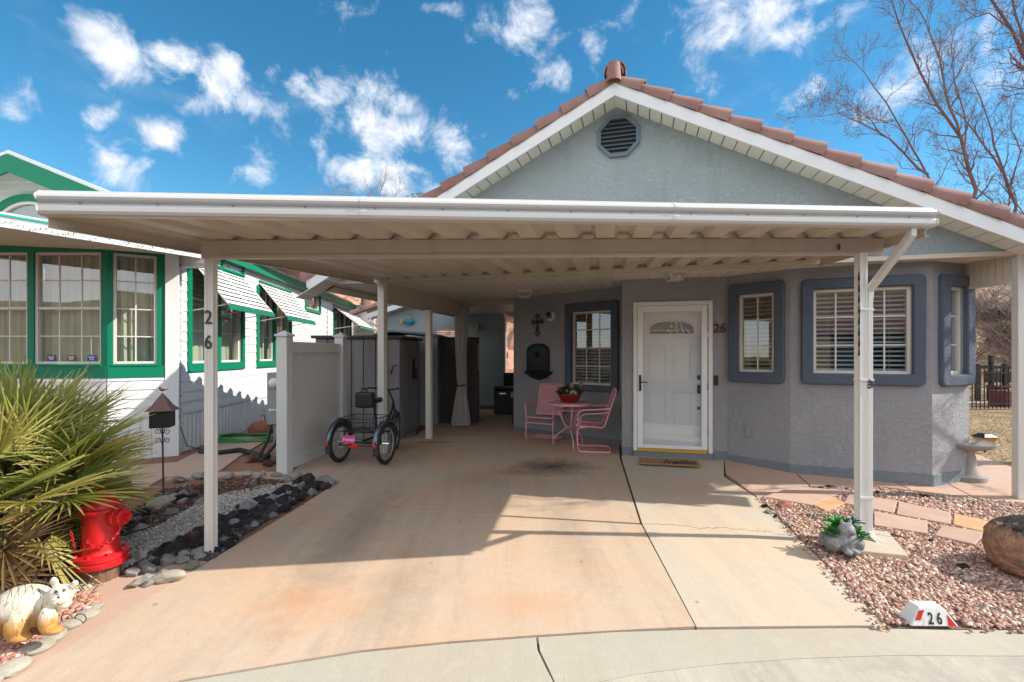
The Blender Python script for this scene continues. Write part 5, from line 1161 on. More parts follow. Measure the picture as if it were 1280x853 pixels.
# right-hand bed: dark little rocks edging the pavers
for i, (x0, y0, x1, y1, n) in enumerate([(1012,612,1060,614,7),(1060,615,1160,623,13),(1160,624,1272,640,14),(1000,644,1090,664,10),(1095,668,1170,682,9),(1225,660,1262,668,4),(952,632,1005,672,7),(1005,676,1040,690,4)]):
    for k in range(n):
        t_ = (k+random.uniform(.1,.9))/n; rock(x0+(x1-x0)*t_, y0+(y1-y0)*t_+random.uniform(-2,2), random.uniform(7, 13), random.choice(['lava', 'greyrock', 'greenrock']), 'small dark edging rock beside the paver path and gravel', 'small dark rocks edging the pavers', asp=(1, .8, .6), sink=.2)
one(985, 637, 26, 'terra', 'low pinkish rock at the corner where pavers meet the driveway', asp=(1, .6, .45))
one(1210, 714, 20, 'lava', 'small dark rock at the foot of the big boulder', asp=(1, .7, .6))
one(1080, 708, 12, 'greyrock', 'small blue-grey stone in the gravel below the concrete pad', asp=(1, .7, .5))
# big boulder
M['boulder'] = pmat('boulder_stone', (.50,.26,.15), .9, spec=.2, col2=(.27,.17,.12), vs=4, bump=.05, bs=9, bd=10, dirt=.8, dcol=(.1,.07,.06), ds=3)
t = M['boulder'].node_tree; b_ = [n_ for n_ in t.nodes if n_.type == 'BSDF_PRINCIPLED'][0]; src = b_.inputs['Base Color'].links[0].from_socket
co_ = N(t, 'ShaderNodeTexCoord').outputs['Object']; sx_ = N(t, 'ShaderNodeSeparateXYZ'); L(t, co_, sx_.inputs[0]); a_ = N(t, 'ShaderNodeMath', operation='MULTIPLY_ADD'); L(t, nz(t, co_, 4, 6, .7), a_.inputs[0]); a_.inputs[1].default_value = 1.3
a2_ = N(t, 'ShaderNodeMath', operation='MULTIPLY_ADD'); L(t, sx_.outputs[0], a2_.inputs[0]); a2_.inputs[1].default_value = .4; L(t, sx_.outputs[2], a2_.inputs[2]); L(t, a2_.outputs[0], a_.inputs[2])
c_ = mixc(t, ramp(t, a_.outputs[0], .78, 1.02), src, (.05,.048,.046)); L(t, c_, b_.inputs['Base Color'])
bm = bmesh.new(); bmesh.ops.create_icosphere(bm, subdivisions=5, radius=1)
for v_ in bm.verts: v_.co *= 1+.11*noise.noise(v_.co*1.4)+.05*noise.noise(v_.co*4)+.022*noise.noise(v_.co*9)+.01*noise.noise(v_.co*20)
me = bpy.data.meshes.new('boulder'); bm.to_mesh(me); bm.free(); me.materials.append(M['boulder'])
for p_ in me.polygons: p_.use_smooth = True
bo_ = link('boulder', me); q = G(1302, 738); bo_.location = (q.x*(q.y+.2)/q.y, q.y+.2, q.z+.18); bo_.scale = (.335, .28, .245); bo_.rotation_euler = (.1, .12, .15)
tag(bo_, 'large round tan boulder with black lichen top on pink gravel', 'boulder')
# ================================================================== pavers, pad, number block
for i, pp in enumerate(pav):
    nm = ['wide pinkish flagstone at the driveway end of the paver path', 'rough orange flagstone wedged behind the cat planter', 'tan paver in the back row directly right of the carport post',
          'tan paver in the back row left of the orange grooved slab', 'long tan paver in the front row right of the downspout', 'orange grooved slab in the back row near the boulder', 'tan paver in the front row closest to the boulder'][i]
    ctr = Vector((sum(p[0] for p in pp)/4, sum(p[1] for p in pp)/4)); pq = [tuple(ctr+(Vector(p)-ctr)*.985) for p in pp]
    o = drape_mesh('paver', pq, .028, 'orangestone' if i in (1, 5) else 'sandstone', th=.05, step=5); bev(o, .006); tag(o, nm, 'paver', 'pavers of the right-hand path')
o = drape_mesh('concrete_pad', [tuple(p) for p in GP((1024,684),(1062,694),(1136,702),(1110,671),(1046,663))], .045, 'strip', th=.1, step=5); bev(o, .008); tag(o, 'small buff concrete footing pad under the right carport post and cat planter', 'concrete pad')
# house number block
q = G(1139, 783.5); q2 = G(1199, 786.5); nbw = WF((q.x, q.y), (q2.x, q2.y)); z0 = g(q.x, q.y); Lb = nbw.L; hb = .105
nbk = thing('address_block', 'white wedge-shaped concrete address block with number 26 beside the kerb', 'address block', (q.x, q.y, z0))
fr_ = [(0, 0), (Lb, 0), (Lb-.078, hb), (.062, hb)]; m_ = MB()
m_.add([nbw(u, 0 if z < .01 else -.02, z0+z) for u, z in fr_]+[nbw(u, -.11 if z < .01 else -.095, z0+z) for u, z in fr_], [(0,1,2,3),(7,6,5,4),(0,4,5,1),(1,5,6,2),(2,6,7,3),(3,7,4,0)])
m_.build('block', 'blockwhite', nbk, bevel=.006)
ry = lambda x, dd, z: nbw(x, -.02*z/hb+.002+dd, z0+z)
MB().add([ry(.026, 0, .035), ry(.058, 0, .035), ry(.088, 0, .088), ry(.056, 0, .088)], [(0,1,2,3)]).build('reflector', 'blockred', nbk); MB().add([ry(Lb-.062, 0, .004), ry(Lb-.012, 0, .004), ry(Lb-.062, 0, .07)], [(0,1,2)]).build('reflector', 'blockred', nbk)
text('2', .088, .001, 'ink', nbk, lambda x, dd, z: ry(Lb*.41+x, .006+dd, .018+z), 'number', bold=.0015, sx=.72); text('6', .088, .001, 'ink', nbk, lambda x, dd, z: ry(Lb*.59+x, .006+dd, .018+z), 'number', bold=.0015, sx=.72)
# ================================================================== cat planter, succulents
def remesh(o, vox, smooth=3):
    r_ = o.modifiers.new('r', 'REMESH'); r_.mode = 'VOXEL'; r_.voxel_size = vox; r_.use_smooth_shade = True
    s_ = o.modifiers.new('s', 'SMOOTH'); s_.iterations = smooth; s_.factor = .5; return o
q = P(1052, 683, 3.72); zp = g(q.x, q.y)+.045; cx, cy = q.x, q.y
m_ = MB(); B = lambda x, y, z: (cx+x*.92, cy+y*.92, zp+z*.96)
m_.ball(B(0, 0, .085), (.115, .10, .095), 20, 14).ball(B(.0, .06, .06), (.13, .11, .07), 20, 14)
m_.ball(B(.0, -.06, .185), (.058, .055, .052), 18, 12).ball(B(.012, -.11, .175), (.028, .024, .02), 12, 8)
for s_ in (-1, 1):
    m_.ball(B(.033*s_, -.05, .236), (.016, .012, .028), 10, 8, Matrix.Rotation(R(14*s_), 3, 'Y')); m_.ball(B(.03*s_+.01, -.105, .022), (.028, .04, .022), 12, 8); m_.ball(B(.10*s_, -.02, .065), (.05, .08, .065), 14, 10)
m_.tube([B(.12, .0, .03), B(.1, -.08, .02), B(.02, -.115, .02)], .02, 8)
ctp = remesh(m_.build('cat_planter', 'stonegrey', loc=None), .006, 2); tag(ctp, 'grey cast stone cat planter sitting on the pad before the post', 'planter')
ey = MB()
for s_ in (-1, 1): ey.ball(B(.006+.02*s_, -.112, .197), (.006,.004,.005), 8, 6)
ey.build('eyes', 'black', ctp)
ln = []
sc = thing('succulent_plant', 'bright green artificial succulents spilling from the cat planter', 'plant', B(0, .05, .15))
def leafm(mb, p, d, l, w, curl=.2):
    p = Vector(p); d = Vector(d).normalized(); s_ = d.cross(Vector((0,0,1)))
    if s_.length < .1: s_ = Vector((1,0,0))
    s_.normalize(); n_ = s_.cross(d); vs = []
    for k, (t_, ww) in enumerate(((0, .35), (.3, .9), (.6, 1), (.85, .6), (1, .04))):
        c_ = p+d*l*t_-Vector((0,0,1))*curl*l*t_*t_; vs += [c_-s_*w*ww/2+n_*w*.12, c_-n_*w*.1, c_+s_*w*ww/2+n_*w*.12]
    fs = [(3*k+j, 3*k+j+1, 3*k+4+j, 3*k+3+j) for k in range(4) for j in range(2)]; mb.add(vs, fs, True)
m1, m2 = MB(), MB()
for (ox, oy, oz, n_, l_, w_) in ((-.075, -.0, .15, 16, .09, .04), (-.10, -.02, .12, 9, .07, .045), (.04, .02, .19, 12, .09, .05), (.11, .0, .13, 12, .1, .035), (-.03, .04, .2, 18, .12, .022), (.13, -.04, .10, 9, .1, .022)):
    for k in range(n_):
        a = 2*math.pi*k/n_*1.6+ox*30; e_ = random.uniform(.1, 1.2); leafm(m1, B(ox, oy, oz), (math.cos(a), math.sin(a)-.2, e_), l_*random.uniform(.7, 1.15), w_)
for k in range(26): a = random.uniform(0, 6.28); leafm(m2, B(.08+random.uniform(-.04,.06), .07, .19), (math.cos(a), math.sin(a), random.uniform(0, .9)), .1, .035)
m1.build('bright_leaves', 'leaf', sc, fixn=False); m2.build('teal_leaves', 'leafteal', sc, fixn=False)
# ================================================================== birdbath, stake lantern
q = G(1218, 602); bb = thing('birdbath', 'weathered grey concrete birdbath on a pedestal beside the bay wall', 'birdbath', q)
C3 = (q.x, q.y+.12, q.z); s_ = q.y/F
MB().lathe([(r__*1.2, z__*1.02) for r__, z__ in [(0, 0), (.17, 0), (.17, .05), (.14, .06), (.11, .09), (.085, .16), (.09, .22), (.075, .3), (.09, .345), (.0, .35)]], 22, C3).build('pedestal', 'bath', bb)
MB().lathe([(r__*1.2, z__*1.02) for r__, z__ in [(0, .33), (.1, .34), (.2, .375), (.235, .40), (.24, .43), (.225, .435), (.17, .405), (.05, .39), (0, .388)]], 30, C3).build('basin', 'bath', bb)
q = G(1231, 566); lf = thing('stake_lantern', 'small amber garden lantern on a stake in the dry grass behind the birdbath', 'lantern', q); z_ = lambda py: P(1229, py, q.y).z
MB().tube([(q.x, q.y, q.z), (q.x, q.y, z_(557))], .012, 6).build('stake', 'black', lf)
MB().add([(q.x+a*s_2, q.y+b*s_2, zz) for s_2, zz in ((.055, z_(558)), (.09, z_(547))) for a, b in ((-1,-1),(1,-1),(1,1),(-1,1))], [(0,1,5,4),(1,2,6,5),(2,3,7,6),(3,0,4,7),(0,3,2,1)]).build('lamp_glass', 'amber', lf)
MB().add([(q.x+a*s_2, q.y+b*s_2, zz) for s_2, zz in ((.10, z_(547)), (.10, z_(546)), (.05, z_(542))) for a, b in ((-1,-1),(1,-1),(1,1),(-1,1))], [(k+j*4, (k+1) % 4+j*4, (k+1) % 4+4+j*4, k+4+j*4) for j in range(2) for k in range(4)]+[(8,9,10,11)]).build('lamp_cap', 'black', lf)
# ================================================================== doormat
a_, b_, c_, d_ = [G(*p, .012) for p in ((800,581.5),(875.5,585.5),(872,576),(799,572.5))]
a_.z = b_.z = c_.z = d_.z = g(0, 7)+.014; dm = MB().prism([a_, b_, c_, d_], (0, 0, -.012)).build('doormat', 'jute', bevel=.003); tag(dm, 'tan coir doormat printed hello in front of the white door', 'doormat')
ex = (b_-a_).normalized(); ey_ = (d_-a_).normalized(); o_ = a_+(b_-a_)*.66+(d_-a_)*.18
text('hello', .13, .0008, 'ink', dm, lambda x, dd, z: tuple(o_+ex*x*1.6+ey_*z*2.4+Vector((0,0,.003+dd))), 'lettering', bold=.004, shear=.35)
# ================================================================== hydrant
q = G(126, 733); hy = thing('fire_hydrant', 'bright red fire hydrant with chained nozzle cap on a wooden block', 'fire hydrant', q); C3 = (q.x*(q.y+.13)/q.y, q.y+.13, q.z)
X = lambda x, y, z: (C3[0]+x, C3[1]+y, C3[2]+z)
MB().lathe([(0, -.02), (.118, -.02), (.12, .11), (0, .11)], 14, C3, smooth=False).build('wooden_block', 'wood', hy, bevel=.004)
bd_ = MB().lathe([(0, .1), (.157, .1), (.16, .105), (.16, .135), (.155, .14), (.15, .142), (.155, .146), (.16, .150), (.16, .178), (.152, .184), (.118, .186), (.112, .2), (.109, .21), (.109, .24), (.104, .245), (.101, .4), (.1, .47), (.104, .472), (.104, .476)], 36, C3).build('body', 'red', hy)
bl = MB()
for k in range(8): a = 2*math.pi*k/8+.2; bl.lathe([(0, .2), (.013, .2), (.013, .184)], 6, X(.136*math.cos(a), .136*math.sin(a), 0), smooth=False)
bl.build('bolts', 'red', bd_)
MB().lathe([(.104, .47), (.125, .472), (.125, .492), (.108, .497), (.1, .53), (.075, .565), (.035, .585), (.028, .59), (.028, .615), (0, .617)], 30, C3).build('bonnet', 'red', hy)
nz1 = MB()
def hcyl(mb, c, d, prof, n=18):
    d = Vector(d).normalized(); u_ = d.orthogonal().normalized(); v_ = d.cross(u_); m__ = len(prof); vs = [Vector(c)+d*h+(u_*math.cos(2*math.pi*k/n)+v_*math.sin(2*math.pi*k/n))*r for r, h in prof for k in range(n)]
    mb.add(vs, [(i*n+k, i*n+(k+1) % n, (i+1)*n+(k+1) % n, (i+1)*n+k) for i in range(m__-1) for k in range(n)], True)
hcyl(nz1, X(0, 0, .43), (1, -.12, 0), [(.05, .08), (.05, .12), (.066, .122), (.066, .145), (.055, .148), (.055, .185), (.05, .19), (.018, .19), (.018, .225), (0, .226)]); nz1.build('side_nozzle', 'red', hy)
ch = MB(); 
def chain(mb, pts, r=.011):
    pts = [Vector(p) for p in pts]; P_ = []; 
    for a, b in zip(pts, pts[1:]):
        n_ = max(1, int((b-a).length/(r*1.5)))
        P_ += [a+(b-a)*k/n_ for k in range(n_)]
    for k, p in enumerate(P_):
        d = (P_[min(k+1, len(P_)-1)]-P_[max(k-1, 0)]).normalized(); u_ = d.orthogonal().normalized(); v_ = d.cross(u_); s_ = u_ if k % 2 else v_
        mb.tube([p+d*r*math.cos(t_*1.047)+s_*r*.62*math.sin(t_*1.047) for t_ in range(6)], .0028, 5, closed=True)
chain(ch, [X(.19, -.05, .4), X(.18, -.07, .34), X(.14, -.09, .28), X(.06, -.11, .25), X(-.0, -.12, .3)]); chain(ch, [X(-.1, -.12, .36), X(-.09, -.1, .24), X(-.08, -.095, .2), X(-.02, -.12, .24), X(.02, -.11, .32)])
ch.build('chain', 'red', hy)
wl = MB(); wl.tube([X(.0, -.15, .01), X(.1, -.14, .07), X(.11, -.13, .1)], .004, 5).tube([X(-.0, -.17, .003), X(.06, -.24, .003), X(.12, -.2, .003), X(.1, -.14, .004)], .004, 5); tag(wl.build('wire_loop', 'rust'), 'rusty bent wire lying at the foot of the hydrant block', 'wire')
# ================================================================== birdhouse
q = G(204.5, 628); bhs = thing('birdhouse', 'rustic metal birdhouse with a pointed roof and scrollwork on a thin pole', 'birdhouse', q); Yb = q.y
Z_ = lambda py: P(204, py, Yb).z; cx = P(203, 0, Yb).x; m_ = MB(); m_.tube([(q.x, Yb, q.z), (cx, Yb, Z_(535))], .008, 8)
m_.build('pole', 'blackmetal', bhs)
w_ = .098; f = lambda x, y, z: (cx+x*math.cos(.35)-y*math.sin(.35), Yb+x*math.sin(.35)+y*math.cos(.35), z)
MB().box(-w_*.9, w_*.9, -w_*.9, w_*.9, Z_(534), Z_(512), f).build('box', 'blackmetal', bhs, bevel=.004)
pr_ = [(1.28, Z_(513)), (1.0, Z_(510)), (.72, Z_(506)), (.45, Z_(500)), (.2, Z_(495)), (.02, Z_(491))]
m_ = MB(); vs = [f(a*w_*r_, b*w_*r_, z) for r_, z in pr_ for a, b in ((-1,-1),(1,-1),(1,1),(-1,1))]; m_.add(vs, [(4*i+k, 4*i+(k+1) % 4, 4*i+4+(k+1) % 4, 4*i+4+k) for i in range(5) for k in range(4)]); m_.build('roof', 'rust', bhs)
m_ = MB(); zt = Z_(489); m_.ball((cx, Yb, zt+.012), (.03, .014, .014), 10, 6).ball((cx-.025, Yb, zt+.03), .011, 8, 6).tube([(cx+.02, Yb, zt+.01), (cx+.06, Yb, zt+.02)], .005, 5).build('bird_finial', 'rust', bhs)
m_ = MB()
for s_ in (-1, 1):
    for (zz, rr_) in ((Z_(539), .035), (Z_(550), .032)):
        pts = [];
        for k in range(20): a = k*.42; r2 = rr_*(1-k/24); pts.append((cx+s_*(.05+r2*math.cos(a+2.2)), Yb, zz+r2*math.sin(a+2.2)))
        m_.tube([(cx, Yb, zz-.05)]+pts, .004, 5)
m_.build('scrollwork', 'blackmetal', bhs)
# ================================================================== armadillo statue
Ya = 2.62; A = lambda px, py, dy=0: tuple(P(px, py, Ya+dy)); m_ = MB()
k_ = Ya/F
def ell(px, py, rx, rz, ry, dy=0, rot=0): m_.ball(A(px, py, dy), (rx*k_, ry*k_, rz*k_), 20, 14, Matrix.Rotation(rot, 3, 'Y'))
ell(28, 757, 35, 24, 26, .0, -.15); ell(45, 762, 22, 20, 22, .02); ell(10, 768, 22, 22, 22, .02)
ell(60, 752, 15, 12, 12, -.0); ell(76, 743, 15, 12, 12, -.02, -.2); ell(74, 750, 9, 7, 9, -.05, -.1); ell(80, 754, 8, 7, 8, -.03)
ell(68, 728, 5.5, 7, 2.6, -.01, -.3); ell(70, 733, 4, 5, 3, -.01); ell(90, 733, 8, 4.2, 3, -.02, -.65); ell(94, 729, 4, 4, 2.6, -.02)
for (px, dy) in ((60, -.07), (58, .08)): ell(px, 775, 9, 18, 10, dy); ell(px+6, 788, 12, 5, 8, dy-.01)
for (px, dy) in ((22, -.08), (12, .09)): ell(px, 783, 12, 18, 13, dy, .1); ell(px+3, 797, 14, 5, 9, dy-.01)
M['arma'] = bpy.data.materials.new('painted_plaster'); t = nt(M['arma']); out = N(t, 'ShaderNodeOutputMaterial'); bb_ = N(t, 'ShaderNodeBsdfPrincipled'); L(t, bb_.outputs[0], out.inputs[0])
co_ = N(t, 'ShaderNodeTexCoord').outputs['Object']; sx_ = N(t, 'ShaderNodeSeparateXYZ'); L(t, co_, sx_.inputs[0]); a_ = N(t, 'ShaderNodeMath', operation='MULTIPLY_ADD'); L(t, nz(t, mapping(t, co_, (1,1,.4)), 30, 5, .7), a_.inputs[0]); a_.inputs[1].default_value = .16; L(t, sx_.outputs[2], a_.inputs[2])
c_ = mixc(t, ramp(t, a_.outputs[0], .20, .26), (.46,.24,.06), (.66,.60,.47)); c_ = mixc(t, ramp(t, nz(t, mapping(t, co_, (1,1,.3)), 45, 4, .7), .56, .7), c_, (.16,.11,.07)); L(t, c_, bb_.inputs['Base Color']); bb_.inputs['Roughness'].default_value = .7
bn = N(t, 'ShaderNodeBump'); bn.inputs['Distance'].default_value = .006; L(t, nz(t, mapping(t, co_, (1,1,.4)), 60, 4), bn.inputs['Height']); L(t, bn.outputs[0], bb_.inputs['Normal'])
ams = remesh(m_.build('armadillo_statue', M['arma']), .006, 3); tag(ams, 'cream and ochre painted armadillo statue standing on salmon gravel', 'statue')
m_ = MB()
for k in range(5):
    u = 12+9*k; cxk = u; pts = []
    for j in range(9):
        a = R(25+120*j/8); zz = 757-27*math.sin(a)*(1-.004*(u-28)**2*.12); pts.append(P(cxk+3*math.cos(a), zz, Ya-26*k_*math.cos(a)*1.0))
    m_.tube(pts, .0013, 4)
for (px, py) in ((70, 740), (80, 738)):
    m_.ball(A(px, py, -.066), (.006, .004, .006), 8, 6); m_.tube([P(px+2.6*math.cos(j*.7), py+2.2*math.sin(j*.7), Ya-.068) for j in range(9)], .0015, 4, closed=True)
m_.ball(A(73, 747, -.088), (.008, .005, .005), 8, 6); m_.tube([A(67, 753, -.08), A(74, 756, -.086), A(82, 753, -.075)], .0016, 4)
m_.build('painted_lines', 'ink', ams)
gs_ = MB(); gq = G(92, 781)
for s_ in (-1, 1): gs_.tube([(gq.x+.04*s_+.033*math.cos(k*.5), gq.y, gq.z+.035+.028*math.sin(k*.5)) for k in range(13)], .0035, 5, closed=True)
tag(gs_.build('wire_hoops', 'rust'), 'pair of small bent wire hoops stuck in gravel before the armadillo', 'wire')
# ================================================================== pink bistro set
tb = G(712, 557.5); tbx, tby, tbz = tb.x, tb.y+.0, tb.z
tt = thing('bistro_table', 'round pink metal bistro table with curved legs on the porch', 'table', (tbx, tby, tbz)); hT = .672; rT = .33
MB().lathe([(0, hT), (rT-.01, hT), (rT, hT-.004), (rT+.004, hT-.02), (rT-.004, hT-.035), (rT-.02, hT-.03), (rT-.03, hT-.012), (0, hT-.012)], 40).build('tabletop', 'pinkm', tt, world=False)
for k in range(3):
    a = R(-85+120*k); c_, s_ = math.cos(a), math.sin(a)
    prof = [(.20, hT-.03), (.15, .48), (.10, .36), (.06, .30), (.07, .26), (.15, .20), (.24, .14), (.27, .08), (.27, .0)]
    MB().tube([(r_*c_, r_*s_, z) for r_, z in prof], .011, 8).build('leg', 'pinkm', tt, world=False)
MB().tube([(.075*math.cos(k*.4), .075*math.sin(k*.4), .29) for k in range(16)], .009, 6, closed=True).tube([(.17*math.cos(k*.3), .17*math.sin(k*.3), .56) for k in range(21)], .008, 6, closed=True).build('ring_brace', 'pinkm', tt, world=False)
# flower bowl
fb = thing('flower_bowl', 'dark red bowl of sunflowers, succulents and leaves on the pink table', 'flower pot', (tbx+.0, tby, tbz+hT))
MB().lathe([(0, 0), (.1, 0), (.115, .01), (.15, .06), (.18, .125), (.187, .13), (.187, .142), (.172, .142), (.16, .12), (0, .11)], 32).build('bowl', 'redpot', fb, world=False)
m_ = MB(); rl = random.Random(3)
for k in range(260):
    a = rl.uniform(0, 6.28); r_ = .17*math.sqrt(rl.random()); z = .12+rl.random()*.13*(1-(r_/.2)**2)+.02; leafm(m_, (r_*math.cos(a), r_*math.sin(a), z), (math.cos(a)+rl.gauss(0,.5), math.sin(a)+rl.gauss(0,.5), rl.uniform(.0, 1.2)), rl.uniform(.04, .09), .028)
m_.build('leaves', 'leafdark', fb, world=False, fixn=False)
def flower(p, n, l, mat, cmat='wood', w=.02):
    m_ = MB(); 
    for k in range(n):
        a = 2*math.pi*k/n; leafm(m_, p, (math.cos(a), -.5, math.sin(a)), l, w, 0)
    o = m_.build('flower', mat, fb, world=False, fixn=False); MB().ball((p[0], p[1]-.01, p[2]), (l*.4, .012, l*.4), 10, 6).build('flower_centre', cmat, o, world=False)
flower((.17, -.03, .30), 14, .045, 'yellow'); flower((.02, -.1, .27), 12, .05, 'peach', 'peach'); flower((-.06, -.14, .19), 10, .028, 'peach', 'fishy'); 
for k in range(3): flower((.0+.035*k, -.16, .16+.025*(k % 2)), 9, .04, 'palefl', 'palefl')
MB().tube([(.14, 0, .15), (.17, -.02, .3)], .004, 5).build('stem', 'leafdark', fb, world=False)
M['perf'] = pmat('perforated_pink_steel', (.78,.36,.42), .4); t = M['perf'].node_tree; pb = [n_ for n_ in t.nodes if n_.type == 'BSDF_PRINCIPLED'][0]; out = [n_ for n_ in t.nodes if n_.type == 'OUTPUT_MATERIAL'][0]
vo = N(t, 'ShaderNodeTexVoronoi'); vo.inputs['Scale'].default_value = 75; vo.inputs['Randomness'].default_value = .15; L(t, N(t, 'ShaderNodeTexCoord').outputs['Object'], vo.inputs['Vector'])
tp_ = N(t, 'ShaderNodeBsdfTransparent'); mx_ = N(t, 'ShaderNodeMixShader'); L(t, ramp(t, vo.outputs['Distance'], .38, .42), mx_.inputs[0]); L(t, tp_.outputs[0], mx_.inputs[1]); L(t, pb.outputs[0], mx_.inputs[2]); L(t, mx_.outputs[0], out.inputs[0])
def chair_mesh_panel(name, pts_fn, nu, nv, parent):
    vs = [pts_fn(i/nu, j/nv) for j in range(nv+1) for i in range(nu+1)]; fs = [(j*(nu+1)+i, j*(nu+1)+i+1, (j+1)*(nu+1)+i+1, (j+1)*(nu+1)+i) for j in range(nv) for i in range(nu)]
    return MB().add(vs, fs, True).build(name, M['perf'], parent, world=False, fixn=False)
def pink_chair(label, loc, rz):
    t = thing('patio_chair', label, 'chair', loc, rz, 'pink metal patio chairs')      # faces local +x
    W = .255; TH = .0095
    chair_mesh_panel('seat', lambda a, b: (-.22+.46*a, -W+2*W*b, .375+.035*a-.02*math.sin(a*3.1)), 22, 24, t)
    chair_mesh_panel('backrest', lambda a, b: (-.24-.20*a**1.1, -W+2*W*b, .40+.52*a), 24, 24, t)
    m_ = MB(); m_.tube([(-.44, -W, .925), (-.24, -W, .41), (-.2, -W, .375), (.18, -W, .395), (.255, -W, .405), (.27, -W+.03, .40), (.27, W-.03, .40), (.255, W, .405), (.18, W, .395), (-.2, W, .375), (-.24, W, .41), (-.44, W, .925)], TH, 8)
    m_.tube([(-.44, -W, .925), (-.445, -W*.55, .945), (-.445, -W*.4, .93), (-.445, 0, .95), (-.445, W*.4, .93), (-.445, W*.55, .945), (-.44, W, .925)], TH, 8)
    m_.tube([(-.44, -W, .895), (-.43, W, .895)], .006, 6)
    for s_ in (-1, 1):
        for k in range(3): m_.tube([(-.44, s_*(.05+.06*k)+.025*math.cos(i), .92+.016*math.sin(i)) for i in range(7)], .004, 5, closed=True)
    m_.build('frame', 'pinkm', t, world=False)
    for s_ in (-1, 1):
        MB().tube([(-.34, s_*W, .66), (-.1, s_*(W+.035), .645), (.12, s_*(W+.04), .64), (.20, s_*(W+.035), .62), (.235, s_*(W+.02), .56), (.22, s_*(W+.01), .46), (.25, s_*W, .405)], .011, 8).tube([(-.31, s_*W, .60), (-.1, s_*(W+.03), .585), (.10, s_*(W+.035), .58), (.17, s_*(W+.03), .55), (.2, s_*W, .42)], .007, 6).build('armrest', 'pinkm', t, world=False)
        MB().tube([(.0, s_*(W-.04), .385), (.2, s_*(W-.0), .37), (.235, s_*W, .33), (.235, s_*W, .08), (.21, s_*W, .03), (.15, s_*W, .014), (-.30, s_*W, .014), (-.34, s_*W*.8, .014)], .0125, 8).build('leg', 'pinkm', t, world=False)
    MB().tube([(-.34, -W*.8, .014), (-.36, -W*.4, .014), (-.36, W*.4, .014), (-.34, W*.8, .014)], .0125, 8).tube([(-.1, -W, .016), (-.1, W, .016)], .009, 8).tube([(.235, -W, .3), (.235, W, .3)], .009, 6).build('stretcher', 'pinkm', t, world=False)
    return t
c1_ = Vector((.455, 7.9)); 
fdir = Vector((-.69, -.72)).normalized()
fr1 = (G(659, 548)+G(691, 554))/2; e1 = G(691, 554)-G(659, 548); n1 = Vector((e1.y, -e1.x)).normalized(); 
if n1.y > 0: n1 = -n1
cc = Vector((fr1.x, fr1.y))-n1*.235
n1 = Vector((-.48, -.88)).normalized(); cc = Vector((.44, 7.82))-n1*.20
ch1 = pink_chair('pink metal lattice armchair facing outward beneath the wall fountain', (cc.x, cc.y, g(0, 7)), math.atan2(n1.y, n1.x)); ch1.scale = (.82, .95, .97)
ch2 = pink_chair('pink metal lattice armchair in profile beside the white door', (1.165, 7.14, g(0, 7)), math.atan2(.12, -1)); ch2.scale = (.82, .95, .97)
# ================================================================== tricycle
ra = G(424.8, 578); rb_ = G(482, 581.5); mid = (ra+rb_)/2
tk = thing('adult_tricycle', 'black adult tricycle with rear basket and pink plate parked by the fence', 'tricycle', (mid.x, mid.y+.02, mid.z), math.atan2((rb_-ra).y, (rb_-ra).x))
tw = (Vector((rb_.x, rb_.y))-Vector((ra.x, ra.y))).length/2; RW = .27
def wheel(cx, cy, r, steer=0, par=None):
    """wheel turning about local x"""
    f = lambda a, rr, x=0: (cx+x*math.cos(steer)-0-(rr*math.cos(a))*math.sin(steer), cy+x*math.sin(steer)+rr*math.cos(a)*math.cos(steer), r+rr*math.sin(a))
    o = MB().tube([f(2*math.pi*k/36, r-.03) for k in range(36)], .030, 10, closed=True).build('wheel', 'rubber', par, world=False)
    m_ = MB(); m_.tube([f(2*math.pi*k/36, r-.062) for k in range(36)], .012, 6, closed=True); m_.build('rim', 'meter', o, world=False)
    m_ = MB()
    for k in range(24):
        a = 2*math.pi*k/24; m_.tube([f(a+.5*(-1)**k, .02, .025*(-1)**(k//2)), f(a, r-.065)], .0016, 3)
    m_.tube([f(0, 0, -.045), f(0, 0, .045)], .022, 8); m_.build('spokes', 'chrome', o, world=False); return f
for s_ in (-1, 1):
    f = wheel(s_*tw, 0, RW, 0, tk); m_ = MB(); vs = []
    for k in range(21):
        a = R(-5+150*k/20)
        a = R(200-190*k/20)
        for x_, dr in ((-.04, .0), (-.03, .022), (0, .03), (.03, .022), (.04, .0)): vs.append((s_*tw+x_, (RW+.015+dr)*math.cos(a), RW+(RW+.015+dr)*math.sin(a)))
    m_.add(vs, [(5*k+j, 5*k+j+1, 5*k+6+j, 5*k+5+j) for k in range(20) for j in range(4)], True); fo = m_.build('fender', 'silver', tk, world=False, fixn=False); q_ = fo.modifiers.new('s', 'SOLIDIFY'); q_.thickness = .003
    MB().ball((s_*tw, -RW-.05, RW+.02), (.022, .012, .03), 10, 8).build('reflector', 'redrefl', tk, world=False)
FY = .93; wheel(.02, FY, RW, .28, tk)
m_ = MB(); vs = []
for k in range(17):
    a = R(170-150*k/16)
    for x_, dr in ((-.035, .0), (0, .025), (.035, .0)):
        rr = RW+.02+dr; vs.append((.02+x_-rr*math.cos(a)*math.sin(.28), FY+rr*math.cos(a)*math.cos(.28), RW+rr*math.sin(a)))
m_.add(vs, [(3*k+j, 3*k+j+1, 3*k+4+j, 3*k+3+j) for k in range(16) for j in range(2)], True).build('fender', 'silver', tk, world=False, fixn=False)
m_ = MB(); m_.tube([(-tw, 0, RW), (tw, 0, RW)], .014, 8).tube([(-tw+.06, -.02, RW+.14), (tw-.06, -.02, RW+.14)], .012, 6)
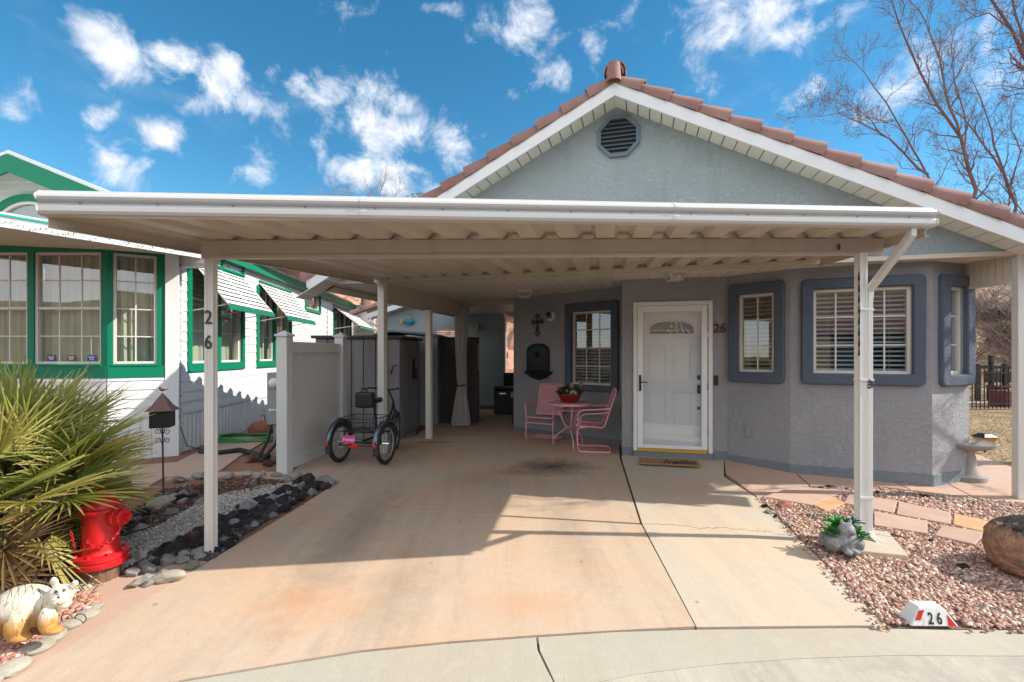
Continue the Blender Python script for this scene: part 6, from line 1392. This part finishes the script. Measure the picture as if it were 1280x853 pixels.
for s_ in (-1, 1): m_.tube([(s_*(tw-.07), 0, RW), (s_*(tw-.07), -.02, RW+.14), (s_*.1, .2, RW+.16), (0, .4, RW+.05)], .013, 8).tube([(s_*(tw-.1), -.2, RW-.0), (s_*(tw-.07), 0, RW+.02)], .008, 6)
m_.tube([(-tw+.1, -.2, RW), (tw-.1, -.2, RW)], .009, 6)
m_.tube([(0, .0, RW+.02), (0, .45, .3), (0, .62, .36), (0, .84, .60), (.0, .9, .72)], .018, 8).tube([(0, .38, .3), (0, .30, .78)], .016, 8)
m_.tube([(.0, .88, .74), (.0, .93, .6), (.01, .99, .55)], .016, 8)
for x_ in (-.05, .09): m_.tube([(x_*.6+.005, .97, .57), (x_-.0, FY-.02, RW)], .010, 6)
m_.build('frame', 'blackmetal', tk, world=False)
MB().tube([(-.11, .42, .20), (0, .42, .28), (.11, .42, .36)], .01, 6).box(-.17, -.09, .38, .46, .19, .21).box(.09, .17, .38, .46, .35, .37).build('pedals', 'black', tk, world=False)
m_ = MB(); zz0, zz1 = RW+.17, RW+.34; bx0, bx1, by0, by1 = -tw+.09, tw-.07, -.22, .26
for z in (zz0, (zz0+zz1)/2-.03, (zz0+zz1)/2+.04, zz1): m_.tube([(bx0, by0, z), (bx1, by0, z), (bx1, by1, z), (bx0, by1, z)], .0055 if z == zz1 else .003, 5, closed=True)
for k in range(11):
    x_ = bx0+(bx1-bx0)*k/10; m_.tube([(x_, by0, zz1), (x_, by0, zz0), (x_, by1, zz0), (x_, by1, zz1)], .0025, 4)
for k in range(9):
    y_ = by0+(by1-by0)*k/8; m_.tube([(bx0, y_, zz1), (bx0, y_, zz0), (bx1, y_, zz0), (bx1, y_, zz1)], .0025, 4)
m_.build('basket', 'black', tk, world=False)
m_ = MB(); m_.ball((0, .27, .80), (.13, .13, .04), 16, 8).ball((0, .42, .805), (.04, .12, .03), 12, 8); remesh(m_.build('saddle', 'black', tk, world=False), .008)
m_ = MB(); m_.box(-.15, .10, .04, .16, .72, .93); bev(m_.build('bag', 'black', tk, world=False), .03, 3)
MB().tube([(-.07, .08, .92), (-.06, .08, .98), (.01, .08, .98), (.02, .08, .92)], .009, 6).build('bag_handle', 'black', tk, world=False)
m_ = MB(); m_.tube([(0, .9, .72), (-.03, .80, .90)], .012, 8).tube([(-.29, .54, .93), (-.24, .62, .95), (-.14, .77, .92), (-.03, .80, .91), (.08, .78, .92), (.19, .66, .95), (.23, .56, .93)], .011, 8).build('handlebar', 'black', tk, world=False)
MB().ball((-.16, .76, 1.0), (.035, .03, .03), 10, 8).tube([(-.14, .77, .92), (-.16, .76, .98)], .006, 5).build('bell_and_mirror', 'meter', tk, world=False)
pt = MB(); f = lambda x, y, z: (x-.06, -.245+y, z); pt.box(-.085, .085, -.004, .004, RW+.03, RW+.135, f); po_ = pt.build('plate', 'pinkplate', tk, world=False, bevel=.003)
text('Hawaii', .06, .0008, 'whiteplastic', po_, lambda x, dd, z: (x-.06, -.2505-dd, RW+.065+z), 'lettering', bold=.001, world=False)
MB().box(-.06, .07, -.245, -.225, RW-.03, RW+.01).build('tail_reflector', 'redrefl', tk, world=False, bevel=.004)
# ================================================================== vegetation
def vmesh(mb, cols, name, mat, parent=None):
    o = mb.build(name, mat, parent, fixn=False); me = o.data; at = me.color_attributes.new('col', 'FLOAT_COLOR', 'POINT')
    if len(cols) == len(me.vertices): at.data.foreach_set('color', np.array([[*c, 1] for c in cols], float).reshape(-1))
    return o
M['palmleaf'] = pmat('palm_leaf', (1, 1, 1), .5, attr='col', spec=.4)
t = M['palmleaf'].node_tree; pb = [n_ for n_ in t.nodes if n_.type == 'BSDF_PRINCIPLED'][0]; out = [n_ for n_ in t.nodes if n_.type == 'OUTPUT_MATERIAL'][0]
tl_ = N(t, 'ShaderNodeBsdfTranslucent'); mx_ = N(t, 'ShaderNodeMixShader'); mx_.inputs[0].default_value = .35; L(t, pb.inputs['Base Color'].links[0].from_socket, tl_.inputs[0]); L(t, pb.outputs[0], mx_.inputs[1]); L(t, tl_.outputs[0], mx_.inputs[2]); L(t, mx_.outputs[0], out.inputs[0])
def palm(cx, cy, cz, nf, seed, parent):
    rd = random.Random(seed); mb = MB(); cols = []
    for i in range(nf):
        az = i*2.39996+rd.uniform(-.2, .2); el = R(84-132*(i/nf)**.85+rd.uniform(-8, 8)); d = Vector((math.cos(az)*math.cos(el), math.sin(az)*math.cos(el), math.sin(el)))
        pl_ = rd.uniform(.32, .46); hub = Vector((cx, cy, cz))+d*pl_-Vector((0,0,.04*(1-math.sin(el))))
        if math.cos(az-.35) > .45 and el < .1 and (cx > -3.4) and rd.random() < .74: continue
        old = rd.random() < (.35 if el > 0 else .7)
        base = Vector((.25,.30,.06)) if not old else Vector((.38,.36,.08)); tip = Vector((.66,.55,.22)) if old else Vector((.48,.47,.13))
        dead = el < -.35 and rd.random() < .6
        if dead: base = Vector((.20,.13,.06)); tip = Vector((.33,.24,.12))
        mb.tube([(cx, cy, cz), tuple(Vector((cx, cy, cz))+d*pl_*.5), tuple(hub)], [.008, .006, .006], 4); cols += [(.2,.24,.08)]*12
        side = d.cross(Vector((0,0,1))); side = side.normalized() if side.length > .1 else Vector((1,0,0)); nrm = side.cross(d); tw_ = rd.uniform(-.5, .5); side, nrm = side*math.cos(tw_)+nrm*math.sin(tw_), nrm*math.cos(tw_)-side*math.sin(tw_)
        nl = 30
        for k in range(nl):
            a = R(-118+236*k/(nl-1)); ld = (d*math.cos(a)+side*math.sin(a)).normalized()+nrm*(.28*abs(math.sin(a))+rd.uniform(-.06,.06)); ld.normalize()
            l = rd.uniform(.42, .55)*(1-.22*abs(a)/2.1); w = .019; s2 = ld.cross(nrm).normalized(); up = s2.cross(ld); br = .55
            c0_ = base*rd.uniform(.75, 1.25); c1_ = tip*rd.uniform(.7, 1.25); sp_ = 0
            for q_, (t_, ww) in enumerate(((.0, .25), (.35, 1.0), (.62, .8), (.85, .4), (1, .05))):
                c_ = hub+ld*l*t_-Vector((0,0,1))*.05*l*t_**3; mb.v += [tuple(c_-s2*w*ww/2+up*w*.25*ww), tuple(c_-up*w*.15), tuple(c_+s2*w*ww/2+up*w*.25*ww)]
                kk = min(1, max(0, (t_-.45)/.5)); cc_ = c0_.lerp(c1_, kk); cols += [tuple(cc_)]*3
            b_ = len(mb.v)-15; fs = [(b_+3*r_+j, b_+3*r_+j+1, b_+3*r_+4+j, b_+3*r_+3+j) for r_ in range(4) for j in range(2)]; mb.f += fs; mb.sm += [False]*8
    return vmesh(mb, cols, 'fronds', 'palmleaf', parent)
pm_ = thing('fan_palm', 'spiky yellow-green fan palm overhanging the red hydrant', 'palm', (-3.22, 3.12, -.02))
palm(-3.28, 3.13, .60, 70, 11, pm_); palm(-3.62, 3.55, .68, 44, 5, pm_)
m_ = MB(); m_.tube([(-3.25, 3.14, -.05), (-3.22, 3.12, .25), (-3.20, 3.10, .6)], [.1, .09, .05], 12).tube([(-3.7, 3.6, -.05), (-3.65, 3.57, .4), (-3.62, 3.55, .7)], [.1, .09, .05], 12); m_.build('trunk', 'wood', pm_)
m_ = MB(); rd = random.Random(8)
for k in range(160):
    a = rd.uniform(0, 6.28); z = rd.uniform(.05, .5); r_ = .1; leafm(m_, (-3.23+r_*math.cos(a), 3.12+r_*math.sin(a), z), (math.cos(a), math.sin(a), .8), rd.uniform(.06, .12), .02, -.2)
M['fibre'] = pmat('palm_fibre', (.33,.22,.1), .9); m_.build('trunk_fibre', 'fibre', pm_, fixn=False)
def grow(mb, pts, r0, r1, rd, depth, n=6, twig=1.0, tl=.9, drop=.0, seglen=.16):
    """limb along pts with side shoots that fork again"""
    P_ = [Vector(pts[0])]
    for a, b in zip(pts, pts[1:]):
        a, b = Vector(a), Vector(b); k = max(1, int((b-a).length/.35))
        for j in range(1, k+1): P_.append(a+(b-a)*j/k+Vector((rd.gauss(0, 1), rd.gauss(0, 1), rd.gauss(0, 1)))*.018)
    m = len(P_); rr = [r0+(r1-r0)*(i/(m-1)) for i in range(m)]; mb.tube(P_, rr, n, cap=False)
    if depth == 0: return
    r0 = r0
    for i in range(1, m):
        if i/m < .12 and depth > 1: continue
        ns = rd.choice([1, 1, 2]) if depth > 1 else rd.choice([1, 2, 2, 3])
        for _ in range(int(ns*twig+rd.random())):
            d0 = (P_[i]-P_[i-1]).normalized(); s_ = Vector((rd.gauss(0,1), rd.gauss(0,1), rd.gauss(0,.7))); s_ = (s_-d0*s_.dot(d0)).normalized(); d = (d0*rd.uniform(.55, 1.1)+s_*.8+Vector((0,0,.18))).normalized()
            l = tl*rd.uniform(.35, 1.0)*(1-.45*i/m); q = [P_[i]]; 
            st = 4
            for j in range(st): d = (d+Vector((rd.gauss(0,.16), rd.gauss(0,.16), rd.gauss(.05,.14)))).normalized(); q.append(q[-1]+d*l/st)
            grow(mb, q, min(rr[i]*.5, .009*depth), .0018+.001*depth, rd, depth-1, 4 if depth > 1 else 3, twig*.9, tl*.52)
def tree(name, label, limbs, trunk, seed, yb, parent=None, twig=.8, tl=1.0, mat='twig', depth=3, group=None):
    rd = random.Random(seed); b = trunk[0][0]; t = thing(name, label, 'tree', b, 0, group)
    m_ = MB(); m_.tube([p for p, r in trunk], [r for p, r in trunk], 10); m_.build('trunk', 'bark', t)
    c = MB()
    for pts, r0, r1 in limbs: grow(c, pts, r0, r1, rd, depth, 6, twig, tl)
    o = c.build('crown', mat, t, fixn=False); return t
def L3(pp, y0, y1): n = len(pp)-1; return [tuple(P(x, y, y0+(y1-y0)*i/max(1, n))) for i, (x, y) in enumerate(pp)]
bz = g(0, 12)
B1_ = Vector((11.9, 12.0, bz)); 
tr1 = [((10.7, 12, bz), .14), ((10.9, 12, 2.5), .11), ((11.35, 12, 4.4), .09)]
limbs = [(([(11.35, 12, 4.4)]+L3([(1218,238),(1200,171),(1171,131),(1149,88),(1134,55),(1114,6),(1105,-40)], 12, 11)), .075, .012),
         (L3([(1200,171),(1183,119),(1174,76),(1157,27),(1137,0),(1125,-30)], 12, 12.6), .045, .01),
         (([(11.2, 12, 3.9)]+L3([(1158,216),(1134,171),(1107,128),(1082,91),(1058,67)], 11.8, 10.6)), .05, .008),
         (L3([(1160,218),(1146,209),(1113,174),(1076,155),(1046,143),(1006,148)], 11.8, 11.2), .04, .006),
         (L3([(1113,174),(1100,168),(1060,120),(1040,118)], 11.5, 11.8), .02, .006),
         (L3([(1205,190),(1207,146),(1195,104),(1188,70),(1195,30)], 12, 12.8), .03, .008)]
tree('bare_tree', 'leafless red-brown tree with fanning limbs rising behind the tiled roof slope', [(a, r*.78, s*.7) for a, r, s in limbs], tr1, 4, 12, twig=1.05, tl=1.35)
tr2 = [((14.6, 13, bz), .13), ((14.2, 13, 3), .1), ((13.6, 13, 4.6), .08)]
limbs = [(([(13.4, 13, 4.4)]+L3([(1270,256),(1253,213),(1235,149),(1225,119),(1213,94)], 13, 12.5)), .07, .01), (L3([(1253,215),(1232,183),(1207,146),(1180,125)], 13, 13.4), .04, .01), (([(13.5, 13, 4)]+L3([(1300,240),(1295,180),(1310,120),(1300,60)], 13, 13)), .06, .01),
         (([(13.4, 13, 4.2)]+L3([(1240,250),(1205,225),(1185,190),(1180,170)], 13, 13.6)), .04, .008), (([(13.4, 13, 4.2)]+L3([(1262,240),(1275,190),(1262,160),(1270,120)], 13, 12.4)), .035, .008)]
tree('bare_tree', 'leafless tree with a curving pale limb rising at the low end of the roof', [(a, r*.8, s*.8) for a, r, s in limbs], tr2, 9, 13, twig=1.05, tl=1.2)
tr3 = [((9.4, 6.2, .0), .15), ((9.3, 6.2, 1.8), .12), ((9.1, 6.2, 2.9), .1)]
limbs = [([(9.1, 6.2, 2.8), (8.4, 6.1, 4.2), tuple(P(1290, 90, 6.6)), tuple(P(1265, 34, 6.3)), tuple(P(1238, 3, 6.2)), tuple(P(1225, -30, 6.1))], .07, .01),
         ([(8.6, 6.1, 3.9), tuple(P(1310, 150, 6.4)), tuple(P(1285, 60, 6.0)), tuple(P(1270, 20, 6)), tuple(P(1262, -20, 5.8))], .05, .008),
         ([(9.1, 6.2, 2.9), (9.9, 6.0, 4.2), (10.6, 5.6, 6.0)], .06, .01), ([(9.1, 6.2, 2.9), (9.0, 5.4, 4.4), (8.8, 4.4, 6.0)], .06, .01), ([(9.2, 6.2, 2.6), (9.2, 7.0, 4.0), (9.4, 7.9, 5.6)], .06, .01), ([(9.1, 6.2, 2.9), (9.3, 6.0, 4.8), (9.4, 5.8, 7.2)], .06, .01),
         ([(9.0, 5.6, 4.0), (8.3, 5.0, 4.5), (7.8, 4.6, 5.3)], .03, .008), ([(9.2, 6.2, 2.2), (8.5, 5.4, 2.9), (8.0, 5.0, 3.9)], .035, .008)]
tree('bare_tree', 'leafless tree whose branch tips dip into the top corner of the sky beside the porch', limbs, tr3, 21, 6, twig=.95, tl=1.1)
tr4 = [((-6.6, 21, .2), .15), ((-6.5, 21, 4), .1), ((-6.4, 21, 6), .07)]
limbs = [([(-6.4, 21, 5.6), (-7.2+.3*k, 21+.4*math.sin(k), 7.0), (-8.6+.75*k, 21+.5*math.cos(k*2), 8.0+.35*math.sin(k*1.7+.5)+1.0*(1-abs(k-3)/4))], .05, .01) for k in range(7)]
tree('bare_tree', 'distant small leafless tree just showing above the left of the gutter', [(a, r, s) for a, r, s in limbs], tr4, 31, 21, twig=1.6, tl=1.5, mat='brushm', depth=2)
def bush(name, label, x, y, z, r, n, seed, mat='brushm', group=None, zs=.8):
    rd = random.Random(seed); mb = MB()
    for k in range(n):
        a = rd.uniform(0, 6.28); e = rd.uniform(.15, 1.4); d = Vector((math.cos(a)*math.cos(e), math.sin(a)*math.cos(e), math.sin(e)*zs)); q = [Vector((x, y, z))+Vector((math.cos(a), math.sin(a), 0))*r*.12]; l = r*rd.uniform(.6, 1.1)
        for j in range(4): d = (d+Vector((rd.gauss(0,.2), rd.gauss(0,.2), rd.gauss(0,.18)))).normalized(); q.append(q[-1]+d*l/4)
        grow(mb, q, .025, .006, rd, 1, 3, 2.2, r*.5)
    o = mb.build(name, mat, None, fixn=False); tag(o, label, 'shrub', group); return o
# ================================================================== hills behind
def hz(x, y):
    t_ = max(0, y-15-.0*x); h = 6.8*(1-math.exp(-(t_/9)**1.5)); 
    h += .5*noise.noise(Vector((x*.12, y*.12, 3)))*min(1, t_/4)
    red = min(1, max(0, (6-x)/5))
    p = Vector((x*.75, y*.75, h*.9)); c_ = noise.cell_vector(p*1.0) if 0 else Vector()
    v_ = noise.voronoi(p)[0]; h += red*min(1, t_/2)*(.95*min(.7, v_[0])+.5*noise.noise(p*1.9)+.2*noise.noise(p*5)) ; h += (1-red)*min(1, t_/2)*.16*noise.noise(p*1.3)
    return .05+h
def hillmesh(name, x0, x1, y0, y1, nx, ny, mat):
    vs = [(x0+(x1-x0)*i/nx, y0+(y1-y0)*(j/ny)**1.3) for j in range(ny+1) for i in range(nx+1)]; vs = [(x, y, hz(x, y)) for x, y in vs]
    return MB().add(vs, [(j*(nx+1)+i, j*(nx+1)+i+1, (j+1)*(nx+1)+i+1, (j+1)*(nx+1)+i) for j in range(ny) for i in range(nx)]).build(name, mat, fixn=False)
M['redhill'] = pmat('red_rock_hill', (.40,.19,.12), .95, col2=(.55,.34,.24), vs=.9, bump=.15, bs=2.2, bd=8, dirt=.8, dcol=(.12,.05,.035), ds=.8)
M['tanhill'] = pmat('dry_grass_hill', (.42,.30,.16), .95, col2=(.28,.19,.12), vs=.8, bump=.12, bs=4, bd=8, dirt=.7, dcol=(.13,.10,.055), ds=.45)
struct(hillmesh('hillside', -30, 6, 15, 45, 170, 80, 'redhill')); struct(hillmesh('hillside', 6, 75, 15, 60, 150, 60, 'tanhill'))
k = 0
for (x, y, r_) in ((21.5, 21.5, 1.9), (24, 22.3, 2.0), (19.3, 22.8, 1.8), (23, 25.5, 2.4), (26.5, 22.5, 1.8), (20.6, 26, 2.4), (22.4, 28.5, 2.8), (25.5, 28, 2.8)):
    bush('dry_shrub', 'grey leafless scrub on the tan hillside beyond the iron fence', x, y, hz(x, y), r_, 34, 40+k, group='leafless scrub on the hillside'); k += 1
k = 0
for (x, y, z_) in ((12.2, 14.8, 3.4), (19.0, 15.2, 3.6), (13.2, 17.5, 3.2), (20.5, 17.5, 3.6)):
    bush('thicket_shrub', 'tall leafless thicket showing above the roof at the foot of the bare trees', x, y, .2, 4.6 if k < 3 else 5, 26, 60+k, mat='twig', group='tall thicket behind the roof', zs=1.9); k += 1
for (px, py, Y) in ((1258, 402, 20), (1240, 398, 21), (1262, 412, 19)):
    m_ = MB(); rd = random.Random(px); p = P(px, py, Y); zz = hz(p.x, Y)
    for k in range(500): a, b_ = rd.uniform(0, 6.28), rd.random()**.5; leafm(m_, (p.x+.75*b_*math.cos(a), Y+.6*b_*math.sin(a), zz+rd.random()*.55*(1-b_*.5)), (rd.gauss(0,1), rd.gauss(0,1), rd.random()), .16, .09)
    tag(m_.build('evergreen_shrub', M['leafdark'], fixn=False), 'low dark green shrub at the foot of the leafless scrub', 'shrub', 'green shrubs on the hillside')
tf = MB(); rd = random.Random(77); p = P(521, 243, 14)
M['yleaf'] = pmat('yellow_green_leaf', (.3,.33,.04), .6)
for k in range(300): a = rd.uniform(0, 6.28); leafm(tf, (p.x+rd.gauss(0,.12), 14+rd.gauss(0,.12), p.z-.35+rd.gauss(0,.16)), (math.cos(a), math.sin(a), rd.random()), .1, .05)
tf.tube([(p.x, 14, .1), (p.x, 14, p.z-.3)], [.08, .03], 6); tag(tf.build('slender_tree', M['yleaf'], fixn=False), 'yellow-green treetop peeping out beside the left end of the roof tiles', 'tree')
# ================================================================== iron fence, yard furniture at the right
fe_ = thing('iron_fence', 'black iron picket fence across the dry lawn beyond the porch', 'fence', (15, 12.2, .1)); wf__ = WF((9.6, 12.2), (17.5, 12.6)); m_ = MB()
n = 72
for k in range(n): 
    u = wf__.L*k/n; m_.box(u, u+.018, -.009, .009, .14, 1.22, wf__)
    m_.add([wf__(u-.008, 0, 1.22), wf__(u+.009, .01, 1.22), wf__(u+.026, 0, 1.22), wf__(u+.009, -.01, 1.22), wf__(u+.009, 0, 1.29)], [(0,1,4),(1,2,4),(2,3,4),(3,0,4)])
m_.build('pickets', 'iron', fe_, fixn=False); MB().box(0, wf__.L, -.015, .015, .25, .28, wf__).box(0, wf__.L, -.0155, .0155, 1.05, 1.08, wf__).build('rail', 'iron', fe_)
for u in (1.0, 3.4, 5.8): MB().box(u, u+.06, -.03, .03, .1, 1.32, wf__).build('fence_post', 'iron', fe_)
def bench(x, y, s=1, label=''):
    t = thing('yard_bench', label, 'bench', (x, y, .12)); MB().box(-.7, .7, -.2, .2, .42, .47).build('seat', 'terrafence', t, world=False, bevel=.01); MB().box(-.7, .7, .18, .24, .55, .9).build('backrest', 'black', t, world=False, bevel=.01)
    for sx in (-.6, .6): MB().box(sx-.05, sx+.05, -.18, .22, 0, .42).build('leg', 'black', t, world=False)
bench(15.3, 14.6, 1, 'dark slatted bench beyond the iron fence')
m_ = MB(); m_.box(13.3, 15.2, 12.9, 13.4, .1, .55); tag(m_.build('garden_wall', 'terrafence', bevel=.02), 'low dark red block wall close behind the iron fence', 'wall')
struct(drape_mesh('lane', [(9, 13.6), (40, 14.2), (40, 15.6), (9, 15.0)], .0, 'strip', step=6))
m_ = MB()
for k in range(6): u = 12.8+k*.42; m_.box(u, u+.09, 14.5, 14.6, .1, 1.5-.25*(k % 2)); 
m_.box(12.8, 15.2, 14.52, 14.58, 1.1, 1.2); tag(m_.build('trellis', 'iron', bevel=.006), 'dark upright timber trellis past the iron fence', 'trellis')
# dry grass tufts on the lawn
def grass(n, seed):
    rd = np.random.default_rng(seed); xs_ = rd.uniform(5.6, 13, n); ys_ = rd.uniform(6.4, 11.9, n); mb = MB()
    for x, y in zip(xs_, ys_):
        if x < 5.0+(y-5)*.3: continue
        a = rd.uniform(0, 6.28); h = rd.uniform(.015, .045); z = g(x, y)-.012; dx, dy = math.cos(a)*.006, math.sin(a)*.006; lx, ly = rd.normal(0, .02, 2)
        mb.add([(x-dx, y-dy, z), (x+dx, y+dy, z), (x+lx, y+ly, z+h)], [(0,1,2)])
    return mb
M['grassb'] = pmat('dry_grass_blade', (.44,.33,.17), .9, col2=(.28,.24,.11), vs=1.2); o = grass(14000, 2).build('grass', 'grassb', fixn=False); tag(o, 'short straw-coloured dormant grass on the yard beyond the porch', 'grass', kind='stuff')

# ================================================================== across the street (seen only mirrored in the panes)
def hb_(x, y): t_ = max(0, -22-y); return -.3+9*(1-math.exp(-(t_/12)**1.4))+.8*noise.noise(Vector((x*.1, y*.1, 9)))*min(1, t_/4)
vs = [(-70+140*i/70, -22-40*j/20) for j in range(21) for i in range(71)]; vs = [(x, y, hb_(x, y)) for x, y in vs]
struct(MB().add(vs, [(j*71+i, j*71+i+1, (j+1)*71+i+1, (j+1)*71+i) for j in range(20) for i in range(70)]).build('hillside', 'tanhill', fixn=False))
def farhouse(x, y, w, d, mat, label):
    t = thing('street_house', label, 'house', (x, y, -.2)); MB().box(-w/2, w/2, -d/2, d/2, -.2, 2.7).prism([(-w/2, -d/2, 2.7), (-w/2, d/2, 2.7), (-w/2, 0, 4.2)], (w, 0, 0)).build('wall', mat, t, world=False)
    for s_ in (-1, 1): MB().prism([(-w/2-.4, s_*(d/2+.4), 2.55), (-w/2-.4, 0, 4.25), (-w/2-.4, 0, 4.35), (-w/2-.4, s_*(d/2+.4), 2.65)], (w+.8, 0, 0)).build('roof', 'tile', t, world=False)
    for k in (-.3, .05, .34): MB().box(w*k-.7, w*k+.7, d/2, d/2+.04, .8, 2.1).build('window', 'dark', t, world=False)
farhouse(-9, -15, 11, 7, 'siding', 'white house across the street to the west'); farhouse(6, -16, 11, 7, 'stucco_back', 'pale blue house across the street opposite the carport'); farhouse(20, -15, 10, 7, 'cream', 'cream house across the street to the east')
